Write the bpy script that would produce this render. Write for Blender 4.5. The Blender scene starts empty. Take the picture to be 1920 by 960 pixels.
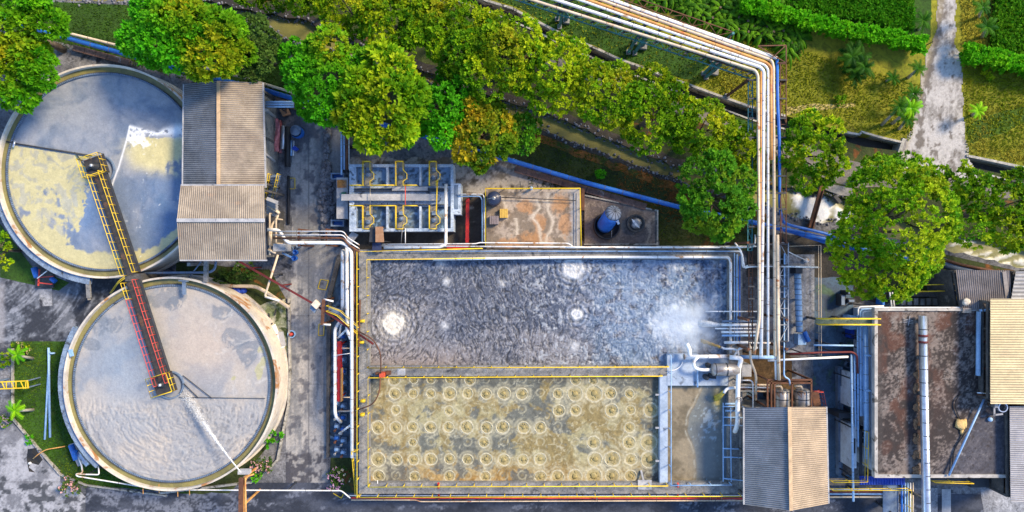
import bpy, math, random
import numpy as np
from mathutils import Vector
random.seed(7)
RNG = np.random.default_rng(11)
scene = bpy.context.scene
COL = scene.collection
H = 64.0            # camera height in metres
F = 1280.0          # focal length in photo pixels
# ---------------------------------------------------------------- camera, sky, sun, exposure
cam_d = bpy.data.cameras.new('camera'); cam = bpy.data.objects.new('camera', cam_d); COL.objects.link(cam)
cam.location = (0, 0, H); cam.rotation_euler = (0, 0, 0)
cam_d.sensor_width = 36.0; cam_d.lens = 36.0 * F / 1920.0
cam_d.clip_start = 0.5; cam_d.clip_end = 3000
scene.camera = cam
SUN_EL, SUN_AZ = math.radians(40), math.radians(60)      # azimuth from +Y towards +X
w = bpy.data.worlds.new('World'); scene.world = w; w.use_nodes = True
nt = w.node_tree; bg = nt.nodes['Background']
sky = nt.nodes.new('ShaderNodeTexSky'); sky.sky_type = 'NISHITA'; sky.sun_disc = False
sky.sun_elevation = SUN_EL; sky.sun_rotation = SUN_AZ; sky.air_density = 1.0; sky.dust_density = 0.3; sky.ozone_density = 3.0
nt.links.new(sky.outputs[0], bg.inputs[0]); bg.inputs[1].default_value = 0.14
sd = bpy.data.lights.new('sun', 'SUN'); sd.energy = 2.75; sd.angle = math.radians(14); sd.color = (1.0, 0.80, 0.52)
sun = bpy.data.objects.new('sun', sd); COL.objects.link(sun)
D = Vector((math.cos(SUN_EL)*math.sin(SUN_AZ), math.cos(SUN_EL)*math.cos(SUN_AZ), math.sin(SUN_EL)))
sun.rotation_euler = D.to_track_quat('Z', 'Y').to_euler(); sun.location = D*80
scene.view_settings.view_transform = 'Standard'; scene.view_settings.look = 'None'
scene.view_settings.exposure = 1.36; scene.view_settings.gamma = 1.0
scene.view_settings.use_curve_mapping = False
scene.cycles.max_bounces = 5; scene.cycles.diffuse_bounces = 3; scene.cycles.glossy_bounces = 2
scene.cycles.transparent_max_bounces = 4; scene.cycles.volume_bounces = 1

# ---------------------------------------------------------------- helpers
def P(px, py, z=0.0):
    k = (H - z)/F
    return Vector(((px-960)*k, (480-py)*k, z))
def PP(pts, z): return [P(a, b, z) for a, b in pts]

_mc = {}
def rgb(c): return (c[0], c[1], c[2], 1)
def mat(name, c1, c2=None, scale=1.0, rough=0.85, metal=0.0, bump=0.15, bscale=12.0, c3=None, s3=0.35, t3=0.55, w3=0.08, spec=0.4, detail=6, attr=None, dist=0.4, grime=None):
    """procedural surface: two tones by noise, third colour as stains, fine bump"""
    if name in _mc: return _mc[name]
    m = bpy.data.materials.new(name); m.use_nodes = True; n = m.node_tree; N = n.nodes; L = n.links
    b = N['Principled BSDF']; b.inputs['Roughness'].default_value = rough; b.inputs['Metallic'].default_value = metal
    b.inputs['Specular IOR Level'].default_value = spec
    tc = N.new('ShaderNodeTexCoord'); co = tc.outputs['Object']
    def noise(s, d=detail, ds=dist, r=0.6):
        t = N.new('ShaderNodeTexNoise'); t.inputs['Scale'].default_value = s; t.inputs['Detail'].default_value = d
        t.inputs['Roughness'].default_value = r; t.inputs['Distortion'].default_value = ds; L.new(co, t.inputs['Vector']); return t.outputs[0]
    def mix(f, a, bb):
        t = N.new('ShaderNodeMix'); t.data_type = 'RGBA'
        if isinstance(f, float): t.inputs[0].default_value = f
        else: L.new(f, t.inputs[0])
        for i, v in ((6, a), (7, bb)):
            if isinstance(v, tuple): t.inputs[i].default_value = rgb(v)
            else: L.new(v, t.inputs[i])
        return t.outputs[2]
    def step(v, a, bb):
        t = N.new('ShaderNodeMapRange'); t.interpolation_type = 'SMOOTHSTEP'; L.new(v, t.inputs[0])
        t.inputs[1].default_value = a; t.inputs[2].default_value = bb; return t.outputs[0]
    if attr:
        a = N.new('ShaderNodeAttribute'); a.attribute_name = attr; col = a.outputs['Color']
        g = step(noise(scale), 0.3, 0.7)
        mm = N.new('ShaderNodeMix'); mm.data_type = 'RGBA'; mm.blend_type = 'MULTIPLY'; mm.inputs[0].default_value = 1.0
        L.new(col, mm.inputs[6]); L.new(mix(g, c1, c2 or c1), mm.inputs[7]); col = mm.outputs[2]
    else:
        c2 = c2 or tuple(x*0.7 for x in c1)
        col = mix(step(noise(scale), 0.32, 0.68), c1, c2)
    if c3: col = mix(step(noise(s3, 8, 0.8), t3, t3+w3), col, c3)
    if grime is None: grime = 0.55 if rough >= 0.88 else 0.2
    if grime:
        gm = N.new('ShaderNodeMapRange'); L.new(noise(scale*4+1.2, 10, 1.2, 0.72), gm.inputs[0]); gm.inputs[1].default_value = 0.32; gm.inputs[2].default_value = 0.68
        gm.inputs[3].default_value = 1-grime; gm.inputs[4].default_value = 1+grime*0.8
        vm = N.new('ShaderNodeVectorMath'); vm.operation = 'SCALE'
        if isinstance(col, tuple): vm.inputs[0].default_value = col
        else: L.new(col, vm.inputs[0])
        L.new(gm.outputs[0], vm.inputs['Scale']); col = vm.outputs[0]
    L.new(col, b.inputs['Base Color'])
    if bump:
        bp = N.new('ShaderNodeBump'); bp.inputs['Strength'].default_value = bump; bp.inputs['Distance'].default_value = 0.05
        L.new(noise(bscale, 4, 0), bp.inputs['Height']); L.new(bp.outputs[0], b.inputs['Normal'])
    _mc[name] = m; return m

def leafmat(name, trans=0.35, rough=0.55):
    if name in _mc: return _mc[name]
    m = bpy.data.materials.new(name); m.use_nodes = True; n = m.node_tree; N = n.nodes; L = n.links
    b = N['Principled BSDF']; b.inputs['Roughness'].default_value = rough; b.inputs['Specular IOR Level'].default_value = 0.08
    a = N.new('ShaderNodeAttribute'); a.attribute_name = 'Col'
    L.new(a.outputs['Color'], b.inputs['Base Color'])
    t = N.new('ShaderNodeBsdfTranslucent'); L.new(a.outputs['Color'], t.inputs['Color'])
    mx = N.new('ShaderNodeMixShader'); mx.inputs[0].default_value = trans
    L.new(b.outputs[0], mx.inputs[1]); L.new(t.outputs[0], mx.inputs[2])
    L.new(mx.outputs[0], N['Material Output'].inputs['Surface']); _mc[name] = m; return m

def tag(o, label=None, cat=None, group=None, kind=None):
    if label: o['label'] = label
    if cat: o['category'] = cat
    if group: o['group'] = group
    if kind: o['kind'] = kind
    return o
def thing(name, label, cat, loc, group=None):
    o = bpy.data.objects.new(name, None); o.empty_display_size = 0.3; COL.objects.link(o); o.location = loc
    o['org'] = tuple(loc); return tag(o, label, cat, group)
def org(o): return Vector(o['org']) if o is not None and 'org' in o else Vector((0, 0, 0))

def roundpath(pts, rad=0.35, n=5):
    pts = [Vector(p) for p in pts]
    if len(pts) < 3 or rad <= 0: return pts
    out = [pts[0]]
    for i in range(1, len(pts)-1):
        a, b, c = pts[i-1], pts[i], pts[i+1]
        da, dc = (a-b), (c-b); la, lc = da.length, dc.length
        if la < 1e-4 or lc < 1e-4: continue
        r = min(rad, la*0.45, lc*0.45)
        p0, p1 = b+da/la*r, b+dc/lc*r
        for k in range(n+1):
            t = k/n; out.append(p0*(1-t)**2 + b*2*t*(1-t) + p1*t*t)
    out.append(pts[-1]); return out

class MB:
    def __init__(s): s.v = []; s.f = []; s.m = []; s.s = []
    def add(s, vs, fs, mi=0, smooth=False):
        o = len(s.v); s.v.extend([tuple(v) for v in vs])
        for f in fs: s.f.append([i+o for i in f]); s.m.append(mi); s.s.append(smooth)
        return s
    def box(s, x0, y0, z0, x1, y1, z1, mi=0):
        x0, x1 = min(x0, x1), max(x0, x1); y0, y1 = min(y0, y1), max(y0, y1); z0, z1 = min(z0, z1), max(z0, z1)
        v = [(x0,y0,z0),(x1,y0,z0),(x1,y1,z0),(x0,y1,z0),(x0,y0,z1),(x1,y0,z1),(x1,y1,z1),(x0,y1,z1)]
        return s.add(v, [(3,2,1,0),(4,5,6,7),(0,1,5,4),(1,2,6,5),(2,3,7,6),(3,0,4,7)], mi)
    def pbox(s, px0, py0, px1, py1, z0, z1, mi=0):
        a = P(px0, py0, z1); b = P(px1, py1, z1); return s.box(a.x, a.y, z0, b.x, b.y, z1, mi)
    def prism(s, pts, z0, z1, mi=0):
        n = len(pts); ar = sum(pts[i][0]*pts[(i+1) % n][1]-pts[(i+1) % n][0]*pts[i][1] for i in range(n))
        if ar < 0: pts = pts[::-1]
        v = [(p[0], p[1], z0) for p in pts]+[(p[0], p[1], z1) for p in pts]
        fs = [list(range(n-1, -1, -1)), list(range(n, 2*n))]+[(i, (i+1) % n, n+(i+1) % n, n+i) for i in range(n)]
        return s.add(v, fs, mi)
    def pprism(s, pts, z0, z1, mi=0): return s.prism([P(a, b, z1)[:2] for a, b in pts], z0, z1, mi)
    def beam(s, p, q, wd=0.1, ht=None, mi=0):
        p, q = Vector(p), Vector(q); d = q-p
        if d.length < 1e-5: return s
        d.normalize(); up = Vector((0, 0, 1)) if abs(d.z) < 0.95 else Vector((0, 1, 0))
        a = d.cross(up).normalized()*wd/2; b = a.cross(d).normalized()*(ht or wd)/2
        v = [p-a-b, p+a-b, p+a+b, p-a+b, q-a-b, q+a-b, q+a+b, q-a+b]
        return s.add(v, [(3,2,1,0),(4,5,6,7),(0,1,5,4),(1,2,6,5),(2,3,7,6),(3,0,4,7)], mi)
    def tube(s, pts, r, n=8, mi=0, caps=True, rr=None):
        pts = [Vector(p) for p in pts]; N = len(pts); vs = []; prev = None
        for i, p in enumerate(pts):
            t = (pts[min(i+1, N-1)]-pts[max(i-1, 0)])
            if t.length < 1e-6: t = Vector((0, 0, 1))
            t.normalize()
            if prev is None:
                a = t.cross(Vector((0, 0, 1)))
                if a.length < 0.1: a = t.cross(Vector((0, 1, 0)))
            else: a = prev-t*prev.dot(t)
            a.normalize(); prev = a; b = t.cross(a)
            ri = rr[i] if rr else r
            for k in range(n):
                an = 2*math.pi*k/n; vs.append(p+a*math.cos(an)*ri+b*math.sin(an)*ri)
        fs = [(i*n+k, i*n+(k+1) % n, (i+1)*n+(k+1) % n, (i+1)*n+k) for i in range(N-1) for k in range(n)]
        s.add(vs, fs, mi, True)
        if caps:
            o = len(s.v)-len(vs)
            s.f.append([o+k for k in range(n-1, -1, -1)]); s.f.append([o+(N-1)*n+k for k in range(n)]); s.m += [mi, mi]; s.s += [False, False]
        return s
    def lathe(s, c, prof, n=24, mi=0, smooth=True, a0=0, a1=2*math.pi):
        c = Vector(c); full = abs(a1-a0-2*math.pi) < 1e-6; m = n if full else n+1; vs = []
        for r, z in prof:
            for k in range(m):
                an = a0+(a1-a0)*k/n; vs.append((c.x+r*math.cos(an), c.y+r*math.sin(an), c.z+z))
        fs = []
        for i in range(len(prof)-1):
            for k in range(n):
                k2 = (k+1) % m; fs.append((i*m+k, i*m+k2, (i+1)*m+k2, (i+1)*m+k))
        return s.add(vs, fs, mi, smooth)
    def annulus(s, c, ri, ro, z0, z1, n=96, mi=0, a0=0, a1=2*math.pi):
        return s.lathe((c[0], c[1], 0), [(ri, z0), (ro, z0), (ro, z1), (ri, z1), (ri, z0)], n, mi, False, a0, a1)
    def blob(s, c, r, sc=(1, 1, 1), n=8, jit=0.2, mi=0, seed=0):
        rg = random.Random(seed); vs = [(c[0], c[1], c[2]-r*sc[2])]; rows = max(3, n//2)
        for i in range(1, rows):
            ph = math.pi*i/rows-math.pi/2
            for k in range(n):
                an = 2*math.pi*k/n; q = r*(1+rg.uniform(-jit, jit))
                vs.append((c[0]+q*math.cos(ph)*math.cos(an)*sc[0], c[1]+q*math.cos(ph)*math.sin(an)*sc[1], c[2]+q*math.sin(ph)*sc[2]))
        vs.append((c[0], c[1], c[2]+r*sc[2])); fs = [(0, 1+(k+1) % n, 1+k) for k in range(n)]
        for i in range(rows-2):
            for k in range(n):
                a = 1+i*n; fs.append((a+k, a+(k+1) % n, a+n+(k+1) % n, a+n+k))
        a = 1+(rows-2)*n; fs += [(a+k, a+(k+1) % n, len(vs)-1) for k in range(n)]
        return s.add(vs, fs, mi, True)
    def build(s, name, m, parent=None, label=None, cat=None, group=None, kind=None):
        me = bpy.data.meshes.new(name)
        if parent is not None: o3 = org(parent)
        elif kind == 'structure' or not s.v: o3 = Vector((0, 0, 0))
        else:
            a = np.array(s.v); o3 = Vector(((a[:, 0].min()+a[:, 0].max())/2, (a[:, 1].min()+a[:, 1].max())/2, a[:, 2].min()))
        me.from_pydata([(v[0]-o3.x, v[1]-o3.y, v[2]-o3.z) for v in s.v], [], s.f)
        for x in (m if isinstance(m, (list, tuple)) else [m]): me.materials.append(x)
        me.polygons.foreach_set('material_index', s.m); me.polygons.foreach_set('use_smooth', s.s); me.update()
        ob = bpy.data.objects.new(name, me); COL.objects.link(ob)
        if parent is not None: ob.parent = parent; ob['org'] = tuple(o3)
        else: ob.location = o3; ob['org'] = tuple(o3)
        if parent is not None and parent.type == 'MESH': ob.location = (0, 0, 0)
        return tag(ob, label, cat, group, kind)

def npmesh(name, verts, faces, m, cols=None, parent=None, smooth=False, label=None, cat=None, group=None, kind=None):
    """verts (N,3), faces (M,4) numpy -> object, optional point colours"""
    verts = np.asarray(verts, dtype=np.float64)
    o3 = org(parent) if parent is not None else (Vector((0, 0, 0)) if kind else Vector(((verts[:, 0].min()+verts[:, 0].max())/2, (verts[:, 1].min()+verts[:, 1].max())/2, verts[:, 2].min())))
    v = (verts-np.array(o3)).astype(np.float32); me = bpy.data.meshes.new(name); q = faces.shape[1]
    me.vertices.add(len(v)); me.vertices.foreach_set('co', v.ravel())
    me.loops.add(faces.size); me.loops.foreach_set('vertex_index', faces.ravel().astype(np.int32))
    me.polygons.add(len(faces)); me.polygons.foreach_set('loop_start', np.arange(0, faces.size, q, dtype=np.int32))
    me.polygons.foreach_set('use_smooth', np.full(len(faces), smooth)); me.update(calc_edges=True)
    if cols is not None:
        ca = me.color_attributes.new('Col', 'FLOAT_COLOR', 'POINT')
        ca.data.foreach_set('color', np.concatenate([cols, np.ones((len(cols), 1))], 1).astype(np.float32).ravel())
    me.materials.append(m); ob = bpy.data.objects.new(name, me); COL.objects.link(ob)
    if parent is not None: ob.parent = parent
    else: ob.location = o3
    ob['org'] = tuple(o3)
    return tag(ob, label, cat, group, kind)

_ng = {}
def vnoise(x, y, seed):
    if seed not in _ng: _ng[seed] = np.random.default_rng(seed).random((256, 256))
    g = _ng[seed]; xi = np.floor(x).astype(int); yi = np.floor(y).astype(int); fx = x-xi; fy = y-yi
    fx = fx*fx*(3-2*fx); fy = fy*fy*(3-2*fy)
    a = g[xi & 255, yi & 255]; b = g[(xi+1) & 255, yi & 255]; c = g[xi & 255, (yi+1) & 255]; d = g[(xi+1) & 255, (yi+1) & 255]
    return (a*(1-fx)+b*fx)*(1-fy)+(c*(1-fx)+d*fx)*fy
def fbm(x, y, seed=1, oc=5, rough=0.5):
    s = 0; a = 1; t = 0
    for i in range(oc): s = s+a*vnoise(x*2**i+i*17.3, y*2**i+i*9.1, seed+i); t += a; a *= rough
    return s/t
def ridge(x, y, seed=1, oc=4):
    s = 0; a = 1; t = 0
    for i in range(oc): s = s+a*(1-np.abs(2*vnoise(x*2**i+i*13, y*2**i, seed+i)-1)); t += a; a *= 0.55
    return s/t
def ss(x, a, b):
    t = np.clip((x-a)/(b-a), 0, 1); return t*t*(3-2*t)
def lerp(A, B, t): return A*(1-t[..., None])+np.array(B)*t[..., None] if not isinstance(A, tuple) else np.array(A)*(1-t[..., None])+np.array(B)*t[..., None]

def pxgrid(x0, y0, x1, y1, z, step):
    """grid of points over a photo-pixel rectangle lying at height z; returns px, py, X, Y arrays"""
    k = (H-z)/F; nx = max(2, int((x1-x0)*k/step)); ny = max(2, int((y1-y0)*k/step))
    gx, gy = np.meshgrid(np.linspace(x0, x1, nx), np.linspace(y0, y1, ny)); return gx, gy, (gx-960)*k, (480-gy)*k
def gridfaces(ny, nx, mask=None):
    i = np.arange(ny*nx).reshape(ny, nx); f = np.stack([i[1:, :-1], i[1:, 1:], i[:-1, 1:], i[:-1, :-1]], -1)
    if mask is not None: f = f[mask]
    return f.reshape(-1, 4)
# ---------------------------------------------------------------- materials
M = {}
M['yard'] = mat('yard_concrete', (0.19,0.19,0.205), (0.06,0.065,0.08), 0.3, 0.9, grime=.7, c3=(0.035,0.04,0.055), s3=0.55, t3=0.56, w3=0.1, bump=0.5, bscale=3)
M['road'] = mat('worn_concrete', (0.32,0.31,0.31), (0.20,0.20,0.215), 0.4, 0.9, grime=.65, c3=(0.13,0.135,0.15), s3=0.5, t3=0.56, w3=0.2, bump=0.3, bscale=6)
M['asphalt'] = mat('wet_asphalt', (0.055,0.06,0.085), (0.022,0.026,0.04), 0.3, 0.75, grime=.7, c3=(0.15,0.17,0.22), s3=0.5, t3=0.53, w3=0.2, bump=0.4, bscale=5)
M['slabgrey'] = mat('pale_stained_slab', (0.30,0.31,0.34), (0.15,0.16,0.19), 0.35, 0.9, grime=.7, c3=(0.03,0.033,0.045), s3=0.32, t3=0.6, w3=0.06, bump=0.4, bscale=5)
M['gravel'] = mat('pale_gravel', (0.33,0.31,0.31), (0.19,0.175,0.165), 0.45, 0.95, c3=(0.10,0.09,0.08), s3=0.6, t3=0.56, w3=0.12, bump=0.8, bscale=7)
M['grass_dry'] = mat('dry_grass', (0.21,0.20,0.012), (0.15,0.17,0.008), 0.13, 0.95, c3=(0.34,0.26,0.04), s3=0.22, t3=0.63, w3=0.12, bump=0.9, bscale=9, detail=9)
M['grass_green'] = mat('green_grass', (0.035,0.095,0.006), (0.018,0.05,0.004), 0.35, 0.95, c3=(0.06,0.09,0.01), s3=0.6, t3=0.6, w3=0.15, bump=0.9, bscale=10, detail=9)
M['grass_mix'] = mat('rough_grass', (0.045,0.06,0.012), (0.022,0.035,0.008), 0.3, 0.95, c3=(0.15,0.055,0.012), s3=0.45, t3=0.58, w3=0.1, bump=0.9, bscale=8, detail=9)
M['soil'] = mat('brown_soil', (0.12,0.07,0.03), (0.06,0.04,0.02), 0.5, 0.95, c3=(0.16,0.10,0.05), s3=0.7, t3=0.56, w3=0.1, bump=0.9, bscale=6)
M['soil_dark'] = mat('dark_soil', (0.045,0.04,0.035), (0.022,0.022,0.022), 0.5, 0.95, c3=(0.10,0.09,0.07), s3=0.5, t3=0.6, w3=0.1, bump=0.9, bscale=6)
M['creek'] = mat('murky_creek', (0.115,0.10,0.042), (0.075,0.07,0.035), 0.3, 0.25, c3=(0.13,0.12,0.06), s3=0.25, t3=0.55, w3=0.2, bump=0.25, bscale=3, spec=0.5)
M['mud'] = mat('dark_mud', (0.02,0.018,0.015), (0.035,0.028,0.02), 0.8, 0.6, c3=(0.012,0.012,0.014), bump=0.8, bscale=3)
M['concrete'] = mat('stained_concrete', (0.26,0.25,0.235), (0.14,0.14,0.145), 0.7, 0.9, c3=(0.06,0.06,0.065), s3=0.8, t3=0.58, w3=0.12, bump=0.3, bscale=8)
M['concrete_light'] = mat('pale_concrete', (0.42,0.42,0.43), (0.27,0.28,0.31), 0.9, 0.85, c3=(0.12,0.13,0.16), s3=1.2, t3=0.6, w3=0.1, bump=0.2)
M['concrete_dark'] = mat('dark_concrete', (0.10,0.095,0.09), (0.05,0.05,0.055), 0.8, 0.9, c3=(0.17,0.16,0.15), s3=0.9, t3=0.6, w3=0.1, bump=0.3)
M['concrete_brown'] = mat('ochre_stained_concrete', (0.42,0.33,0.25), (0.17,0.13,0.11), 0.5, 0.9, c3=(0.46,0.17,0.03), s3=0.35, t3=0.50, w3=0.14, bump=0.3)
M['white'] = mat('white_pipe_paint', (0.80,0.79,0.78), (0.66,0.66,0.67), 1.2, 0.45, c3=(0.40,0.24,0.13), s3=1.1, t3=0.57, w3=0.1, bump=0.03, spec=0.5)
M['cream'] = mat('cream_pipe_paint', (0.66,0.54,0.40), (0.52,0.41,0.29), 1.0, 0.5, c3=(0.36,0.13,0.04), s3=0.8, t3=0.6, w3=0.08, bump=0.03)
M['orange'] = mat('ochre_pipe_paint', (0.66,0.34,0.10), (0.50,0.22,0.06), 0.9, 0.55, c3=(0.4,0.08,0.02), s3=0.9, t3=0.6, w3=0.08, bump=0.04)
M['rust'] = mat('rusty_steel', (0.15,0.06,0.03), (0.075,0.033,0.018), 1.5, 0.8, c3=(0.07,0.03,0.02), s3=1.4, t3=0.58, bump=0.2)
M['red'] = mat('red_paint', (0.50,0.02,0.015), (0.33,0.015,0.015), 1.3, 0.5, c3=(0.12,0.02,0.02), s3=1.5, t3=0.66, bump=0.05)
M['redrail'] = mat('faded_red_paint', (0.62,0.06,0.04), (0.5,0.07,0.05), 2, 0.55, bump=0)
M['darkred'] = mat('maroon_paint', (0.15,0.02,0.02), (0.09,0.015,0.015), 1.3, 0.6, bump=0.05)
M['yellow'] = mat('yellow_rail_paint', (0.78,0.56,0.02), (0.66,0.44,0.02), 1.5, 0.5, c3=(0.35,0.18,0.03), s3=1.2, t3=0.68, bump=0)
M['blue'] = mat('blue_pipe_paint', (0.02,0.15,0.55), (0.015,0.10,0.40), 1.0, 0.45, c3=(0.05,0.07,0.12), s3=0.7, t3=0.66, bump=0.05)
M['bluegrey'] = mat('pale_blue_paint_and_shade', (0.32,0.50,0.74), (0.20,0.35,0.58), 1.1, 0.5, c3=(0.10,0.14,0.2), s3=1.0, t3=0.64, bump=0.05)  # also carries the painted blue shade on pipes beside the building
M['bluesteel'] = mat('blue_grey_steel', (0.16,0.22,0.32), (0.09,0.13,0.2), 1.3, 0.5, c3=(0.04,0.05,0.07), s3=1.0, t3=0.6, bump=0.05)
M['teal'] = mat('teal_paint', (0.04,0.22,0.22), (0.03,0.13,0.15), 1.4, 0.6, c3=(0.14,0.06,0.03), s3=1.0, t3=0.6, bump=0.05)
M['dark'] = mat('dark_steel', (0.035,0.04,0.05), (0.02,0.022,0.03), 1.5, 0.6, bump=0.1)
M['galv'] = mat('galvanised_steel', (0.62,0.65,0.72), (0.45,0.48,0.55), 0.9, 0.32, 0.75, bump=0.05, c3=(0.3,0.3,0.32), s3=0.7, t3=0.66)
M['steel'] = mat('bare_steel', (0.40,0.38,0.37), (0.25,0.24,0.24), 1.2, 0.4, 0.6, c3=(0.22,0.11,0.05), s3=0.9, t3=0.56, bump=0.05)
M['black'] = mat('black_plastic', (0.015,0.016,0.02), (0.03,0.03,0.035), 1.0, 0.5, bump=0.05)
M['pipeblack'] = mat('black_rubber', (0.02,0.02,0.024), None, 2.0, 0.6, bump=0.05)
M['foam'] = mat('white_foam', (0.80,0.80,0.80), (0.6,0.61,0.62), 2.0, 0.9, bump=0.8, bscale=5)
M['roof_tan'] = mat('weathered_sheet', (0.34,0.285,0.225), (0.21,0.175,0.145), 0.5, 0.7, attr='Col', c3=(0.27,0.20,0.15), s3=0.5, t3=0.6, w3=0.12, bump=0.03)
M['roof_pink'] = mat('tan_sheet', (0.37,0.285,0.20), (0.28,0.215,0.155), 0.4, 0.7, attr='Col', c3=(0.25,0.18,0.14), s3=0.6, t3=0.62, w3=0.12, bump=0.03)
M['roof_dark'] = mat('old_grey_sheet', (0.20,0.18,0.185), (0.12,0.11,0.115), 0.6, 0.8, attr='Col', c3=(0.20,0.13,0.10), s3=0.5, t3=0.56, w3=0.14, bump=0.05)
M['roof_cream'] = mat('cream_sheet', (0.54,0.44,0.25), (0.44,0.35,0.21), 0.4, 0.6, attr='Col', bump=0.02)
M['bark'] = mat('bark', (0.16,0.12,0.08), (0.08,0.06,0.045), 2.0, 0.9, bump=0.5)
M['leaf'] = leafmat('foliage'); M['grassblade'] = leafmat('grass_blades', 0.2, 0.7)
M['sludge'] = mat('sludge_surface', (1,1,1), (0.9,0.9,0.92), 1.4, 0.35, attr='Col', bump=0.35, bscale=4, spec=0.5)
M['sludge_matt'] = mat('sludge_crust', (1,1,1), (0.82,0.82,0.84), 3.0, 0.6, attr='Col', bump=0.5, bscale=6, spec=0.4)
M['crust'] = mat('foam_crust', (1,1,1), (0.75,0.75,0.75), 4.0, 0.85, attr='Col', bump=0.6, bscale=8)
M['pinkcloth'] = mat('faded_pink_cloth', (0.50,0.20,0.22), (0.38,0.13,0.15), 1, 0.9, bump=0.5, bscale=3)
M['wood'] = mat('wood_planks', (0.33,0.19,0.11), (0.28,0.14,0.07), 3, 0.8, bump=0.3)
M['tanbag'] = mat('tan_sack', (0.68,0.48,0.20), (0.50,0.34,0.14), 1.5, 0.9, bump=0.8, bscale=3)
M['rock'] = mat('rock', (0.22,0.22,0.24), (0.10,0.10,0.12), 1.5, 0.9, bump=0.6, bscale=4)
M['whitewall'] = mat('grimy_white_wall', (0.62,0.70,0.80), (0.48,0.52,0.58), 0.8, 0.8, c3=(0.25,0.28,0.33), s3=0.9, t3=0.62, bump=0.1)

# ---------------------------------------------------------------- ground
CN = [(-6000,-2800),(700,-95),(860,-25),(910,0),(960,15),(1043,58),(1160,110),(1277,153),(1343,177),(1408,200),(1473,217),(1578,245),(1640,256),(1690,265),(1813,292),(1920,313),(2100,360),(8000,2000)]
CS = [(-6000,-2770),(700,-70),(835,-8),(933,29),(1003,57),(1043,78),(1133,117),(1273,173),(1353,203),(1408,222),(1473,240),(1578,263),(1620,275),(1685,283),(1820,313),(1920,335),(2100,385),(8000,2100)]
KN = [(-6000,-2600),(0,-75),(250,-34),(397,1),(480,22),(563,33),(613,57),(670,80),(730,103),(813,137),(880,167),(917,178),(960,193),(1070,230),(1147,263),(1210,290),(1270,313),(1380,333),(1440,345),(1467,352),(1500,356),(1583,372),(1620,390),(1700,415),(1773,440),(1850,452),(1920,468),(2100,520),(8000,2400)]
KS = [(-6000,-2400),(0,-25),(60,-4),(250,4),(330,10),(440,35),(480,44),(543,77),(590,87),(693,112),(760,138),(900,190),(940,207),(1013,243),(1093,273),(1193,310),(1270,337),(1360,365),(1460,398),(1500,410),(1583,424),(1680,448),(1777,470),(1920,503),(2100,550),(8000,2500)]
def jag(pts, amp=3.0, seg=22, seed=3, lo=-100, hi=2020):
    """subdivide a bank line inside the frame and roughen it"""
    rg = random.Random(seed); out = []
    for (a, b), (c, d) in zip(pts[:-1], pts[1:]):
        out.append((a, b))
        if a > lo and c < hi:
            n = int(math.hypot(c-a, d-b)/seg)
            for i in range(1, n): t = i/n; out.append((a+(c-a)*t+rg.uniform(-amp, amp)*0.4, b+(d-b)*t+rg.uniform(-amp, amp)))
    out.append(pts[-1]); return out
KNj, KSj = jag(KN, 3.5, 14, 3), jag(KS, 3.5, 14, 4)
b = MB(); b.box(-600,-600,-2.2,600,600,-1.7); b.build('ground', M['soil_dark'], kind='structure')
b = MB(); b.prism([P(*p)[:2] for p in CN+[(8000,-6000),(-6000,-6000)]], -1.7, 0.0); b.build('ground_lawn_north', M['grass_dry'], kind='structure')
b = MB(); b.prism([P(*p)[:2] for p in CS]+[P(*p)[:2] for p in KNj[::-1]], -1.7, 0.0); b.build('ground_strip', M['grass_mix'], kind='structure')
b = MB(); b.prism([P(*p)[:2] for p in KSj+[(8000,8000),(-6000,8000)]], -1.7, 0.0); b.build('ground_yard', M['yard'], kind='structure')
def sheet(name, pts, m, z=0.004, kind='structure', jg=None):
    if jg:
        pts = jag(pts+[pts[0]], jg, 16, len(pts), -500, 3000)[:-1]
    b = MB(); b.v = [tuple(P(a, c, z)) for a, c in pts]; n = len(pts)
    ar = sum(b.v[i][0]*b.v[(i+1) % n][1]-b.v[(i+1) % n][0]*b.v[i][1] for i in range(n))
    b.f = [list(range(n)) if ar > 0 else list(range(n-1, -1, -1))]; b.m = [0]; b.s = [False]
    return b.build(name, m, kind=kind)
# water in creek and ditch (creek carries foam under the outfall and downstream)
g = MB(); g.prism([P(*p)[:2] for p in [(a, c-12) for a, c in CN]+[(a, c+12) for a, c in CS[::-1]]], -1.65, -1.25); g.build('water_in_ditch', M['mud'], kind='structure')
px, py, X, Y = pxgrid(-60, -90, 2000, 560, -0.55, 0.16)
m1 = ss(fbm(px/24, py/24, 5, 5)+0.55*np.exp(-((px-1538)/52)**2-((py-393)/34)**2), 0.62, 0.86)
m2 = ss(fbm(px/22+py/9, py/7, 8, 6), 0.50, 0.60)*ss(px, 1730, 1790)
far = np.clip(m1*ss(px, 1440, 1490)*(1-ss(px, 1590, 1640))+m2*0.9, 0, 1)
nn = fbm(px/60, py/18, 12, 5)
C = lerp((0.15,0.145,0.04), (0.24,0.225,0.065), nn); C = lerp(C, (0.80,0.82,0.86), far*(1-.45*ss(px, 1700, 1760)))
Z = -0.55+0.10*far*fbm(px/5, py/5, 9, 3)+0.03*fbm(px/16, py/8, 2, 3)
yc = np.interp(px, [p[0] for p in KN], [p[1] for p in KN]); ys = np.interp(px, [p[0] for p in KS], [p[1] for p in KS])
keep = ((py > yc-22) & (py < ys+22))[:-1, :-1]
npmesh('creek_water', np.stack([X, Y, Z], -1).reshape(-1, 3), gridfaces(*px.shape, keep), M['sludge'], C.reshape(-1, 3), smooth=True, kind='structure')
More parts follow.
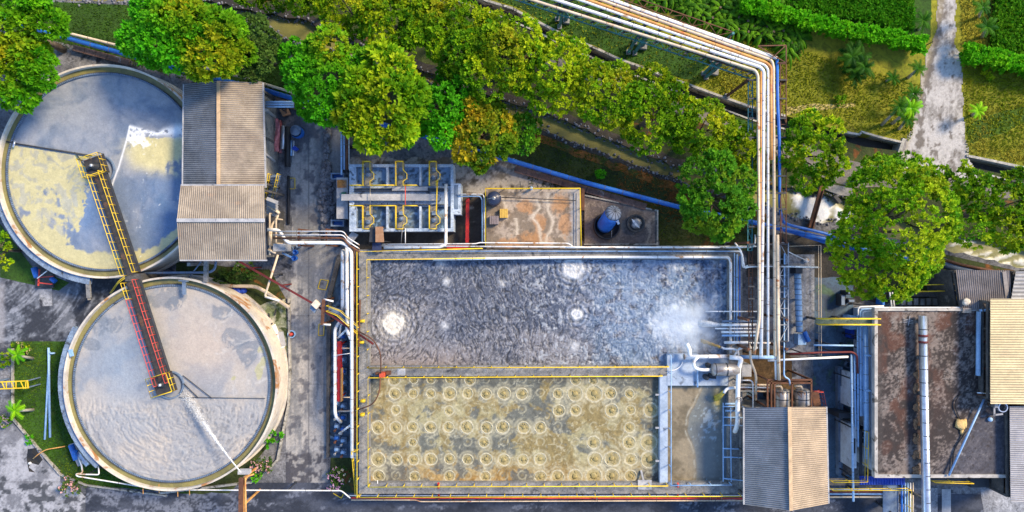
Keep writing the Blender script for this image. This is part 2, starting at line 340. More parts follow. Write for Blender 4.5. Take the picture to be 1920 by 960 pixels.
# flat patches of the setting, each a few millimetres above the one below
sheet('lawn', [(62,2),(250,10),(440,42),(478,52),(540,86),(543,185),(490,158),(300,135),(240,112),(140,85),(-80,40),(-80,-20)], M['grass_green'], 0.004)
sheet('soil_bank', [(543,86),(700,120),(900,197),(1013,250),(1193,317),(1262,342),(1300,352),(1440,404),(1440,452),(1235,452),(1232,395),(1100,352),(965,300),(700,230),(560,190)], M['grass_mix'], 0.004, jg=2)
sheet('grass_by_pad', [(1236,398),(1408,440),(1404,470),(1236,464)], M['grass_mix'], 0.008, jg=2)
#sheet('concrete_apron', [(840,300),(905,292),(968,310),(1090,352),(1100,470),(840,470)], M['gravel'], 0.008, jg=3)
#sheet('concrete_road', [(553,215),(640,220),(640,330),(612,470),(610,560),(612,960),(612,2200),(528,2200),(528,900),(537,760),(540,560),(548,470),(541,330)], M['road'], 0.008, jg=1.5)
def gsheet(name, x0, y0, x1, y1, z, fn, mask=None, step=.11, m='crust'):
    px, py, X, Y = pxgrid(x0, y0, x1, y1, z, step); C = np.clip(fn(px, py), 0, 1); mk = mask(px, py)[:-1, :-1] if mask else None
    npmesh(name, np.stack([X, Y, z+0*X], -1).reshape(-1, 3), gridfaces(*px.shape, mk), M[m], C.reshape(-1, 3), kind='structure')
def yardcol(px, py):
    d = np.hypot(px+30, py-470); a = np.arctan2(py-470, px+30); n = fbm(px/30, py/30, 801, 5, .6); f = fbm(px/4, py/4, 811, 4, .65); arc = fbm(d/3.5, a*5+n, 821, 4)
    C = lerp((0.03,0.035,0.05), (0.13,0.145,0.18), ss(n+.5*(f-.5)+.25*(arc-.5), .36, .66)); C = lerp(C, (0.34,0.36,0.42), .6*ss(arc+.4*(f-.5), .56, .72)*ss(n, .35, .6)); return lerp(C, (0.32,0.31,0.33), .7*ss(14-px+10*(n-.5), 0, 14))
gsheet('soot_yard', -70, 512, 232, 645, .010, yardcol, lambda x, y: (y > 518+4*np.sin(x/11)) & (y < 641+3*np.sin(x/7)) & (x < 228-.5*np.maximum(y-560, 0)))
def slabcol(px, py):
    n = fbm(px/26, py/26, 831, 5, .6); f = fbm(px/4, py/4, 841, 4, .65); C = lerp((0.17,0.175,0.20), (0.36,0.365,0.40), ss(n+.5*(f-.5), .34, .62))
    bl = ss(fbm(px/16, py/13, 851, 5, .55)+.16*ss(py, 870, 930)-.05, .60, .66); C = lerp(C, (0.03,0.035,0.045), bl*.85); return lerp(C, (0.05,0.05,0.06), np.exp(-((py-904)/1.2)**2)*.6)
gsheet('pale_yard', -70, 785, 160, 1010, .026, slabcol, lambda x, y: (y > 788+(x-20)*1.02) & ((y > 786)) & ((x < 112) | (y > 905)))
def bottomcol(px, py):
    n = fbm(px/40, py/22, 861, 5, .6); f = fbm(px/4, py/4, 871, 4, .65); C = lerp((0.022,0.028,0.045), (0.06,0.07,0.10), ss(n+.4*(f-.5), .3, .7)); p = ss(fbm(px/26, py/14, 881, 5, .6)+.18*ss(500-px, 0, 120)*ss(px, 120, 200), .60, .70)
    return lerp(C, (0.20,0.22,0.28), p*.75*ss(f, .3, .55))
gsheet('asphalt_road', 150, 905, 1960, 1010, .014, bottomcol, lambda x, y: (y > 927) | ((x > 160) & (x < 620)))
def roadcol(px, py):
    n = fbm(px/24, py/60, 891, 5, .6); f = fbm(px/4, py/5, 901, 4, .65); st = fbm(px/3.2, py/90, 911, 3); C = lerp((0.20,0.205,0.22), (0.38,0.365,0.355), ss(n+.35*(f-.5)+.3*(st-.5), .36, .64))
    C = lerp(C, (0.13,0.14,0.17), .7*ss(px+14*(n-.5)-.02*py, 578, 606)*ss(n+.3*(f-.5), .4, .6)); C = lerp(C, (0.07,0.075,0.09), .65*np.exp(-((px-578.5)/.9)**2)+.5*np.exp(-((py-720)/.9)**2)+.5*np.exp(-((py-592)/.9)**2)+.5*np.exp(-((py-862)/.9)**2))
    for r in (70, 78): C = lerp(C, (0.11,0.12,0.14), .45*np.exp(-((np.hypot(px-540, py-590)-r)/2.2)**2)*(px > 545)*ss(f, .25, .5))
    wet = ss(py+20*(fbm(px/10, py/10, 921, 5)-.5), 846, 852)*(1-.75*ss(fbm(px/12, py/12, 931, 4)+.15*(px > 585), .52, .60)); C = lerp(C, (0.045,0.045,0.06), wet*.92); dk = ss(fbm(px/14, py/14, 941, 5)+.25*ss(300-py, 0, 70), .60, .70); return lerp(C, (0.08,0.085,0.11), dk*.8)
gsheet('concrete_road', 536, 214, 644, 935, .012, roadcol, lambda x, y: (x > np.interp(y, [215,330,470,560,760,900], [552,543,547,541,538,529])) & (x < np.interp(y, [215,325,400,470,560,2000], [641,641,625,640,614,612])))
def apron(px, py):
    n = fbm(px/18, py/18, 951, 5, .6); f = fbm(px/4, py/4, 961, 4, .65); C = lerp((0.13,0.115,0.10), (0.40,0.37,0.34), ss(n+.5*(f-.5), .34, .62)); return lerp(C, (0.05,0.042,0.035), .9*ss(fbm(px/13, py/13, 971, 5)+.3*(px < 905)*(py > 370)+.25*(py > 425), .60, .70))
gsheet('concrete_apron', 655, 292, 1100, 470, .016, apron, lambda x, y: (y > 296+3*np.sin(x/9)) & ((x < 968) | (y > 308+(x-960)*.30)))
sheet('asphalt_road', [(-600,926),(2600,926),(2600,1300),(-600,1300)], M['asphalt'], 0.012)
#sheet('asphalt_corner', [(152,908),(528,852),(610,860),(612,930),(100,930)], M['asphalt'], 0.016, jg=3)
#sheet('soot_yard', [(-60,515),(70,528),(215,530),(225,545),(170,600),(120,640),(20,636),(-60,640)], M['asphalt'], 0.008, jg=4)
#sheet('pale_yard', [(-60,790),(20,786),(60,850),(112,905),(150,930),(150,960),(-60,960)], M['slabgrey'], 0.020, jg=4)
sheet('tank_lawn', [(20,640),(360,640),(360,926),(152,908),(112,885),(60,830),(20,786)], M['grass_green'], 0.024)
sheet('verge', [(430,925),(500,840),(540,690),(536,560),(505,505),(440,500),(330,490),(330,925)], M['grass_mix'], 0.020, jg=2)
sheet('grass_verge', [(0,420),(60,500),(130,530),(110,545),(0,520)], M['grass_green'], 0.028)
sheet('lawn_by_stairs', [(620,858),(674,858),(674,926),(640,922),(618,900)], M['grass_mix'], 0.020)
sheet('rubble_yard', [(470,575),(535,560),(541,630),(536,740),(520,760),(500,640)], mat('pale_rubble', (0.42,0.40,0.33), (0.14,0.18,0.07), 0.9, 0.95, c3=(0.05,0.07,0.02), s3=0.8, t3=0.52, w3=0.1, bump=1, bscale=3), 0.028, jg=3)
sheet('soil_yard', [(1392,655),(1500,655),(1500,730),(1392,730)], M['soil'], 0.008, jg=2)
sheet('soil_patch', [(1400,440),(1530,440),(1600,470),(1700,500),(1800,510),(1800,580),(1560,560),(1530,520),(1400,520)], M['soil_dark'], 0.008, jg=4)
sheet('shaded_yard', [(1525,520),(1600,520),(1600,900),(1400,900),(1400,735),(1525,735)], mat('slimy_concrete_blue_shade', (0.07,0.13,0.20), (0.03,0.05,0.09), 0.3, 0.5, grime=.5, c3=(0.05,0.10,0.06), s3=0.3, t3=0.56, w3=0.1), 0.012, jg=2)  # the building's blue shade is put into the slimy concrete colour
sheet('creek_verge_east', [(1640,458),(1777,478),(1920,511),(2100,560),(2100,600),(1600,540)], M['grass_mix'], 0.012)
def gravelcol(px, py):
    n = fbm(px/22, py/26, 1001, 5, .6); f = fbm(px/4, py/4, 1011, 4, .7); st = fbm((px-.0*py)/3.5, py/60, 1021, 3); C = lerp((0.24,0.225,0.215), (0.46,0.44,0.43), ss(n+.45*(f-.5)+.3*(st-.5)+.12*ss(py, 60, 130), .36, .66))
    C = lerp(C, (0.11,0.09,0.075), ss(fbm(px/9, py/16, 1031, 5, .65)+.22*np.exp(-((px-(1745-.16*(py-120)))/9)**2)+.12*np.exp(-((px-1787)/6)**2), .62, .74)*.85); C = lerp(C, (0.30,0.24,0.13), .5*ss(1752-.25*(py-80)-px+8*(n-.5), -6, 6)); return lerp(C, (0.5,0.49,0.48), .7*np.exp(-((py-92)/3)**2)*ss(f, .3, .6))
gsheet('gravel_road', 1670, -60, 1850, 335, .022, gravelcol, lambda x, y: (x > np.interp(y, [-60,60,95,160,225,285,335], [1757,1755,1738,1722,1712,1692,1690])+2*np.sin(y/6)) & (x < np.interp(y, [-60,88,100,230,292,335], [1791,1790,1801,1806,1815,1834])+1.5*np.sin(y/7)))
b = MB(); b.pprism([(1690,258),(1812,284),(1822,318),(1686,288)], -1.2, 0.016); b.build('culvert_deck_ground', M['gravel'], kind='structure')
M['oldroad'] = mat('old_tarmac', (0.20,0.175,0.15), (0.13,0.12,0.11), .5, .95, c3=(0.07,0.065,0.06), s3=.6, t3=.6, bump=.5)
sheet('service_road', [(1000,92),(1133,128),(1280,190),(1412,238),(1480,262),(1590,300),(1640,310),(1900,350),(1900,372),(1640,350),(1600,352),(1560,340),(1408,268),(1280,215),(1100,150),(990,110)], M['oldroad'], 0.008, jg=1.5)
sheet('bright_verge', [(1240,162),(1300,188),(1412,232),(1470,250),(1470,256),(1408,240),(1280,194)], M['grass_green'], 0.012)
sheet('crop_soil', [(1180,-300),(1750,-300),(1745,70),(1700,70),(1500,20),(1460,100),(1380,68),(1260,25),(1180,-5)], M['grass_green'], 0.004, jg=2)
sheet('crop_soil_east', [(1870,-300),(2300,-300),(2300,140),(1920,100),(1862,84),(1850,20)], M['grass_green'], 0.004, jg=2)
sheet('sand_strip', [(1475,200),(1510,196),(1600,192),(1606,199),(1520,208),(1475,216)], mat('pale_sand', (0.50,0.40,0.16), (0.34,0.27,0.08), .8, .95, bump=.8), 0.008, jg=3)
sheet('bright_grass', [(1812,240),(1860,215),(1920,200),(2000,190),(2000,215),(1900,240),(1820,272)], mat('lush_grass', (0.06,0.12,0.008), (0.04,0.085,0.006), 0.3, 0.95, bump=0.9), 0.008, jg=5)

def offs(line, d, x0, x1): return [(a, c+d) for a, c in line if x0 <= a <= x1]
sheet('mud_bank', offs(KNj, 1, 380, 1440)+offs(KNj, -15, 380, 1440)[::-1], M['mud'], .03)
sheet('mud_bank', offs(KSj, 0, 480, 1300)+offs(KSj, 9, 480, 1300)[::-1], M['soil_dark'], .03)
sheet('rust_soil_bank', offs(KSj, 8, 990, 1275)+offs(KSj, 24, 990, 1275)[::-1], mat('rust_soil', (0.26,0.085,0.015), (0.10,0.06,0.015), .6, .95, c3=(0.04,0.06,0.01), s3=.7, t3=.52, bump=.9), .02, jg=3)
sheet('green_lawn', [(830,-60),(1010,-60),(1160,30),(1290,92),(1340,112),(1300,150),(1240,138),(1160,106),(1043,54),(960,10),(905,-10)], M['grass_green'], .010, jg=4)  # darker green grass between rack and ditch
def wallline(name, pts, wd, z0, z1, m, label, cat='wall', parent=None, group=None):
    b = MB()
    for (a, c), (d, e) in zip(pts[:-1], pts[1:]):
        p, q = P(a, c, z1), P(d, e, z1); dd = (q-p); dd.z = 0; dd.normalize(); nn = Vector((-dd.y, dd.x, 0))*wd/2; ex = dd*wd*0.45
        b.prism([(p-nn-ex)[:2], (q-nn+ex*0.9)[:2], (q+nn+ex*0.9)[:2], (p+nn-ex)[:2]], z0, z1+random.uniform(-0.004, 0.004))
    return b.build(name, m, parent, label if parent is None else None, cat if parent is None else None, group)
M['kerb'] = mat('kerb_concrete', (0.42,0.40,0.36), (0.24,0.23,0.21), 1.2, 0.9, c3=(0.06,0.06,0.05), s3=1.1, t3=0.55, w3=0.06)
wallline('ditch_wall', jag(CN[1:11], 1.2, 40, 5), 0.20, -1.6, 0.12, M['kerb'], 'north wall of the dark ditch beside the pipe rack lawn')
wallline('ditch_wall', jag(CS[1:8], 1.2, 40, 6), 0.16, -1.6, 0.10, M['kerb'], 'thin kerb wall on the tree side of the dark ditch')
wallline('ditch_wall', [(1280,176),(1345,200),(1408,224),(1473,242)], 0.14, -1.6, 0.08, M['kerb'], 'kerb wall between the ditch and the bright verge strip')
wallline('ditch_wall', [(1578,246),(1612,252),(1616,247),(1655,258),(1690,266)], 0.18, -1.6, 0.14, M['kerb'], 'broken white ditch wall left of the gravel road')
wallline('ditch_wall', [(1815,292),(1860,301),(1925,315),(2100,360)], 0.22, -1.6, 0.16, M['kerb'], 'upper ditch wall right of the gravel road')
wallline('ditch_wall', [(1686,288),(1695,262)], 0.3, -1.6, 0.12, M['kerb'], 'short end wall of the ditch at the gravel road')
wallline('ditch_wall', [(1822,318),(1870,332),(1925,345)], 0.14, -0.3, 0.12, M['kerb'], 'lower thin kerb right of the gravel road end')
# stones along the creek banks: far more than anyone could count
b = MB(); rg = random.Random(5)
for line, off in ((KNj, -1), (KSj, 1)):
    for (a, c), (d, e) in zip(line[:-1], line[1:]):
        if a < -60 or d > 2000 or a > 1600: continue
        for k in range(int(abs(d-a)/2.2)+1):
            t = rg.random(); x = a+(d-a)*t; y = c+(e-c)*t-off*rg.gauss(1, 4); r = rg.uniform(0.04, 0.15)
            p = P(x, y, 0); z = -0.5 if (y > c+(e-c)*t) == (off < 0) else 0.0
            b.blob((p.x, p.y, z+r*0.3), r, (1, 1, 0.7), 6, 0.3, 0, rg.random())
b.build('bank_stones', M['rock'], kind='stuff', label='grey stones lining the banks of the murky creek', cat='stones')
# ---------------------------------------------------------------- handrail helper
def rail(mb, pts, h=1.0, r=0.035, step=1.4, mid=True, mi=0, close=False):
    """pts world points at floor level; adds posts, top and mid rail"""
    pts = [Vector(p) for p in pts]
    if close: pts = pts+[pts[0]]
    up = Vector((0, 0, h))
    mb.tube([p+up for p in pts], r, 6, mi)
    if mid: mb.tube([p+up*0.52 for p in pts], r*0.8, 6, mi)
    for a, c in zip(pts[:-1], pts[1:]):
        n = max(1, int(round((c-a).length/step)))
        for i in range(n+1): q = a+(c-a)*i/n; mb.tube([q, q+up], r*0.9, 5, mi)
def railing(name, pts, parent, m=None, **kw):
    mb = MB(); rail(mb, pts, **kw); return mb.build(name, m or M['yellow'], parent)

# ---------------------------------------------------------------- settling tanks
ZT = 3.0; kT = (H-ZT)/F
def tank(cx, cy, label, outer_arc, water_fn):
    c = P(cx, cy, 0); c = P(cx, cy, ZT); c0 = Vector((c.x, c.y, 0)); t = thing('settling_tank', label, 'settling tank', c0)
    R, RW = 200*kT, 188.5*kT
    b = MB(); b.lathe((c.x, c.y, 0), [(R+0.18, 0), (R+0.18, 0.25), (R, 0.25), (R, ZT-0.35), (R+0.05, ZT-0.35), (R+0.05, ZT), (R-0.12, ZT), (R-0.12, ZT-0.75)], 160)
    b.s = [False]*len(b.s); b.build('wall', mat('tank_wall', (0.62,0.55,0.45), (0.42,0.39,0.36), 0.6, 0.8, c3=(0.34,0.16,0.06), s3=0.5, t3=0.56, w3=0.1), t)
    b = MB(); b.annulus(c, RW-0.02, R-0.1, ZT-0.78, ZT-0.45, 160); b.build('launder_channel', mat('olive_water', (0.25,0.225,0.085), (0.15,0.145,0.07), 0.5, 0.3, bump=0.2), t)
    b = MB(); b.annulus(c, RW-0.14, RW-0.03, ZT-0.9, ZT-0.3, 160)
    n = 330
    for k in range(n):
        a = 2*math.pi*k/n; ca, sa = math.cos(a), math.sin(a); p = Vector((c.x+ca*(RW-0.17), c.y+sa*(RW-0.17), ZT-0.34)); q = Vector((-sa, ca, 0))*0.055
        b.beam(p-q, p+q, 0.14, 0.16, 1)
    b.build('weir', [M['concrete_dark'], M['bluesteel']], t)
    if outer_arc:
        a0, a1 = outer_arc; b = MB(); b.lathe((c.x, c.y, 0), [(R+0.1, 2.3), (R+0.7, 2.3), (R+0.7, 2.7), (R+0.1, 2.7), (R+0.1, 2.3)], 60, 0, False, a0, a1)
        m = 22
        for k in range(m): 
            a = a0+(a1-a0)*(k+0.5)/m; b.beam((c.x+math.cos(a)*(R+0.1), c.y+math.sin(a)*(R+0.1), 2.71), (c.x+math.cos(a)*(R+0.7), c.y+math.sin(a)*(R+0.7), 2.71), 0.07, 0.05)
        b.build('outer_gutter', mat('gutter_concrete', (0.22,0.30,0.42), (0.12,0.17,0.26), 0.8, 0.8, grime=.5, c3=(0.05,0.06,0.08), s3=1, t3=0.6), t)
    # water disk, kept to the circle
    r = 188.5; px, py, X, Y = pxgrid(cx-r, cy-r, cx+r, cy+r, ZT-0.45, 0.075)
    X = c.x+(px-cx)*kT; Y = c.y-(py-cy)*kT
    C, Z = water_fn(px, py); rr = np.hypot(X-c.x, Y-c.y); sc = np.where(rr > RW-0.15, (RW-0.15)/np.maximum(rr, 1e-3), 1)
    X = c.x+(X-c.x)*sc; Y = c.y+(Y-c.y)*sc
    npmesh('sludge_surface', np.stack([X, Y, Z+ZT-0.45], -1).reshape(-1, 3), gridfaces(*px.shape, (rr < RW+0.05)[:-1, :-1]), M['sludge'], C.reshape(-1, 3), t, True)
    return t
def water1(px, py):
    wx = px+22*(fbm(px/60, py/60, 31)-0.5)*2; wy = py+22*(fbm(px/60+9, py/60, 41)-0.5)*2
    n = fbm(wx/45, wy/45, 51, 6, 0.6); fine = fbm(wx/9, wy/9, 61, 5)
    C = lerp((0.15,0.19,0.26), (0.27,0.29,0.33), ss(n+0.15*fine, 0.35, 0.75))
    C = lerp(C, (0.055,0.15,0.33), ss(px-(py-310)*0.2, 215, 300)*ss(py, 315, 345)*0.55)  # blue shade on the shed side painted into the water colour
    C = lerp(C, (0.12,0.22,0.40), 0.7*np.exp(-((px-155)/40)**2-((py-385)/65)**2))
    left = (px < 172+30*(fine-0.5)-0.25*np.maximum(py-300, 0))*(py > 270+0.155*(px-12))
    cream = left*ss(n+0.5*(fine-0.5)+0.35*ss(430-py, 0, 150)*ss(180-px,0,80)+0.25*ss(py, 440, 470), 0.46, 0.585)
    edge = ss(np.hypot(px-193, py-321)+45*(n-0.5)-8*(px > 260), 150, 156)*ss(py, 395, 440)
    right = np.exp(-(((wx-290)/66)**2+((wy-287)/42)**2)**2)*ss(n+0.4*fine, 0.46, 0.66)*(py > 252+8*fine)
    C = lerp(C, (0.70,0.62,0.36), right*.8); C = lerp(C, (0.52,0.47,0.24), np.clip(cream*(.55+.75*ss(fbm(wx/11, wy/11, 66, 5), .35, .6))+edge+right, 0, 1)*0.92)
    C = C*(0.9+0.2*fine[..., None])
    # white foam line
    fx = np.interp(px, [205,218,232,238,262,290,300,345], [345,310,262,236,243,250,246,242])
    t1 = np.exp(-((py-fx)/(3.5+ss(px, 285, 330)*8))**2)*(px > 236)*(fine > 0.33)
    fy = np.interp(py, [236,262,310,345], [238,232,218,205]); t2 = np.exp(-((px-fy)/1.6)**2)*(py > 234)*(py < 348)
    t3 = ss(fbm(px/6, py/6, 71, 4)+0.62*np.exp(-((px-250-.5*(py-258))/26)**2-((py-258)/20)**2), 0.74, 0.98)*(py > fx-2)*(px > fy)
    fo = np.clip(t1+t2*0.8+t3*0.8, 0, 1); C = lerp(C, (0.82,0.84,0.86), fo)
    return C, 0.03*fo+0.018*fbm(wx/5, wy/9, 81, 4)
def water2(px, py):
    wx = px+26*(fbm(px/70, py/70, 32)-0.5)*2; wy = py+26*(fbm(px/70+9, py/70, 42)-0.5)*2
    n = fbm(wx/50, wy/50, 52, 6, 0.55); fine = fbm(wx/8, wy/8, 62, 5)
    C = lerp((0.27,0.285,0.31), (0.41,0.375,0.335), ss(n, 0.35, 0.65))
    C = lerp(C, (0.45,0.38,0.32), 0.8*np.exp(-((px-390)/75)**2-((py-650)/62)**2))
    C = lerp(C, (0.22,0.29,0.38), 0.7*np.exp(-((px-235)/60)**2-((py-700)/90)**2))
    for (a, c, rx, ry) in ((183,610,26,22),(215,603,24,16),(262,575,22,42),(310,565,48,20),(325,578,20,12),(445,628,24,22),(463,660,14,40),(165,650,30,18),(412,578,22,14)):
        d = np.hypot((wx-a)/rx, (wy-c)/ry); C = lerp(C, (0.14,0.17,0.21), 0.6*(1-ss(d+0.35*(fine-0.5), 0.78, 0.95))*ss(fine, 0.3, 0.42))
    for (a, c, rx, ry) in ((492,690,9,24),(480,650,6,9),(432,712,6,5)): C = lerp(C, (0.42,0.40,0.22), 0.8*(np.hypot((wx-a)/rx, (wy-c)/ry) < 1))
    vein = ss(ridge(wx/28, wy/28, 92, 4), 0.80, 0.90)*ss(px, 330, 420)*(py < 745); C = lerp(C, (0.50,0.48,0.45), vein*0.5)
    lower = ss(py, 735, 775); an = np.arctan2(py-745, px-345); d = np.hypot(px-345, py-745)
    rip = ridge(d/5.5+1.2*fine+3*n, an*9+n*4, 102, 4)
    C = C*(0.93+0.14*fine[..., None]); C = lerp(C, (0.42,0.385,0.345), lower*0.35)
    Z = 0.014*fine+lower*0.075*ss(rip, 0.35, 0.85)+0.02*(1-lower)*ridge(wx/7, wy/10, 82, 3)*ss(260-px, 0, 60)
    C = lerp(C, (0.17,0.17,0.18), 0.65*lower*(1-ss(rip, 0.42, 0.60))*(.4+.6*ss(px, 300, 480)))
    return C, Z
T1 = tank(193, 321, 'upper round settling tank with yellow scum patches, partly under shed roof', (math.radians(188), math.radians(262)), water1)
T2 = tank(319, 720, 'lower round settling tank of pale grey water with white jet', (math.radians(150), math.radians(228)), water2)
b = MB()
for nm, t, (cx, cy), r0 in (('feedwell', T1, (187,318), 27), ('feedwell', T2, (318,722), 26)):
    c = P(cx, cy, ZT-0.2); b = MB(); b.annulus(c, r0*kT-0.1, r0*kT, ZT-1.0, ZT-0.2, 48); b.build(nm, M['bluesteel'], t)
def pool_pipe(t, pts, r=0.05, nm='skimmer_arm', m='dark'):
    b = MB(); b.tube(pts, r, 6); return b.build(nm, M[m], t)
z = ZT-0.3
pool_pipe(T1, [P(12,265,z), P(28,269,z), P(172,292,z)], 0.07); pool_pipe(T1, [P(140,285,z), P(163,316,z)], 0.05)
pool_pipe(T2, [P(343,704,z), P(398,747,z)], 0.035); pool_pipe(T2, [P(336,745,z), P(497,747,z)], 0.03); pool_pipe(T2, [P(340,715,z), P(372,746,z)], 0.04)
b = MB(); b.tube([P(28,264,z+.1), P(25,276,z+.1)], 0.09, 8); b.build('skimmer_end', M['galv'], T1)
b = MB(); b.beam(P(345,525,3.3), P(346,552,3.1), 0.28, 0.2); b.beam(P(336,526,3.3), P(352,527,3.3), 0.12, 0.3); b.build('scum_box', M['bluesteel'], T2)
b = MB(); b.beam(P(132,655,3.05), P(135,668,3.05), 0.3, 0.15); b.build('inspection_hatch', M['bluegrey'], T2)

def bridge(label, a, c, cage, cage_m, rails, deckm):
    zz = 3.35; A, B = P(a[0], a[1], zz), P(c[0], c[1], zz); t = thing('walkway_bridge', label, 'walkway', (B.x, B.y, 0))
    d = (B-A).normalized(); n = Vector((-d.y, d.x, 0)); hw = 0.52
    b = MB(); b.beam(A, B, 1.05, 0.06)
    L = (B-A).length
    for k in range(int(L/0.33)): q = A+d*(k*0.33); b.beam(q-n*hw+Vector((0,0,.04)), q+n*hw+Vector((0,0,.04)), 0.035, 0.03)
    b.build('deck', deckm, t)
    b = MB()
    for s in (-1, 1): b.beam(A+n*s*(hw+.06)-Vector((0,0,.12)), B+n*s*(hw+.06)-Vector((0,0,.12)), 0.09, 0.34)
    for q in (A, ): b.box(q.x-.16, q.y-.16, 0.3, q.x+.16, q.y+.16, zz-.1)
    b.build('girder', M['dark'], t)
    for s, spec in zip((-1, 1), rails):
        for (t0, t1, mm) in spec: railing('handrail', [A+(B-A)*t0+n*s*hw, A+(B-A)*t1+n*s*hw], t, M[mm], step=0.75, r=0.03, h=1.05)
    cc = P(cage[0], cage[1], zz); e = d*0.85; f = n*0.95
    b = MB(); b.prism([(cc-e-f)[:2], (cc+e-f)[:2], (cc+e+f)[:2], (cc-e+f)[:2]], zz-.06, zz+.02); b.build('drive_platform', deckm, t)
    railing('platform_rail', [cc-e-f, cc+e-f, cc+e+f, cc-e+f], t, M['yellow'], close=True, step=0.6, r=0.035)
    b = MB(); b.lathe(cc+Vector((0,0,0)), [(0, .0), (.34, .0), (.34, .25), (.2, .35), (.17, .6), (0, .62)], 16); b.beam(cc-f*0.7+Vector((0,0,.25)), cc-f*0.1+Vector((0,0,.25)), 0.28, 0.3); b.build('gear_motor', M['dark'], t)
    b = MB(); b.lathe(cc, [(.06, .5), (.14, .55), (.14, .85), (0, .9)], 12); b.build('lamp_cap', M['galv'], t)
    return t
deckm = mat('grating', (0.05,0.045,0.045), (0.03,0.03,0.035), 2, 0.8, c3=(0.11,0.06,0.04), s3=1.0, t3=0.56, bump=0.3)
bridge('walkway with double yellow handrails crossing upper settling tank', (185,322), (249,513), (181,312), 'yellow', ([(0.02,1,'yellow')], [(0.02,1,'yellow')]), deckm)
bridge('dark walkway with faded red handrails crossing lower settling tank', (311,722), (249,527), (308,719), 'yellow', ([(0.02,1,'redrail')], [(0.02,0.84,'redrail'), (0.85,1,'yellow')]), deckm)
b = MB(); p = P(249,520,3.3); b.box(p.x-.7, p.y-.35, 0, p.x+.7, p.y+.35, 3.28); b.build('bridge_pier', M['concrete_dark'], label='dark pier between the two round tanks carrying both walkways', cat='pier')
# curved yellow ladder rails between tanks
b = MB()
for k in (0, 1): b.tube(roundpath([P(236+k*4,517+k,3.2), P(222,527+k*3,3.1), P(206+k*3,550,1.2)], 1.0), 0.04, 6)
b.build('ladder_rails', M['yellow'], label='curved yellow ladder rails left of pier between the round tanks', cat='ladder')
# water jet: spray in the air over tank 2
b = MB(); rg = random.Random(9); a, c = P(452,886,4.2), P(348,742,2.75)
for k in range(5200):
    t = rg.random()**0.8; sp = 0.02+0.25*t**2.0; q = a+(c-a)*t; q.z += 1.0*t*(1-t)
    q += Vector((rg.gauss(0, sp), rg.gauss(0, sp), rg.gauss(0, sp*0.5))); r = rg.uniform(0.010, 0.028)
    b.blob(q, r, (1, 1, 1), 4, 0.2, 0, k)
b.tube([a+(c-a)*t+Vector((0, 0, t*(1-t))) for t in [i/12 for i in range(9)]], 0.05, 6, rr=[0.04+0.006*i for i in range(9)])
b.build('water_jet', M['foam'], label='white jet of water sprayed across the lower round tank', cat='water spray')
# ---------------------------------------------------------------- aeration basins
ZB = 3.0
bc = P(1030, 700, ZB); BAS = thing('aeration_basin', 'long concrete basin split into dark, tan and small murky pools', 'basin', (bc.x, bc.y, 0))
b = MB()
b.pbox(673,468,1392,487,0,ZB); b.pbox(673,487,693,905,0,ZB-.003); b.pbox(673,905,1397,926,0,ZB); b.pbox(1366,487,1392,905,0,ZB-.003)
b.build('wall', M['concrete'], BAS)
b = MB(); b.pbox(693,686,1251,705,0.05,ZB-.006); b.build('divider_wall', M['concrete'], BAS)
b = MB(); b.pbox(1237,705,1252,905,0.05,ZB-.009); b.build('divider_wall', mat('shade_tinted_concrete', (0.36,0.44,0.56), (0.24,0.31,0.42), 0.8, 0.8, c3=(0.12,0.15,0.2), s3=1, t3=0.6, w3=.1), BAS)  # blue of the shaded end put into the concrete colour
b = MB(); b.pbox(1251,664,1310,723,0.05,ZB+.02); b.pbox(1310,668,1366,723,0.05,ZB-.05); b.build('platform', mat('shade_tinted_concrete', (0.3,0.4,0.5)), BAS)
b = MB(); b.pbox(1196,900,1222,918,ZB,ZB+0.05); b.build('cover_slab', M['concrete_light'], BAS)
zt = ZB
railing('handrail', [P(674,926,zt), P(674,472,zt), P(905,466,zt)], BAS, step=1.6, r=.05, mid=False)
railing('handrail', [P(677,926,zt), P(1384,924,zt)], BAS, step=1.6, r=.045, mid=False, h=.9)
railing('handrail', [P(910,484,zt), P(692,487,zt), P(692,687,zt), P(1250,685,zt)], BAS, step=1.6, r=.045, mid=False, h=.9)
railing('handrail', [P(694,906,zt), P(694,705,zt), P(1238,702,zt)], BAS, step=1.6, r=.045, mid=False, h=.9)
railing('handrail', [P(694,907,zt), P(1248,905,zt)], BAS, step=1.6, r=.045, mid=False, h=.9)
railing('handrail', [P(1254,905,zt), P(1254,664,zt)], BAS, M['bluegrey'], step=1.6, r=.045, mid=False, h=.9)
railing('handrail', [P(1254,904,zt), P(1366,903,zt)], BAS, M['bluegrey'], step=1.6, r=.045, mid=False, h=.9)
b = MB()
for y in (740, 802, 864): b.beam(P(1229,y,zt-.1), P(1238,y,zt-.1), 0.15, 0.12)
b.beam(P(1202,882,2.5), P(1207,903,3.0), .16, .1); b.build('overflow_spout', M['concrete_light'], BAS)
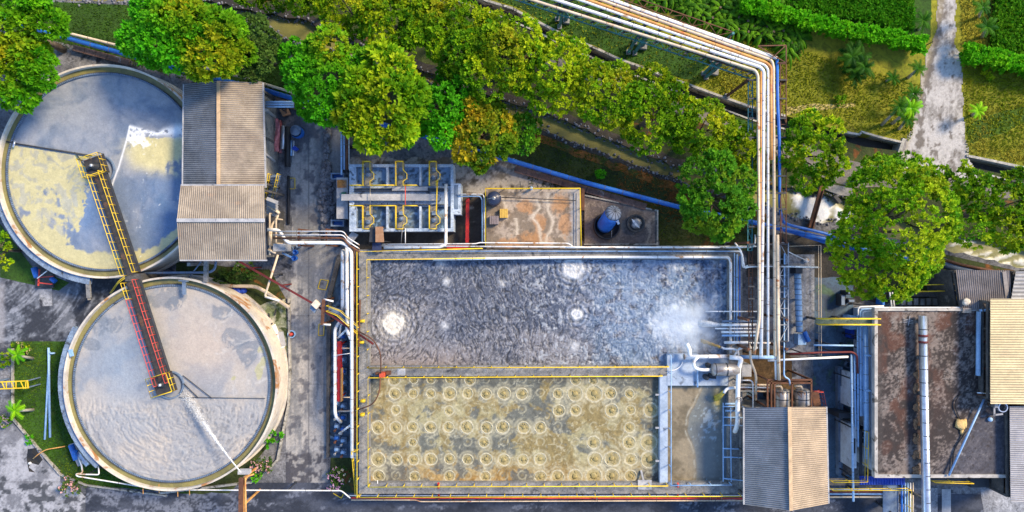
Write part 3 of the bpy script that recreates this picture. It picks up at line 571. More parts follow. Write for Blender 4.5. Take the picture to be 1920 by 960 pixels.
# dark wrinkled pool
px, py, X, Y = pxgrid(692,486,1367,688,2.45,0.06)
wx = px+16*(fbm(px/40, py/40, 131)-0.5)*2; wy = py+16*(fbm(px/40, py/40, 141)-0.5)*2
def rot(a): return wx*math.cos(a)+wy*math.sin(a), -wx*math.sin(a)+wy*math.cos(a)
def fieldr(a, seed): u, v = rot(a); return ridge(u/4.0, v/11, seed, 4)
w1 = 1-ss(px+60*(fbm(px/50, py/50, 133)-.5), 780, 900); w3 = ss(px+80*(fbm(px/50, py/50, 134)-.5), 1000, 1120); w2 = np.clip(1-w1-w3, 0, 1)
rg1 = w1*fieldr(math.radians(35+0), 151)+w2*fieldr(math.radians(-12), 155)+w3*ridge(wx/5.5, wy/6.5, 158, 4); fine = fbm(px/4, py/4, 161, 4); big = fbm(px/85, py/60, 171, 4)
cr = ss(rg1+0.1*(fine-.5), 0.60, 0.86)
C = lerp((0.062,0.075,0.11), (0.165,0.165,0.185), ss(big+0.3*(fine-.5)+0.10*ss(py,600,680), 0.35, 0.65))
bl = np.clip(0.55*ss(px+0.4*(480-py)+60*(big-.5), 900, 1150)*ss(640-py+0.15*(px-1000), -20, 60)+0.5*ss(530-py, 0, 45), 0, 1)
C = lerp(C, (0.03,0.13,0.32), bl*0.45)  # blue sky reflection and shade painted over the pool's right part
C = C*(0.75+0.5*fine[..., None]); C = lerp(C, (0.36,0.38,0.44), (ss(rg1, .50, .58)-ss(rg1, .62, .68))*.45*ss(fine, .3, .6)); C = lerp(C, (0.33,0.26,0.22), .45*ss(py, 630, 686)*ss(950-px, 0, 150)); C = lerp(C, (0.018,0.021,0.03), ss(rg1, 0.70, 0.84)*0.78)  # crest highlights and dark creases painted into the sludge colour
speck = ss(fbm(px/7, py/7, 181, 4), 0.60, 0.70)*ss(px, 860, 1050); C = lerp(C, (0.42,0.46,0.52), speck*0.6)
tan_ = ss(fbm(px/12, py/12, 191, 4), 0.62, 0.70)*ss(px, 1100, 1200); C = lerp(C, (0.33,0.28,0.22), tan_*0.2)
fo = 0*px
for a, c, r, s in ((737,607,22,.9),(1075,502,22,.8),(837,528,8,.8),(1080,590,11,.9),(833,611,8,.7),(1345,565,14,.5),(1343,491,9,.4),(940,531,7,.6),(827,494,9,.6),(1262,500,10,.4),(1218,488,12,.3),(1075,650,10,.6)):
    d = np.hypot(px-a, py-c)/r*(.72+.6*fbm(px/9, py/9, 207, 4)); f = np.exp(-(d)**2*1.3)*0.9+0.8*np.exp(-((d-0.75)/0.14)**2)*(r > 10); fo = np.maximum(fo, s*np.clip(f*(0.55+0.9*fine), 0, 1))
d = np.hypot((px-1285)/62, (py-607)/46); st = ss(1.25-d+1.1*(fbm(px/18, py/18, 201, 5)-.5), 0.1, 0.8)
C = lerp(C, (0.24,0.38,0.58), .35*ss(fbm(px/14, py/14, 209, 5)+.2*np.exp(-((px-1200)/120)**2), .45, .7)*ss(px, 1040, 1180)); C = lerp(C, (0.56,0.64,0.74), st*0.9); C = lerp(C, (0.80,0.76,0.66), fo*(px < 800)); C = lerp(C, (0.68,0.70,0.72), fo*(px >= 800))
rad = sum(np.exp(-((np.hypot(px-a, py-c)/r-1.6)/.8)**2)*np.sin(np.hypot(px-a, py-c)/1.6+4*fine) for a, c, r in ((737,607,24),(1075,502,20),(1080,590,11)))
C = C*(1+.35*rad[..., None]*(fo[..., None] < .3)); C = lerp(C, (0.52,0.47,0.40), .35*np.exp(-(np.hypot(px-740, py-612)/46)**2)*ss(fbm(px/5, py/9, 213, 4), .42, .6))
wave = rad+np.sin(np.hypot(px-1290, py-610)/4+3*fine)*np.exp(-((d-1.3)/0.6)**2)
Z = 2.45-0.07*cr*(1-0.8*st)+0.03*fine+0.08*fo+0.03*wave
npmesh('pool_surface', np.stack([X, Y, Z], -1).reshape(-1, 3), gridfaces(*px.shape), M['sludge_matt'], C.reshape(-1, 3), BAS, True)
# tan crusted pool
RINGS = []
for row, y, xs, rs in (('second', 738, (740,774,808,843,877,911,945,979,1046,1079,1113,1145,1180), (10,8,8,11,9,9,11,10,9,13,14,10,8)),
    ('top', 712, (740,775,808,843,880,1079,1113), (10,7,7,7,9,9,8)),
    ('third', 769, (743,842,1047,1079,1147,1182,1220), (8,8,10,9,11,8,12)),
    ('fourth', 801, (709,742,774,808,842,876,913,943,981,1012,1180), (11,10,9,10,9,11,10,11,10,10,9)),
    ('fifth', 830, (773,908,1112,1180,1217), (7,9,11,11,14)),
    ('sixth', 861, (708,744,776,808,843,877,912,945,980,1013,1115,1148,1183,1218), (12,10,9,10,9,9,10,10,9,10,12,13,10,14)),
    ('bottom', 893, (710,777,842,910,1013,1046,1079,1113,1148,1182), (10,9,9,9,10,11,12,14,12,10))):
    for i, (x, r) in enumerate(zip(xs, rs)): RINGS.append((row, i, len(xs), x+rg.uniform(-1, 1), y+rg.uniform(-1, 1), r))
px, py, X, Y = pxgrid(692,704,1238,907,2.4,0.075)
wx = px+18*(fbm(px/30, py/30, 231)-0.5)*2; wy = py+18*(fbm(px/30, py/30, 241)-0.5)*2
big = fbm(wx/38, wy/38, 251, 5, .6); fine = fbm(px/4.5, py/4.5, 261, 4); mid = ridge(wx/9, wy/9, 271, 4)
C = lerp((0.235,0.185,0.08), (0.33,0.30,0.17), ss(fbm(wx/22, wy/22, 281, 4), .4, .65))
C = lerp(C, (0.36,0.19,0.045), 0.65*ss(py+40*(big-.5)-0.05*(px-700), 830, 900)); C = lerp(C, (0.36,0.22,0.06), .5*np.exp(-((px-700)/45)**2-((py-830)/70)**2))
gm = ss(big+0.16*ss(760-py, 0, 70)+0.12*(fine-.5)+0.10*np.exp(-((px-960)/50)**2-((py-735)/30)**2), 0.50, 0.57); C = lerp(C, (0.10,0.115,0.115), gm*0.85)
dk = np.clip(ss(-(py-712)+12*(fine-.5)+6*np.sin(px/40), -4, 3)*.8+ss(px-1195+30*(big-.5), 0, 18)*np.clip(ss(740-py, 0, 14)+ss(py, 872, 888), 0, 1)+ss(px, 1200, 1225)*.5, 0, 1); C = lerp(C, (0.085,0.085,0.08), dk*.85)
C = lerp(C, (0.50,0.48,0.36), ss(mid, .80, .90)*.55); C = C*(0.62+0.76*fine[..., None])
Z = 2.40+0.045*mid+0.05*fine*(1-gm)
for gy, xs in ((712, (709,911,945,979,1013,1046,1147,1180)), (738, (709,1013,1214)), (769, (709,774,808,877,911,945,979,1113)), (801, (1046,1079,1113,1147,1216)), (830, (709,742,808,842,877,945,979,1013,1046,1079,1147)), (861, (1046,1080)), (893, (742,808,876,945,979,1216))):
    for gx in xs: d = np.hypot(px-gx, py-gy+2)/7.5; C = lerp(C, (0.50,0.47,0.33), .55*np.exp(-((d-1.0-.3*(fine-.5))/.16)**2)*ss(fbm(px/6, py/6, 291, 3), .3, .5)); C = lerp(C, (0.26,0.21,0.10), .5*np.exp(-(d/.45)**4))
for _, _, _, x, y, r in RINGS:
    d = np.hypot(px-x, py-y)/(r*1.12); C = lerp(C, (0.40,0.34,0.17), 0.7*np.exp(-(d/1.15)**6)); C = lerp(C, (0.66,0.63,0.50), (.22+.6*fine)*np.exp(-((d-1.0-.15*(fine-.5))/.13)**2)); C = lerp(C, (0.46,0.43,0.30), .5*np.exp(-((d-1.5)/.22)**2)*ss(mid, .4, .7)); Z = Z-0.03*np.exp(-(d/0.9)**6)
npmesh('pool_surface', np.stack([X, Y, Z], -1).reshape(-1, 3), gridfaces(*px.shape), M['crust'], C.reshape(-1, 3), BAS, True)
# small murky pool
px, py, X, Y = pxgrid(1251,722,1366,907,2.35,0.085)
fine = fbm(px/5, py/5, 301, 4); big = fbm(px/30, py/30, 311, 5)
C = lerp((0.14,0.115,0.07), (0.25,0.21,0.14), ss(big+.4*(fine-.5), .3, .7)); ed = px-(1303-14*np.exp(-((py-800)/40)**2)+10*(big-.5)+0.3*np.maximum(770-py, 0))
C = lerp(C, (0.15,0.18,0.19), ss(ed, 0, 4)*.7); C = lerp(C, (0.42,0.42,0.36), np.exp(-((ed+2)/1.6)**2)*.6*ss(fine, .3, .6))
C = lerp(C, (0.45,0.55,0.62), .45*ss(fbm(px/5, py/5, 321, 4)+.35*np.exp(-((px-1330)/18)**2-((py-790)/28)**2), .68, .85)*ss(ed, 0, 8)); C = lerp(C, (0.42,0.36,0.08), .8*np.exp(-((px-1346)/9)**2-((py-750)/14)**2))
C = lerp(C, (0.10,0.16,0.22), ss(px, 1352, 1360)*.8)
npmesh('pool_surface', np.stack([X, Y, 2.35+.05*fine+0*px], -1).reshape(-1, 3), gridfaces(*px.shape), M['sludge'], C.reshape(-1, 3), BAS, True)
ORD = ['first','second','third','fourth','fifth','sixth','seventh','eighth','ninth','tenth','eleventh','twelfth','thirteenth','fourteenth']
M['ringfoam'] = mat('ring_foam', (0.56,0.53,0.41), (0.36,0.34,0.22), 3.0, 0.9, bump=0.6, bscale=6)
M['boil'] = mat('boil_mud', (0.34,0.27,0.10), (0.2,0.17,0.08), 4.0, 0.5, bump=0.8, bscale=6)
for row, i, n, x, y, r in RINGS:
    c = P(x, y, 2.44); R = r*1.08*(H-2.44)/F; t = thing('foam_ring', '%s foam ring from the left in the %s row of the tan pool' % (ORD[i], row), 'foam ring', c, 'foam rings over the aerators of the tan pool')
    b = MB(); m = 40; vs = []; ph = rg.uniform(0, 6)
    for k in range(m):
        a = 2*math.pi*k/m; q = R*(1+0.04*math.sin(2*a+ph)+rg.uniform(-.025, .025)); wd = rg.uniform(.022, .05); hh = rg.uniform(.0, .05)
        for rr, zz in ((q-wd, -.03), (q-wd*.3, hh), (q+wd*.5, hh*.8), (q+wd*1.2, -.03)): vs.append((c.x+rr*math.cos(a), c.y+rr*math.sin(a), c.z+zz))
    b.add(vs, [(k*4+j, ((k+1) % m)*4+j, ((k+1) % m)*4+j+1, k*4+j+1) for k in range(m) for j in range(3)], 0, True); b.build('foam_rim', M['ringfoam'], t)
    b = MB(); b.blob((c.x+rg.uniform(-.04, .04), c.y+rg.uniform(-.04, .04), c.z-0.02), R*rg.uniform(.34, .45), (1, 1, .3), 12, .18, 0, x)
    for k in range(9): a = rg.uniform(0, 6.28); q = R*rg.uniform(.3, .75); b.blob((c.x+q*math.cos(a), c.y+q*math.sin(a), c.z-.02), rg.uniform(.04, .09), (1, 1, .5), 6, .3, 0, k)
    b.build('boil', M['boil'], t)
# yellow and brown outfall jets
def jet(a, c, w0, w1, m, label):
    b = MB(); A, B = P(*a), P(*c); n = 10
    for j in range(5):
        off = Vector((rg.uniform(-1, 1), rg.uniform(-1, 1), 0))*w0*.5
        b.tube([A+(B-A)*(i/n)+off*(0.3+i/n)+Vector((rg.uniform(-1, 1), rg.uniform(-1, 1), 0))*.04-Vector((0, 0, .8*(i/n)**2)) for i in range(n+1)], .1, 6, rr=[w0*.5+(w1-w0)*.5*i/n for i in range(n+1)])
    return b.build('water_outfall', m, label=label, cat='outfall')
brown = mat('ochre_water', (0.42,0.27,0.06), (0.25,0.16,0.05), 2.5, .3, bump=.8, bscale=5)
jet((1351,651,3.7), (1321,641,3.3), .16, .2, brown, 'ochre water spouting from a bent white pipe into the dark pool')
jet((1357,735,3.6), (1349,750,3.3), .25, .3, mat('yellow_water', (0.6,0.45,0.05), (0.4,0.3,0.05), 2.5, .3, bump=.6), 'yellow water falling from a pipe into the small murky pool')
jet((1352,609,3.5), (1318,608,3.1), .2, .45, M['foam'], 'white frothy outfall from the thick pipe over the dark pool')
# steam over the churning corner
sm = bpy.data.materials.new('steam'); sm.use_nodes = True; n_ = sm.node_tree; n_.nodes.remove(n_.nodes['Principled BSDF'])
pv = n_.nodes.new('ShaderNodeVolumePrincipled'); pv.inputs['Color'].default_value = (.9,.95,1,1); pv.inputs['Anisotropy'].default_value = 0.1
tc = n_.nodes.new('ShaderNodeTexCoord'); tn = n_.nodes.new('ShaderNodeTexNoise'); tn.inputs['Scale'].default_value = .55; tn.inputs['Detail'].default_value = 3
n_.links.new(tc.outputs['Object'], tn.inputs['Vector'])
gr = n_.nodes.new('ShaderNodeTexGradient'); gr.gradient_type = 'SPHERICAL'; mp = n_.nodes.new('ShaderNodeMapping'); n_.links.new(tc.outputs['Object'], mp.inputs[0]); mp.inputs['Scale'].default_value = (.27,.33,.8); mp.inputs['Location'].default_value = (0,0,-.64)
n_.links.new(mp.outputs[0], gr.inputs[0])
m1 = n_.nodes.new('ShaderNodeMath'); m1.operation = 'MULTIPLY'; n_.links.new(gr.outputs['Fac'], m1.inputs[0])
mr = n_.nodes.new('ShaderNodeMapRange'); n_.links.new(tn.outputs[0], mr.inputs[0]); mr.inputs[1].default_value = .42; mr.inputs[2].default_value = .68; mr.inputs[4].default_value = 1.1
n_.links.new(mr.outputs[0], m1.inputs[1]); n_.links.new(m1.outputs[0], pv.inputs['Density']); n_.links.new(pv.outputs[0], n_.nodes['Material Output'].inputs['Volume'])
b = MB(); c = P(1290,612,3.2); b.blob((c.x, c.y, 3.6), 3.9, (1, .85, .28), 20, .05); b.build('steam', sm, label='pale steam drifting over the churning corner of the dark pool', cat='steam', kind='stuff')
# stairs at the basin's corner
b = MB(); n = 14
for i in range(n):
    y = 850+i*5.4; z1 = ZB-.12-(ZB-.1)*i/n; b.pbox(664+i*.35, y, 672, y+5, max(0, z1-.22), z1)
st = thing('staircase', 'narrow steel stairs with yellow rails climbing the left end of basin', 'stairs', P(668,890,0)); b.build('steps', M['bluesteel'], st)
railing('handrail', [P(664,842,2.9), P(671,925,.1)], st, step=1.2); railing('handrail', [P(664,841,2.9), P(673,841,2.9)], st, step=.8)

# ---------------------------------------------------------------- eight cell unit
ZC = 2.6; uc = P(742,372,ZC); U = thing('cell_tank', 'concrete tank of small blue cells with yellow railed gangways', 'tank', (uc.x, uc.y, 0))
b = MB(); b.pbox(655,308,850,313,0,ZC); b.pbox(655,428,850,434,0,ZC); b.pbox(655,313,664,428,0,ZC-.004); b.pbox(845,313,850,428,0,ZC-.004)
b.pbox(664,349,845,396-9,0.02,ZC-.25)
for x in (724, 786): b.pbox(x,313,x+4,349,0,ZC-.008); b.pbox(x,387,x+4,428,0,ZC-.008)
b.pbox(664,313,668,349,0,ZC-.012); b.pbox(664,387,668,428,0,ZC-.012)
b.build('wall', mat('cell_concrete', (0.46,0.54,0.66), (0.26,0.34,0.45), 1.0, .8, grime=.5, c3=(0.08,0.10,0.14), s3=1.2, t3=.58), U)
b = MB(); b.pbox(640,364,818,376,ZC-.25,ZC+.3); b.build('cover_channel', M['concrete_light'], U)
b = MB()
for y in (353, 357, 383): b.pbox(664,y,840,y+1.6,ZC-.25,ZC+.1)
b.build('cable_tray', M['dark'], U)
b = MB(); b.pbox(735,350,802,357.5,ZC-.24,ZC+.12); b.build('cover_slab', M['concrete_light'], U)
px, py, X, Y = pxgrid(664,312,846,429,ZC-.6,0.08); f = fbm(px/5, py/5, 401, 4); g2 = fbm(px/14, py/14, 411, 4)
up = (py < 370)*1.0
C = lerp((0.05,0.085,0.13), (0.20,0.32,0.48), ss(f+.4*(g2-.5)+.12*up, .4, .66)); C = lerp(C, (0.17,0.185,0.16), ss(g2, .5, .62)*.6*(1-up))
npmesh('cell_water', np.stack([X, Y, ZC-.6+.06*f], -1).reshape(-1, 3), gridfaces(*px.shape), M['sludge'], C.reshape(-1, 3), U, True)
for (x0, x1), gm in (((684,698), M['rust']), ((745,759), M['concrete_brown']), ((807,820), M['concrete_light'])):
    for (y0, y1) in ((305,349), (387,430)):
        b = MB(); b.pbox(x0, y0, x1, y1, ZC+.0, ZC+.12); b.build('gangway', mat('gangway_grate', (0.26,0.23,0.18), (0.17,0.16,0.14), 1.5, .8, c3=(0.07,0.06,0.05), s3=1.5, t3=.55), U)
        ym = (y0+y1)/2+4; z = ZC+.12
        railing('handrail', [P(x0,y0,z), P(x0,y1,z)], U, step=1.1); railing('handrail', [P(x1,y0,z), P(x1,ym-10,z), P(x1+7,ym-3,z), P(x1+7,ym+6,z), P(x1,ym+11,z), P(x1,y1,z)], U, step=1.1, mid=False)
        e = y1 if y0 > 370 else y0; railing('handrail', [P(x0,e,z), P(x1,e,z)], U, step=.7)
        b = MB(); c = P((x0+x1)/2, ym+rg.uniform(-6, 6), z); b.lathe(c, [(.0,.45),(.2,.45),(.22,0)], 12); c2 = P((x0+x1)/2+1, ym-12, z); b.box(c2.x-.2, c2.y-.15, z, c2.x+.15, c2.y+.2, z+.3); b.build('drive_motor', M['bluesteel'], U)
for y in (349, 387):
    for x0, x1 in ((660,684),(698,745),(759,784)): railing('handrail', [P(x0,y,ZC), P(x1,y,ZC)], U, step=1.2)
railing('handrail', [P(822,340,ZC), P(820,395,ZC)], U, step=1.3)
b = MB(); b.pbox(850,344,864,402,0,ZC-.2); b.build('outlet_chamber', mat('cell_concrete', (0,0,0)), U); b = MB(); b.pbox(852,347,859,392,ZC-.2,ZC-.15); b.build('chamber_water', M['bluesteel'], U)
b = MB(); b.pbox(631,333,652,410,0,1.9); b.build('inlet_block', M['concrete_light'], U)
b = MB(); b.pbox(632,337,650,352,1.9,1.95); b.build('brown_cover', M['concrete_brown'], U)
b = MB(); b.pbox(640,360,648,370,1.9,2.1); b.build('hatch', mat('dark_green', (0.02,0.12,0.09), None, 1, .6), U)
for y0, nm in ((324,'upper'), (412,'lower')):
    t = thing('inlet_box', 'small open blue-grey box left of the cell tank, %s one' % nm, 'open box', P(632,y0+6,0)); b = MB()
    b.pbox(620,y0,645,y0+2.5,0,1.2); b.pbox(620,y0+10,645,y0+12.5,0,1.2); b.pbox(620,y0+2.5,622.5,y0+10,0,1.19); b.pbox(642.5,y0+2.5,645,y0+10,0,1.19); b.build('sides', M['bluesteel'], t)
    b = MB(); b.pbox(622.5,y0+2.5,642.5,y0+10,.02,.6); b.build('water_inside', M['blue'], t)
b = MB(); b.pprism([(660,434),(672,440),(655,462),(646,452)], 1.6, 1.75); b.build('sloping_chute', M['concrete_light'], label='pale slanting chute slab at lower left corner of the cell tank', cat='slab')
# two small roofs by the tank
def slab_roof(name, label, pts, z0, z1, m, cat='shed'):
    t = thing(name, label, cat, P(sum(p[0] for p in pts)/len(pts), sum(p[1] for p in pts)/len(pts), 0)); b = MB(); b.pprism(pts, z1-.08, z1); b.build('roof', m, t)
    cx = sum(p[0] for p in pts)/len(pts); cy = sum(p[1] for p in pts)/len(pts); b = MB()
    for p in pts: q = P(cx+(p[0]-cx)*.88, cy+(p[1]-cy)*.88, z1); b.beam((q.x, q.y, z0), (q.x, q.y, z1-.08), .1)
    b.build('posts', M['dark'], t); return t
t = slab_roof('small_shed', 'tiny shed with brown plank roof at corner of the cell tank', [(704,425),(718,425),(720,454),(704,454)], 0, 4.2, M['wood'])
b = MB(); b.pprism([(694,426),(703.5,425.5),(703.5,454),(692,454)], 3.75, 3.85); b.build('dark_roof_slope', M['dark'], t)
slab_roof('small_canopy', 'small navy blue canopy below the brown plank roof', [(698,455),(715,455),(715,472),(698,472)], 0, 3.6, mat('navy_sheet', (0.02,0.035,0.10), (0.015,0.02,0.06), 1, .6))

for i, (pts, m_, r_, lb) in enumerate((([(760,348,3.3),(760,386,3.3)], 'redrail', .045, 'thin red pipe crossing the middle of the cell tank'), ([(755,418,3.2),(752,458,3.1)], 'steel', .03, 'left thin rod below the cell tank'), ([(760,428,3.2),(760,460,3.1)], 'white', .04, 'right pale rod below the cell tank'), ([(694,352,3.2),(694,386,3.2)], 'steel', .03, 'thin steel rod across left end of the cell tank channel'))):
    b = MB(); b.tube([P(*p) for p in pts], r_, 6); b.build('rod', M[m_], label=lb, cat='rod')
# ---------------------------------------------------------------- corrugated roofs and sheds
def corrugated(name, r0, r1, e1, e0, m, parent, pitch=0.175, amp=0.026):
    """ridge corner r0-r1, eave corner e0-e1 (world); waves run from ridge to eave"""
    r0, r1, e1, e0 = [np.array(v) for v in (r0, r1, e1, e0)]; L = np.linalg.norm(r1-r0); nu = int(L/pitch)*4+1; nv = 9
    u = np.linspace(0, 1, nu)[:, None, None]; v = np.linspace(0, 1, nv)[None, :, None]
    Pt = (r0*(1-u)+r1*u)*(1-v)+(e0*(1-u)+e1*u)*v
    nrm = np.cross(r1-r0, e0-r0); nrm = nrm/np.linalg.norm(nrm); nrm = nrm*np.sign(nrm[2])
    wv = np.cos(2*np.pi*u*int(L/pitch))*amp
    sheet_ = np.floor(u[:, :, 0]*L/1.0).astype(int); jit = np.random.default_rng(nu).uniform(-.012, .012, (sheet_.max()+2, 6))
    j = jit[sheet_[:, :1].repeat(nv, 1), (v[:, :, 0]*4.99).astype(int).repeat(nu, 0)][..., None]
    Pt = Pt+nrm*(wv+j); bot = Pt-nrm*0.025
    V = np.concatenate([Pt.reshape(-1, 3), bot.reshape(-1, 3)]); a = np.arange(nu*nv).reshape(nu, nv); n = nu*nv
    top = np.stack([a[:-1, :-1], a[1:, :-1], a[1:, 1:], a[:-1, 1:]], -1).reshape(-1, 4); fs = [top, top[:, ::-1]+n]
    for e in (a[0], a[-1], a[:, 0], a[:, -1]): fs.append(np.stack([e[:-1], e[1:], e[1:]+n, e[:-1]+n], -1))
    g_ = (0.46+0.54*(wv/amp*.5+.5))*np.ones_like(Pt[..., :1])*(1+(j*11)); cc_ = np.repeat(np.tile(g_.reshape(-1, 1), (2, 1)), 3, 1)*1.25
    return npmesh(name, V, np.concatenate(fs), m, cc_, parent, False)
def shed(label, ridge, eaveA, eaveB, zr, ze, mA, mB, wall=None, cat='shed', nm='shed', walls=True):
    """ridge=(p,q) px, eaveA/eaveB=(p,q) px in the same direction"""
    R = [P(*p, zr) for p in ridge]; A = [P(*p, ze) for p in eaveA]; B = [P(*p, ze) for p in eaveB]
    c = (A[0]+A[1]+B[0]+B[1])/4; t = thing(nm, label, cat, (c.x, c.y, 0))
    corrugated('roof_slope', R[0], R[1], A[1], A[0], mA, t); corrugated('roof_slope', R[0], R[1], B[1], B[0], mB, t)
    d = (R[1]-R[0]).normalized()
    b = MB(); b.beam(R[0]+Vector((0,0,.05)), R[1]+Vector((0,0,.05)), .3, .05); b.build('ridge_cap', M['concrete_light'] if mA is M['roof_tan'] else mat('tan_cap', (0.6,0.42,0.25), None, 1, .6), t)
    for k, (E, O) in enumerate(((A, B), (B, A))):
        b = MB(); o = (O[0]-E[0]).normalized()*-.05; b.beam(E[0]+o-Vector((0,0,.06)), E[1]+o-Vector((0,0,.06)), .12, .14); b.build('gutter', M['concrete_light'], t)
    b = MB(); cs = [A[0], A[1], B[1], B[0]]; cs = [c+(Vector((p.x, p.y, ze))-Vector((c.x, c.y, ze)))*.9 for p in cs]; cs = [Vector((p.x, p.y, ze-.15)) for p in cs]
    for i in range(4):
        p, q = cs[i], cs[(i+1) % 4]; n = max(1, int((q-p).length/3.2)); b.beam(p, q, .14, .2)
        for k in range(n): s = p+(q-p)*k/n; b.beam((s.x, s.y, 0), s, .18)
    b.beam((R[0]+(R[1]-R[0])*.05)-Vector((0,0,.2)), (R[1]+(R[0]-R[1])*.05)-Vector((0,0,.2)), .12, .2)
    b.build('frame', M['concrete_dark'], t)
    if walls:
        b = MB(); cw = [c+(Vector((p.x, p.y, 0))-Vector((c.x, c.y, 0)))*.98 for p in cs]; ww = [(p.x, p.y) for p in cw]
        for i in range(4):
            p, q = Vector((*ww[i], 1.6)), Vector((*ww[(i+1) % 4], 1.6)); dd = (q-p)*.03; b.beam(p+dd, q-dd, .12, 3.2)
        b.build('wall', wall or M['concrete'], t)
    return t
SA = shed('long shed roof with shade-darkened left slope and tan right slope, beside upper tank', ((410,152),(410,352)), ((345,158),(343,352)), ((492,155),(497,352)), 5.7, 4.6, mat('roof_shade_side', (0.15,0.165,0.195), (0.09,0.10,0.12), .5, .7, attr='Col', bump=.03), M['roof_tan'])  # left slope away from the sun: shade put into its sheet colour
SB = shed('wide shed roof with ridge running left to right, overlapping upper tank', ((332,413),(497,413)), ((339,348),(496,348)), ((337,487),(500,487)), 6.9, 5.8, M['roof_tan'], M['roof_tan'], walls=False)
SC = shed('shed roof with left slope tinted blue-grey for shade and cream right slope, right of basin', ((1480,763),(1483,957)), ((1396,765),(1396,946)), ((1549,763),(1553,944)), 7.0, 5.4, mat('roof_shade_blue', (0.17,0.19,0.23), (0.12,0.14,0.17), .5, .7, attr='Col', bump=.03), M['roof_pink'])  # blue-grey of the left slope is shade put into the sheet
def mono(label, tl, tr, br, bl, z, m, vertical, dz=.25, nm='shed', legs=True, pitch=.18, mw=None):
    a, b_, c, d = P(*tl, z), P(*tr, z+ (0 if vertical else -dz)), P(*br, z-dz), P(*bl, z-(dz if vertical else 0)); cc = (a+b_+c+d)/4; t = thing(nm, label, 'roofed shed', (cc.x, cc.y, 0))
    if vertical: corrugated('roof_sheet', a, b_, c, d, m, t, pitch)
    else: corrugated('roof_sheet', a, d, c, b_, m, t, pitch)
    b = MB(); cs = [cc+(Vector((p.x, p.y, cc.z))-cc)*.93 for p in (a, b_, c, d)]
    for i in range(4):
        p, q = cs[i]-Vector((0,0,.4)), cs[(i+1) % 4]-Vector((0,0,.4)); b.beam(p, q, .15, .25); b.beam((p.x, p.y, 0), p, .2)
    b.build('frame', M['concrete_dark'], t)
    b = MB(); 
    for i in range(4):
        p, q = cs[i], cs[(i+1) % 4]; hh = z*.8; b.beam((p.x*.99+q.x*.01, p.y*.99+q.y*.01, hh/2), (q.x*.99+p.x*.01, q.y*.99+p.y*.01, hh/2), .1, hh)
    b.build('wall', mw or M['concrete_dark'], t); return t
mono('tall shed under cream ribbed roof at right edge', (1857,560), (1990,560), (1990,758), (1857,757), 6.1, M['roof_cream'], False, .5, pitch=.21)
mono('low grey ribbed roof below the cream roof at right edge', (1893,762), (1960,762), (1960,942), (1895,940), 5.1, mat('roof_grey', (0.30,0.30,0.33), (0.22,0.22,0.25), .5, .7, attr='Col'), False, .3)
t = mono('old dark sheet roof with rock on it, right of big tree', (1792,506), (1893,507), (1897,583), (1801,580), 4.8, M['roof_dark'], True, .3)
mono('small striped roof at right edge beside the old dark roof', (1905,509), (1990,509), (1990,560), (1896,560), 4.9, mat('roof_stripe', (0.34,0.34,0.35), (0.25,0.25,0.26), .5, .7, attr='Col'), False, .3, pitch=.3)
b = MB(); p = P(1811,566,4.75); b.blob((p.x, p.y, p.z+.05), .35, (1.15,.9,.45), 8, .2); b.build('rock', mat('white_rock', (0.62,0.56,0.48), None, 2, .9), label='white rock lying on the old dark sheet roof', cat='rock')
b = MB(); q0, q1 = P(1883,509,4.9), P(1889,560,4.6); b.beam(q0, q1, .35, .05); b.build('loose_sheet', mat('lead_flash', (0.28,0.25,0.24), None, 1, .6), label='loose brown plank strip along right side of the old dark roof', cat='plank')

# ---------------------------------------------------------------- flat roofed building
ZR = 4.5; hc = P(1760,735,ZR); HB = thing('flat_roof_building', 'building with dirty flat roof and pale parapet', 'building', (hc.x, hc.y, 0))
b = MB(); b.pprism([(1645,583),(1885,583),(1888,890),(1648,890)], 0, ZR-.25); b.build('wall', M['whitewall'], HB)
px, py, X, Y = pxgrid(1645,583,1890,891,ZR-.2,0.09); f = fbm(px/4, py/4, 501, 5, .75); g2 = fbm(px/35, py/35, 511, 6, .6); g3 = ridge(px/30, py/22, 521, 4)
C = lerp((0.034,0.026,0.026), (0.20,0.165,0.15), ss(.75*g2+.25*fbm(px/10, py/14, 561, 5, .6)+.95*(f-.5), .44, .68)); C = lerp(C, (0.13,0.05,0.03), ss(fbm(px/28, py/40, 531, 4), .54, .68)*.55*(1-ss(px+.7*(py-700), 1700, 1850)))
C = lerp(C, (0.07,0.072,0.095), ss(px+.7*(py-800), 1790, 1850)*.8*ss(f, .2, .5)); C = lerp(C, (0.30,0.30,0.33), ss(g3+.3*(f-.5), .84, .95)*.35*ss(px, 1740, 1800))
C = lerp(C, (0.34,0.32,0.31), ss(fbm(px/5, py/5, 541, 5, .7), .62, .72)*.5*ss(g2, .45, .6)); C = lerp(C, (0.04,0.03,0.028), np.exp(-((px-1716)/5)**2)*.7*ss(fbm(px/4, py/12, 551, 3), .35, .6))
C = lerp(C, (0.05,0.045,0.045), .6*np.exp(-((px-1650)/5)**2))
npmesh('roof_surface', np.stack([X, Y, ZR-.2+.05*f], -1).reshape(-1, 3), gridfaces(*px.shape), M['crust'], C.reshape(-1, 3), HB, True)
b = MB(); b.pbox(1640,578,1646,896,ZR-.5,ZR); b.pbox(1646,578,1893,583,ZR-.5,ZR-.004); b.pbox(1646,890,1893,896,ZR-.5,ZR-.004); b.build('parapet', mat('parapet_concrete', (0.48,0.45,0.42), (0.3,0.29,0.28), 1, .85, c3=(0.12,0.11,0.1), s3=1.2, t3=.57), HB)
b = MB(); b.pbox(1640,575.5,1888,577.5,ZR-.2,ZR-.05); b.build('edge_flashing', M['white'], HB)
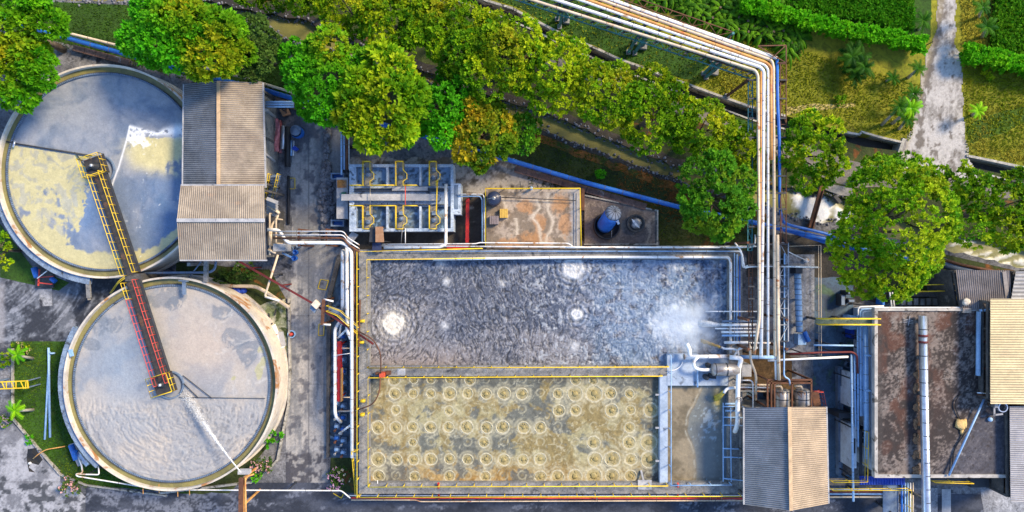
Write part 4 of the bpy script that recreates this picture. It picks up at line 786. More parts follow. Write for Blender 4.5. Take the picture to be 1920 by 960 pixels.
# windows and pipes on the left face
xw = P(1645,0,ZR-.25).x
for y0, y1 in ((748,764),(800,835)):
    a, c = P(0,y0,2.4).y, P(0,y1,2.4).y; b = MB(); b.box(xw-.05, a, 1.2, xw+.01, c, 2.6); w_ = b.build('window', M['white'], HB); b = MB()
    n = 3 if y1-y0 > 20 else 1
    for k in range(n): b.box(xw-.06, a+(c-a)*(k+.12)/n, 1.35, xw-.03, a+(c-a)*(k+.88)/n, 2.45)
    b.build('pane', mat('dark_glass', (0.02,0.03,0.045), None, 1, .15, bump=0), w_)
# recess with machinery at upper right of the roof
b = MB(); b.tube([P(1835,584,ZR+.2), P(1834,704,ZR+.2)], .19, 10); b.build('roof_pipe', M['bluegrey'], label='pale blue pipe standing beside the dark opening on the dirty roof', cat='pipe')
b = MB(); b.tube([P(1837,582,ZR+.25), P(1858,581,ZR+.25)], .12, 8); b.build('roof_pipe', M['bluegrey'], label='short pale pipe at top corner of the dark roof opening', cat='pipe')
for i, y in enumerate((615, 640, 662, 690)):
    b = MB(); b.tube([P(1838,y,ZR+.1), P(1858,y+2,ZR+.1)], .05+.02*(i % 2), 6); b.build('roof_pipe', M['darkred' if i in (1, 3) else 'steel'], label='%s thin cross pipe over the dark roof opening' % ('topmost','second','third','lowest')[i], cat='pipe')
b = MB(); p = P(1812,580,ZR); b.box(p.x-.35, p.y-.3, ZR-.1, p.x+.35, p.y+.12, ZR+.12); b.build('block', mat('pink_block', (0.55,0.42,0.32), None, 1, .9), label='pinkish block on the top edge of the dirty roof', cat='block')
# big duct
DU = thing('duct', 'long silver duct crossing the dirty flat roof', 'duct', P(1733,780,0)); b = MB(); zd = 5.0
pts = [P(1730,592,zd), P(1737,960,zd), P(1741,1120,zd)]; b.tube(pts, .34, 24); A, B = pts[0], pts[2]; d = (B-A).normalized(); n = int((B-A).length/1.15)
for k in range(1, n): q = A+d*(k*1.15); b.tube([q-d*.03, q+d*.03], .355, 24, 1)
b.build('casing', [M['galv'], M['dark']], DU)
for y in (629, 641): q = P(1731,y,zd); b = MB(); b.tube([q-d*.09, q+d*.09], .38, 24); b.build('red_collar', M['darkred'], DU)
for y in (600, 668, 735, 800, 862):
    q = P(1727,y,ZR-.2); b = MB(); b.box(q.x-.35, q.y-.09, ZR-.2, q.x+.45, q.y+.09, zd-.33); b.build('support', M['concrete_dark'], DU)
for y in (940, 1040): q = P(1738,y,zd); b = MB(); b.box(q.x-.1, q.y-.1, 0, q.x+.1, q.y+.1, zd-.33); b.build('support', M['concrete_dark'], DU)
for i, y in enumerate((700, 730, 765, 794, 822, 852, 882)):
    p = P(1718,y,ZR-.1); b = MB(); [b.blob((p.x+rg.uniform(-.2,.2), p.y+rg.uniform(-.35,.35), ZR-.12), rg.uniform(.1,.22), (1, 1.2, .4), 7, .35, 0, i*9+q) for q in range(9)]; b.build('rust_heap', mat('rust_scale', (0.30,0.17,0.09), (0.14,0.08,0.05), 1.5, .9, bump=.7), label='%s brown scale heap along the left side of the silver duct' % ORD[i], cat='rust heap', group='scale heaps beside the duct')
b = MB(); b.tube([P(1848,742,4.75), P(1779,892,4.68)], .085, 10); b.build('long_pole', M['bluegrey'], label='long pale blue pole lying aslant on the dirty roof', cat='pole')
b = MB(); b.tube(roundpath([P(1850,735,4.6),P(1826,733,4.5),P(1798,740,4.5),P(1790,758,4.5),P(1796,778,4.45),P(1806,792,4.45)], 1.0), .05, 6); b.build('hose', M['pipeblack'], label='black hose curving from the cream roof down to the tan sack', cat='hose')
b = MB(); b.tube(roundpath([P(1812,808,4.6),P(1800,825,4.45),P(1788,845,4.45),P(1786,868,4.45),P(1784,884,4.45)], 1.0), .05, 6); b.build('hose', M['pipeblack'], label='black hose curving from the tan sack to the bottom of the dirty roof', cat='hose')
b = MB(); p = P(1802,796,4.4); b.blob((p.x-.1, p.y, 4.45), .42, (1.1, 1.2, .4), 9, .3, 0, 3); b.blob((p.x+.2, p.y+.1, 4.45), .36, (1, 1.3, .4), 7, .35, 0, 8); b.blob((p.x+.05, p.y-.65, 4.4), .22, (.9, 1.3, .5), 7, .35, 0, 4); b.build('sack', M['tanbag'], label='tan sack on the dirty roof beside the long pole', cat='sack')
b = MB(); p = P(1856,818-32,4.4); b.lathe(p, [(0,.16),(.18,.14),(.2,0)], 14); b.build('bowl', M['bluegrey'], label='small round pale bowl on the roof below the cream roof', cat='bowl')
t = thing('vent_fan', 'round vent ring on a bracket under the cream roof corner', 'vent', P(1881,768,4.4)); b = MB(); c = P(1881,764,5.2); b.annulus(c, .34, .42, 4.9, 5.2, 24); b.build('ring', M['galv'], t)
b = MB(); b.beam(P(1864,762,5.0), P(1864,780,5.0), .15, .1); b.beam(P(1864,778,5.0), P(1880,776,5.0), .15, .1); b.beam(P(1864,776,4.3), P(1864,776,5.0), .1); b.box(c.x-.8, c.y+.0, 4.4, c.x-.5, c.y+.4, 5.3); b.build('bracket', M['steel'], t)
b = MB()
for k in range(3): b.beam(P(1694,598+k*3,4.38), P(1712,601+k*3,4.38), .06, .04)
b.beam(P(1703,610,4.4), P(1706,592,4.42), .08, .05); b.build('slat_pile', M['steel'], label='small pile of pale slats on the dirty roof left of duct', cat='slats')
for i, (y, m_) in enumerate(((740,'galv'),(744,'rust'))):
    b = MB(); b.tube([P(1832,y-4,4.9), P(1858,y-2,4.9)], .06, 8); b.build('pipe', M[m_], label=('thin silver pipe' if i == 0 else 'thin rusty pipe')+' reaching out from the cream roofed shed', cat='pipe')
# ---------------------------------------------------------------- pipes
def pipe(label, pts, r, m, bands=1.2, legs=0, rad=.45, name='pipe', cat='pipe', group=None, floor=0.0, flange=None):
    W = [P(*p) for p in pts]; path = roundpath(W, max(rad, r*2.2)); b = MB(); b.tube(path, r, 12 if r > .12 else 8)
    if bands:
        for a, c in zip(W[:-1], W[1:]):
            L = (c-a).length; n = int(L/bands)
            if L < 1: continue
            d = (c-a)/L
            for k in range(1, n): q = a+d*(L*k/n); b.tube([q-d*.02, q+d*.02], r*1.07, 12 if r > .12 else 8, 1)
    if flange:
        for k in (0, -1):
            d = (W[1]-W[0]).normalized() if k == 0 else (W[-2]-W[-1]).normalized(); b.tube([W[k], W[k]+d*.08], r*1.5, 12, 1)
    ms = [m if not isinstance(m, str) else M[m], mat('joint_band', (0.16,0.13,0.11), None, 2, .6, bump=0)]
    if not legs: return b.build(name, ms, label=label, cat=cat, group=group)
    t = thing(name, label, cat, (W[0].x, W[0].y, floor), group); b.build('run', ms, t)
    for a, c in zip(W[:-1], W[1:]):
        L = math.hypot(c.x-a.x, c.y-a.y)
        if L < 1.5: continue
        n = max(1, int(L/legs))
        for k in range(n):
            q = a+(c-a)*((k+.5)/n)
            if q.z-r > floor+.15: b = MB(); b.beam((q.x, q.y, floor), (q.x, q.y, q.z-r*.8), .09); b.beam((q.x-.15, q.y, floor+.03), (q.x+.15, q.y, floor+.03), .22, .06); b.build('support_leg', M['dark'], t)
    return t
ZP = 6.0
RACK = [('white pipe, uppermost of the diagonal rack run, turning down rack as blue pipe', [(1040,-38),(1100,-17),(1456,109)], .15, 'white'),
 ('rust-stained cream pipe, second from the top of the diagonal rack', [(1050,-28),(1127,0),(1447,113),(1450,125),(1453,668)], .125, 'cream'),
 ('orange pipe in the middle of the diagonal rack', [(1020,-28),(1103,0),(1436,117),(1446,126),(1445,160),(1446,300)], .125, 'orange'),
 ('thin white pipe of the diagonal rack between orange pipe and thick white pipe', [(1010,-26),(1087,0),(1434,122),(1440,130),(1440,668)], .11, 'white'),
 ('thick white pipe running down the rack left of a thinner white one', [(970,-24),(1043,0),(1426,126),(1432,134),(1431,300),(1427,668)], .145, 'white'),
 ('cream pipe along the lower edge of the diagonal rack', [(930,-22),(997,0),(1416,132),(1421,142),(1424,594),(1414,664)], .13, 'cream')]
for lab, pts, r, m in RACK:
    z = ZP+.16; pipe(lab, [(a, c, z+(0 if c < 600 else -.2)) for a, c in pts], r, m, 2.2, rad=.7)
pipe('pale blue pipe along the right side of the vertical rack', [(1457,112,6.16),(1458,200,6.16),(1461,250,6.1),(1462,395,5.6),(1469,417,3.0),(1480,422,2.2),(1545,437,1.7),(1600,452,1.6)], .13, 'blue', 2.2, rad=1.2)
pipe('tan pipe on the rack left of the thick white vertical pipe', [(1427,134,6.14),(1427,300,6.14),(1424,470,6.14)], .09, 'orange', 1.6)
pipe('thin rusty pipe between diagonal white pipes', [(1060,-30,6.12),(1240,37,6.12),(1375,92,6.12)], .10, 'rust', 1.5)
pipe('cream pipe at far right of the vertical rack ending at the vessels', [(1458,440,6.14),(1459,640,6.1),(1461,712,5.2)], .13, 'cream', 2.2)
pipe('pale pipe running down to the rusty vessel frame', [(1454,668,5.6),(1455,711,5.0)], .10, 'white', 2)
pipe('slim grey pipe right of the rack bending into the vessels', [(1471,475,5.8),(1470,706,5.4),(1480,711,5.2),(1481,722,4.8)], .07, 'bluegrey', 2)
pipe('thin white pipe crossing the rack to the right', [(1378,455,5.2),(1391,472,5.2),(1396,503,5.2),(1404,500,5.8),(1440,499,5.8),(1534,501,5.8)], .07, 'white', 3)
pipe('thin pale pipe from the rack down to the basin corner', [(1416,440,5.6),(1416,463,5.2),(1380,464,3.6),(1100,464,3.6),(1060,464,3.6)], .07, 'white', 3)
# rack structure
RK = thing('pipe_rack', 'rusty and teal lattice rack carrying the elevated pipes', 'pipe rack', P(1440,300,0))
def truss(pts, z, name, m, step=2.2, wd=.06, dz=1.0, mid=None):
    b = MB(); W = [P(a, c, z) for a, c in pts]
    for a, c in zip(W[:-1], W[1:]):
        L = (c-a).length; n = max(1, int(L/step)); lo = Vector((0, 0, -dz)); b.beam(a, c, wd*1.3); b.beam(a+lo, c+lo, wd*1.3)
        for k in range(n): p, q = a+(c-a)*k/n, a+(c-a)*(k+1)/n; b.beam(p, p+lo, wd); b.beam(p+lo, q, wd) if k % 2 else b.beam(p, q+lo, wd)
    return b.build(name, M[m], RK)
def flat_truss(p0, p1, q0, q1, z, m, n, wd=.06, name='side_lattice'):
    """flat lattice between two chords p0-p1 and q0-q1"""
    b = MB(); A, B, C_, D_ = P(*p0, z), P(*p1, z), P(*q0, z), P(*q1, z); b.beam(A, B, wd*1.4); b.beam(C_, D_, wd*1.4)
    for k in range(n+1):
        a, c = A+(B-A)*k/n, C_+(D_-C_)*k/n; b.beam(a, c, wd)
        if k < n: a2, c2 = A+(B-A)*(k+1)/n, C_+(D_-C_)*(k+1)/n; b.beam(*((a, c2) if k % 2 else (c, a2)), wd*.8)
    return b.build(name, M[m], RK)
flat_truss((955,-4),(1405,147),(972,-12),(1416,138),5.2,'teal',20,.07)
flat_truss((1040,10),(1416,140),(1055,14),(1420,132),5.9,'rust',18,.05)
flat_truss((1170,-12),(1375,60),(1160,-4),(1367,75),5.7,'rust',9,.05)
flat_truss((1411,150),(1410,470),(1403,150),(1402,470),5.6,'teal',16,.055); flat_truss((1411,470),(1411,655),(1404,470),(1404,655),5.4,'rust',9,.055)
flat_truss((1474,120),(1474,460),(1463,120),(1464,460),5.8,'rust',9,.055); flat_truss((1478,455),(1478,640),(1462,455),(1462,640),5.7,'concrete_light',6,.06)
b = MB(); z = 6.4; q = [P(1421,86,z), P(1474,85,z), P(1474,118,z), P(1458,118,z)]
for i in range(3): b.beam(q[i], q[i+1], .09)
b.beam(q[0], q[2], .07); b.beam(q[1], P(1446,110,z), .07); b.build('corner_frame', M['rust'], RK)
for y in (150,185,222,258,291,330,362,392,425,458,497,537,560,595,640): b = MB(); b.beam(P(1403,y,ZP-.05), P(1477 if y > 450 else 1474,y,ZP-.05), .12, .14); b.build('cross_beam', M['dark'], RK)
for k in range(16):
    t = k/15; a = P(960+t*440, -6+t*146, ZP-.05); c = P(1078+t*376, -32+t*140, ZP-.05); b = MB(); b.beam(a, c, .12, .14); b.build('cross_beam', M['dark'], RK)
cols = [((1053,-8),(1058,8)),((1178,-6),(1200,60)),((1213,40),(1213,62)),((1355,104),(1360,112)),((1375,62),(1372,76)),((1403,150),(1474,150)),((1403,300),(1474,300)),((1403,455),(1476,455)),((1403,600),(1476,600)),((1404,655),(1476,655))]
for a, c in cols:
    for p in (a, c):
        q = P(*p, ZP-.1); b = MB(); b.beam((q.x, q.y, 0), q, .2); col_ = b.build('column', M['teal' if p[1] < 130 else 'rust'], RK); b = MB(); b.box(q.x-.2, q.y-.2, 0, q.x+.2, q.y+.2, .3); b.build('footing', M['concrete'], col_)
for p, q in (((1213,58,5.9),(1205,84,.4)),((1063,6,5.9),(1061,36,.4)),((1358,108,5.9),(1338,132,.4))):
    b = MB(); b.beam(P(*p), P(*q), .34, .3); s = b.build('slanting_leg', M['teal' if p[0] < 1300 else 'dark'], RK); b = MB(); c = P(q[0], q[1]+4, 0); b.prism([(c.x-.3, c.y-.25), (c.x+.3, c.y-.35), (c.x+.35, c.y+.3), (c.x-.25, c.y+.35)], 0, .5); b.build('footing', M['concrete'], s)
# blue pipeline across the whole site
pipe('big blue pipeline running diagonally across the whole site', [(-200,-20,1.2),(137,74,1.2),(240,103,1.2),(350,135,1.2),(490,167,1.2),(560,188,1.2),(740,240,1.2),(965,303,1.2),(1100,343,1.2),(1268,387,1.2),(1400,414,1.2),(1470,430,1.3),(1548,448,1.3),(1640,472,1.3),(1760,497,1.3),(1792,505,1.3)], .22, 'blue', 1.6, legs=6, rad=1)
pipe('tan pipe beside the blue pipeline above the two round tanks', [(-200,-40,1.6),(128,62,1.6),(240,90,1.6),(350,118,1.6),(455,145,1.6),(548,173,1.6)], .12, 'cream', 1.8, legs=6)
pipe('dark grey thick pipe emerging right of the big tree', [(1752,486,1.6),(1790,500,1.6),(1840,512,1.6)], .42, 'bluesteel', 1.5, legs=2.5)
pipe('brown thin pipe right of the big tree above thick grey pipe', [(1752,482,2.1),(1800,496,2.1),(1870,510,2.1),(1960,520,2.1)], .14, 'rust', 2, legs=3)
pipe('thick blue pipe under the rack left of the big tree', [(1462,423,1.0),(1470,430,1.0),(1550,455,1.0),(1620,470,1.0)], .17, 'blue', 1.2, legs=3)
def covers(label, a, c, n, wd, m):
    t = thing('cable_duct', label, 'cable duct', P((a[0]+c[0])/2, (a[1]+c[1])/2, 0)); A, B = P(*a, .5), P(*c, .5); d = (B-A)/n; dn = d.normalized(); s = Vector((-dn.y, dn.x, 0))*wd/2
    b = MB(); b.prism([(A-s*.8)[:2], (B-s*.8)[:2], (B+s*.8)[:2], (A+s*.8)[:2]], 0, .4); b.build('channel', M['concrete_dark'], t); b = MB()
    for k in range(n): p, q = A+d*(k+.02), A+d*(k+.98); b.prism([(p-s)[:2], (q-s)[:2], (q+s)[:2], (p+s)[:2]], .4+rg.uniform(0, .015), .5+rg.uniform(0, .02))
    b.build('cover_slabs', m, t)
M['cover'] = mat('brown_cover_slab', (0.22,0.12,0.09), (0.13,0.08,0.065), 1.2, .9, c3=(0.26,0.25,0.25), s3=.8, t3=.62, bump=.3)
covers('brown slab covered duct beside blue pipeline at upper left', (137,89), (243,117), 5, .55, M['cover'])
covers('brown slab covered duct beside blue pipeline above the stained slab', (965,316), (1212,388), 11, .6, M['cover'])
covers('brown slab covered duct between tan roof and big green trees', (493,181), (560,202), 3, .6, M['cover'])
# shed to basin pipe bridge
for i, (y, r, m, z, lab) in enumerate(((433.5,.045,'white',4.6,'topmost thin white pipe of the bridge over the concrete road'),(440.5,.05,'white',4.6,'second thin white pipe of the bridge over the concrete road'),(446.5,.085,'rust',4.6,'rusty brown pipe of the bridge over the concrete road'))):
    pipe(lab, [(512,y,z),(644,y,z),(652,y+12,z),(674,y+26,z)], r, m, 2, legs=5)
pipe('thick white pipe bending from the lower shed over the road and down', [(502,430,4.4),(524,432,4.4),(531,444,4.4),(540,455,4.4),(645,455,4.4),(659,470,4.4),(660,858,3.6)], .15, 'white', 2.5, legs=6, rad=.8)
for x, y, n in ((560,443,0),(612,443,0)):
    b = MB(); a, c = P(x,430,4.4), P(x,460,4.4); b.beam(a, c, .12); b.beam((a.x, a.y, 0), a, .14); b.beam((c.x, c.y, 0), c, .14); b.build('pipe_trestle', M['rust'], label='rusty trestle under pipe bridge, '+('left' if x < 600 else 'right')+' one over the road', cat='trestle')
pipe('fat capped white pipe standing left in the group beside the basin', [(643,470,1.4),(643,473,3.0),(643,576,3.0),(643,579,1.2)], .19, 'white', 2.5, legs=3, rad=.4)
pipe('second white pipe of the group beside the basin, jogging right at its end', [(650,464,3.2),(651,620,3.2),(658,636,3.2)], .16, 'white', 2.5, legs=3)
pipe('rust brown pipe squeezed between white pipes and basin wall', [(664,462,3.0),(665,700,2.8),(665,835,2.6)], .07, 'rust', 2, legs=4)
pipe('dark red thin pipe along the basin wall', [(669,470,2.4),(670,835,2.2)], .06, 'darkred', 2, legs=4)
pipe('white pipe with curved top beside the maroon duct', [(646,601,2.4),(637,603,2.4),(628,617,2.6),(628,780,2.6),(639,791,1.6)], .145, 'white', 1.8, legs=3, rad=.6)
pipe('short white inner pipe with curved top near the maroon duct', [(650,606,2.2),(640,607,2.2),(637,622,2.0),(637,632,1.2)], .09, 'white', 1.5, legs=2, rad=.4)
pipe('slanting white pipe below the yellow footbridge', [(650,618,3.2),(633,634,2.4)], .10, 'white', 0, legs=2)
pipe('slanting white pipe at lower end beside stairs', [(660,795,3.4),(636,813,1.8)], .09, 'white', 0, legs=2)
pipe('thin white cross pipe over the maroon duct', [(631,666,3.0),(660,662,3.0)], .035, 'white', 0, legs=2)
pipe('green thin cross pipe, lower one beside maroon duct', [(640,745,2.4),(658,745,2.4)], .05, 'cream', 0, legs=1); pipe('green thin cross pipe, upper one beside maroon duct', [(638,653,2.4),(658,653,2.4)], .05, 'cream', 0, legs=1)
b = MB(); A = P(637,640,2.4); B = P(637,752,2.4); b.beam(A, B, .32, .4); n = 11
for k in range(n): q = A+(B-A)*(k+.5)/n; b.beam(q-Vector((0,.03,0)), q+Vector((0,.03,0)), .38, .45)
b.beam(P(641,690,2.5), P(641,752,2.5), .08, .5, 1); b.beam(A+Vector((0,-.3,-2.4)), A+Vector((0,-.3,0)), .12); b.beam(B+Vector((0,.3,-2.4)), B+Vector((0,.3,0)), .12)
b.build('duct', [M['red'], M['orange']], label='dark red ribbed duct among blue pumps left of the basin', cat='duct')
pipe('short horizontal pipe with rusty end near the basin\'s left wall', [(633,771,2.2),(650,771,2.2),(672,769,2.6)], .08, 'steel', .8, legs=2)
# bottom run
pipe('thin white pipe along the bottom of lower tank to the basin', [(184,869,2.2),(186,890,2.2),(142,889,2.2),(145,893,2.2),(300,918,2.2),(440,919,2.2),(640,920,2.2),(657,934,2.2)], .06, 'white', 3, legs=5, rad=.2)
for i, (y, r, m, lab) in enumerate(((929,.05,'white','upper thin white pipe below the basin'),(933.5,.085,'red','red pipe below the basin with a white end section'),(937.5,.05,'cream','tan pipe, lowest of those below the basin'))):
    x0 = (655,659,659)[i]; pipe(lab, [(x0,y,1.9),(780,y,1.9),(788,y+(0,0,3)[i],1.9),(1397,y+(0,1,1)[i],1.9)], r, m, 2.5, legs=5)
pipe('red riser pipe crossing the basin rim near its lower left', [(822,906,3.3),(823,936,2.0)], .10, 'red', 0, name='riser'); pipe('faded red riser pipe crossing the basin rim, right one', [(1271,906,3.3),(1271,932,2.0)], .08, 'redrail', 0, name='riser')
pipe('thin white rod across the lower left basin rim', [(708,901,3.2),(707,930,2.0)], .035, 'white', 0, name='riser')
for i, x in enumerate((1118, 1331, 1352)): pipe('thin steel rod over the bottom rim, %s one' % ORD[i], [(x,918-(x > 1200)*16,3.2),(x+1,938,2.0)], .035, 'steel', 0, name='riser')
# top edge pipes of the basin
pipe('cream white pipe along top rim of the dark pool, turning down at its right', [(812,486,3.35),(960,484,3.35),(1100,482,3.35),(1366,482,3.35),(1370,490,3.35),(1370,600,3.35),(1370,668,3.3)], .12, 'white', 3, legs=0, rad=.5)
pipe('long pale pipe above the basin rim', [(716,461,3.3),(1060,463,3.3),(1418,462,3.4)], .06, 'white', 3)
pipe('second long pale pipe above the basin rim', [(690,471,3.3),(1388,471,3.3),(1391,478,3.3)], .05, 'bluegrey', 3)
pipe('white pipe bent over the ochre slab edge', [(716,458,3.3),(892,457,3.2),(899,455,3.2),(1066,456,3.2),(1076,464,3.2)], .055, 'white', 2, legs=0)
pipe('thick white pipe across the cell tank running down to the basin', [(836,345,3.3),(836,458,3.3),(826,463,3.2),(720,464,3.2)], .14, 'white', 2.5, legs=0, rad=.4)
pipe('pale pipe bundle from cell tank to the ochre slab, upper', [(858,364,2.6),(905,364,2.4),(908,370,2.4),(908,452,2.2)], .05, 'white', 2, legs=4); pipe('pale pipe bundle from cell tank to the ochre slab, lower', [(858,368,2.5),(900,368,2.3),(904,374,2.3),(904,455,2.2)], .05, 'bluegrey', 2, legs=4)
b = MB(); A, B = P(877,372,1.2), P(876,455,1.2); b.beam(A, B, .3, .25)
for k in range(6): q = A+(B-A)*(k+.5)/6; b.beam(q-Vector((0,.04,0)), q+Vector((0,.04,0)), .38, .3)
for q in (A+Vector((0,-.4,0)), B+Vector((0,.4,0))): b.beam((q.x, q.y, 0), q, .15)
b.build('red_beam', M['red'], label='bright red steel channel between the cell tank and ochre slab', cat='steel beam')
b = MB(); b.beam(P(838,463,.8), P(880,462,.8), .3, .2); b.beam(P(842,463,0), P(842,463,.8), .12); b.beam(P(876,462,0), P(876,462,.8), .12); b.build('red_beam', M['red'], label='short red steel channel lying against the top basin rim', cat='steel beam')
# right side of the basin
for i, (x, r, m) in enumerate(((1377,.06,'bluegrey'),(1382,.09,'bluegrey'),(1387,.06,'blue'))):
    pipe('blue pipe on the right basin rim, %s from left' % ORD[i], [(x,474+i*3,3.3),(x,606,3.3),(x,640,3.2)], r, m, 2, legs=0)
pipe('white bent pipe at upper right corner of the basin', [(1370,471,3.4),(1387,471,3.4),(1391,477,3.4),(1392,503,3.4),(1403,497,4.4),(1420,498,5.2)], .06, 'white', 0, rad=.4)
out = [(584,1323,1419,.055,'white'),(602,1354,1420,.09,'bluesteel'),(609,1353,1420,.13,'white'),(616,1341,1420,.07,'white'),(622.5,1353,1424,.11,'white'),(629,1354,1420,.09,'bluegrey'),(642,1358,1444,.12,'white')]
for i, (y, x0, x1, r, m) in enumerate(out): pipe('%s horizontal pipe from the top reaching from rack over dark pool' % ORD[i], [(x0,y,3.8),(x1,y,3.8)], r, m, 1.1, legs=0)
pipe('white pipe with a bend spitting ochre water', [(1352,651,3.8),(1358,654,3.8),(1376,654,3.8),(1384,658,3.8),(1384,668,3.8)], .1, 'white', 0, legs=0, rad=.3)
pipe('white pipe rising to join the bend near the silver vessel', [(1374,670,4.0),(1386,654,4.0),(1392,652,4.0),(1420,652,4.0)], .09, 'white', 0, rad=.3)
pipe('thick white header pipe above the silver vessel', [(1282,669,3.9),(1372,668,3.9)], .17, 'white', 1.8, legs=2.5, flange=True, floor=3.0)
pipe('curved white stub pipe standing over the dark pool', [(1293,668,3.9),(1293,655,4.0),(1287,644,4.0)], .19, 'white', 0, rad=.8)
pipe('white elbow pipe curling into the silver vessel', [(1309,669,4.0),(1300,678,4.0),(1302,690,4.0),(1316,694,4.0),(1333,693,4.0)], .14, 'white', .8, rad=.9)
pipe('large white pipe bending down right of the silver vessel', [(1368,670,4.2),(1383,671,4.3),(1390,673,4.3),(1385,690,4.3),(1383,740,4.2),(1383,795,4.0),(1378,810,3.4)], .2, 'white', 1.6, rad=1.0, legs=5)
pipe('slim bluish pipe down the platform edge', [(1308,694,3.3),(1308,726,3.2)], .08, 'bluegrey', 0)
pipe('thin white pipe curving across blue platform', [(1252,695,3.15),(1266,694,3.15),(1277,686,3.15),(1280,678,3.15)], .05, 'white', 0, rad=1)
V = thing('pressure_vessel', 'silver brown horizontal vessel on the platform beside dark pool', 'vessel', P(1358,692,3.0)); b = MB(); b.tube([P(1333,693,4.0), P(1335,693,4.0), P(1337,693,4.0), P(1384,693,4.0)], .5, 24, rr=[.3,.45,.55,.55]); b.build('shell', M['steel'], V)
for x in (1340, 1361): b = MB(); b.tube([P(x,693,4.0), P(x+1.5,693,4.0)], .585, 24); b.build('strap', M['dark'], V)
for x in (1342, 1376): q = P(x,693,3.0); b = MB(); b.box(q.x-.1, q.y-.4, 2.95, q.x+.1, q.y+.4, 3.6); b.build('saddle', M['bluesteel'], V)
b = MB()
for (x, y, r) in ((1326,684,.22),(1322,706,.25),(1330,702,.15)): c = P(x,y,3.05); b.lathe(c, [(0,.75),(r*.6,.75),(r*.6,.5),(r,.5),(r,.0)], 12)
b.beam(P(1320,706,3.2), P(1342,708,3.2), .2, .3); b.build('valve_group', M['dark'], label='dark valve cluster in front of the silver vessel', cat='valves')
b = MB(); a, c = P(1391,684,3.0), P(1409,706,3.0); b.box(a.x, c.y, 0, c.x, a.y, 3.0); b.build('equipment_box', M['concrete_light'], label='pale square box right of the silver vessel', cat='box')
pipe('ochre bent pipe right of the large white bend', [(1406,644,4.2),(1407,676,4.2),(1418,702,4.0),(1417,750,3.6)], .11, 'cream', 1.2, rad=.6, legs=5)
pipe('small pale pipe elbow left of the ochre pipe', [(1390,713,3.6),(1408,713,3.6),(1412,718,3.6),(1412,764,3.6)], .06, 'white', 0, rad=.3, legs=4)
for i, (y, m) in enumerate(((721,'cream'),(726,'white'),(729,'rust'),(733,'cream'))): pipe('%s short pipe from the large white pipe to the rusty frame' % ORD[i], [(1388,y,3.4),(1442,y+1,3.4)], (.09,.07,.06,.07)[i], m, .9, legs=3)
pipe('white outlet pipe elbow over small murky pool', [(1357,737,3.7),(1362,729,3.7),(1372,727,3.7),(1384,727,3.7)], .13, 'white', 0, rad=.5)
b = MB(); c = P(1387,749,4.6); b.tube([c+Vector((math.cos(a)*.2, math.sin(a)*.2, 0)) for a in [i*math.pi/8 for i in range(17)]], .03, 6); b.beam(c-Vector((.2,0,0)), c+Vector((.2,0,0)), .03); b.beam(c-Vector((0,.2,0)), c+Vector((0,.2,0)), .03); b.beam(c, c-Vector((0,0,.6)), .05); b.build('gate_valve', M['steel'], label='hand wheel on the large white pipe above the murky pool', cat='valve')
b = MB()
for y in (762, 782, 797, 841, 857): b.tube([P(1355,y,3.2), P(1395,y+1,3.2)], .055, 8)
b.tube([P(1356,755,3.2), P(1356,903,3.2)], .05, 8); b.tube([P(1370,765,3.2), P(1371,903,3.2)], .05, 8); b.tube([P(1356,897,3.2), P(1395,901,3.2)], .06, 8)
for y in (757, 770): b.tube([P(1360,y,3.0), P(1378,y,3.0)], .09, 8)
b.build('pipe_grid', M['bluegrey'], label='ladder-like blue pipes right of the small murky pool', cat='pipe grid')
b = MB(); b.pbox(1366,723,1392,903,.02,2.3); b.build('side_tank', mat('deep_blue_water', (0.05,0.11,0.18), (0.03,0.06,0.10), .8, .4, bump=.3), label='blue-tinted side channel between murky pool and shed roof', cat='channel')
# headers below the rack
pipe('horizontal pale header pipe above ochre soil', [(1388,669,3.6),(1455,670,3.6)], .17, 'bluegrey', 1.5, legs=3)
pipe('long white pipe running right from the rack over the shaded yard', [(1440,676,3.6),(1500,673,3.6),(1590,669,3.6)], .1, 'white', 3, legs=5)
pipe('maroon pipe running right from the concrete pad over the shaded yard', [(1480,664,3.4),(1534,661,3.4),(1598,660,3.4),(1607,666,3.4),(1608,700,3.2)], .09, 'darkred', 3, legs=5)
pipe('pale upper pipe over the shaded yard', [(1526,647,3.5),(1600,648,3.5)], .08, 'bluegrey', 3, legs=4)
# vertical pipes along the flat roofed building, blue shade put into their colour
vp = [(1596,664,1600,940,.1),(1602,664,1604,800,.09),(1608,590,1609,838,.08),(1613,582,1614,780,.11),(1623,596,1625,860,.22),(1618,588,1618,780,.05)]
for i, (x0, y0, x1, y1, r) in enumerate(vp): pipe('%s upright shade-blue pipe beside flat roofed building' % ORD[i], [(x0,y0,3.2),(x1,y1,3.0)], r, 'bluegrey', 2.2, legs=4)
for i, (x, y, x1) in enumerate(((1609,575,1657),(1613,580,1640),(1618,584,1640))): pipe('%s pale pipe along top left corner of flat roofed building' % ORD[i], [(x,y+16,3.6),(x,y,3.6),(x1,y-1,3.8)], .07, 'white' if i != 1 else 'bluegrey', 2, rad=.3, legs=4)
for i, y in enumerate((666, 732)): pipe('short pale pipe from upright pipes to the building, %s one' % ('upper','lower')[i], [(1620,y,3.5),(1641,y+1,3.5)], .09, 'bluegrey', 0, legs=1)
for i, (y, r, m) in enumerate(((917,.07,'white'),(922,.1,'darkred'),(926,.08,'bluegrey'),(932,.08,'cream'))):
    pipe('%s horizontal pipe from the top below the blue walkway' % ORD[i], [(1540,y,2.2),(1676+i*2,y,2.2),(1684-i*2,y+9,2.2),(1684-i*2,980,2.2)], r, m, 2.5, legs=4, rad=.3)
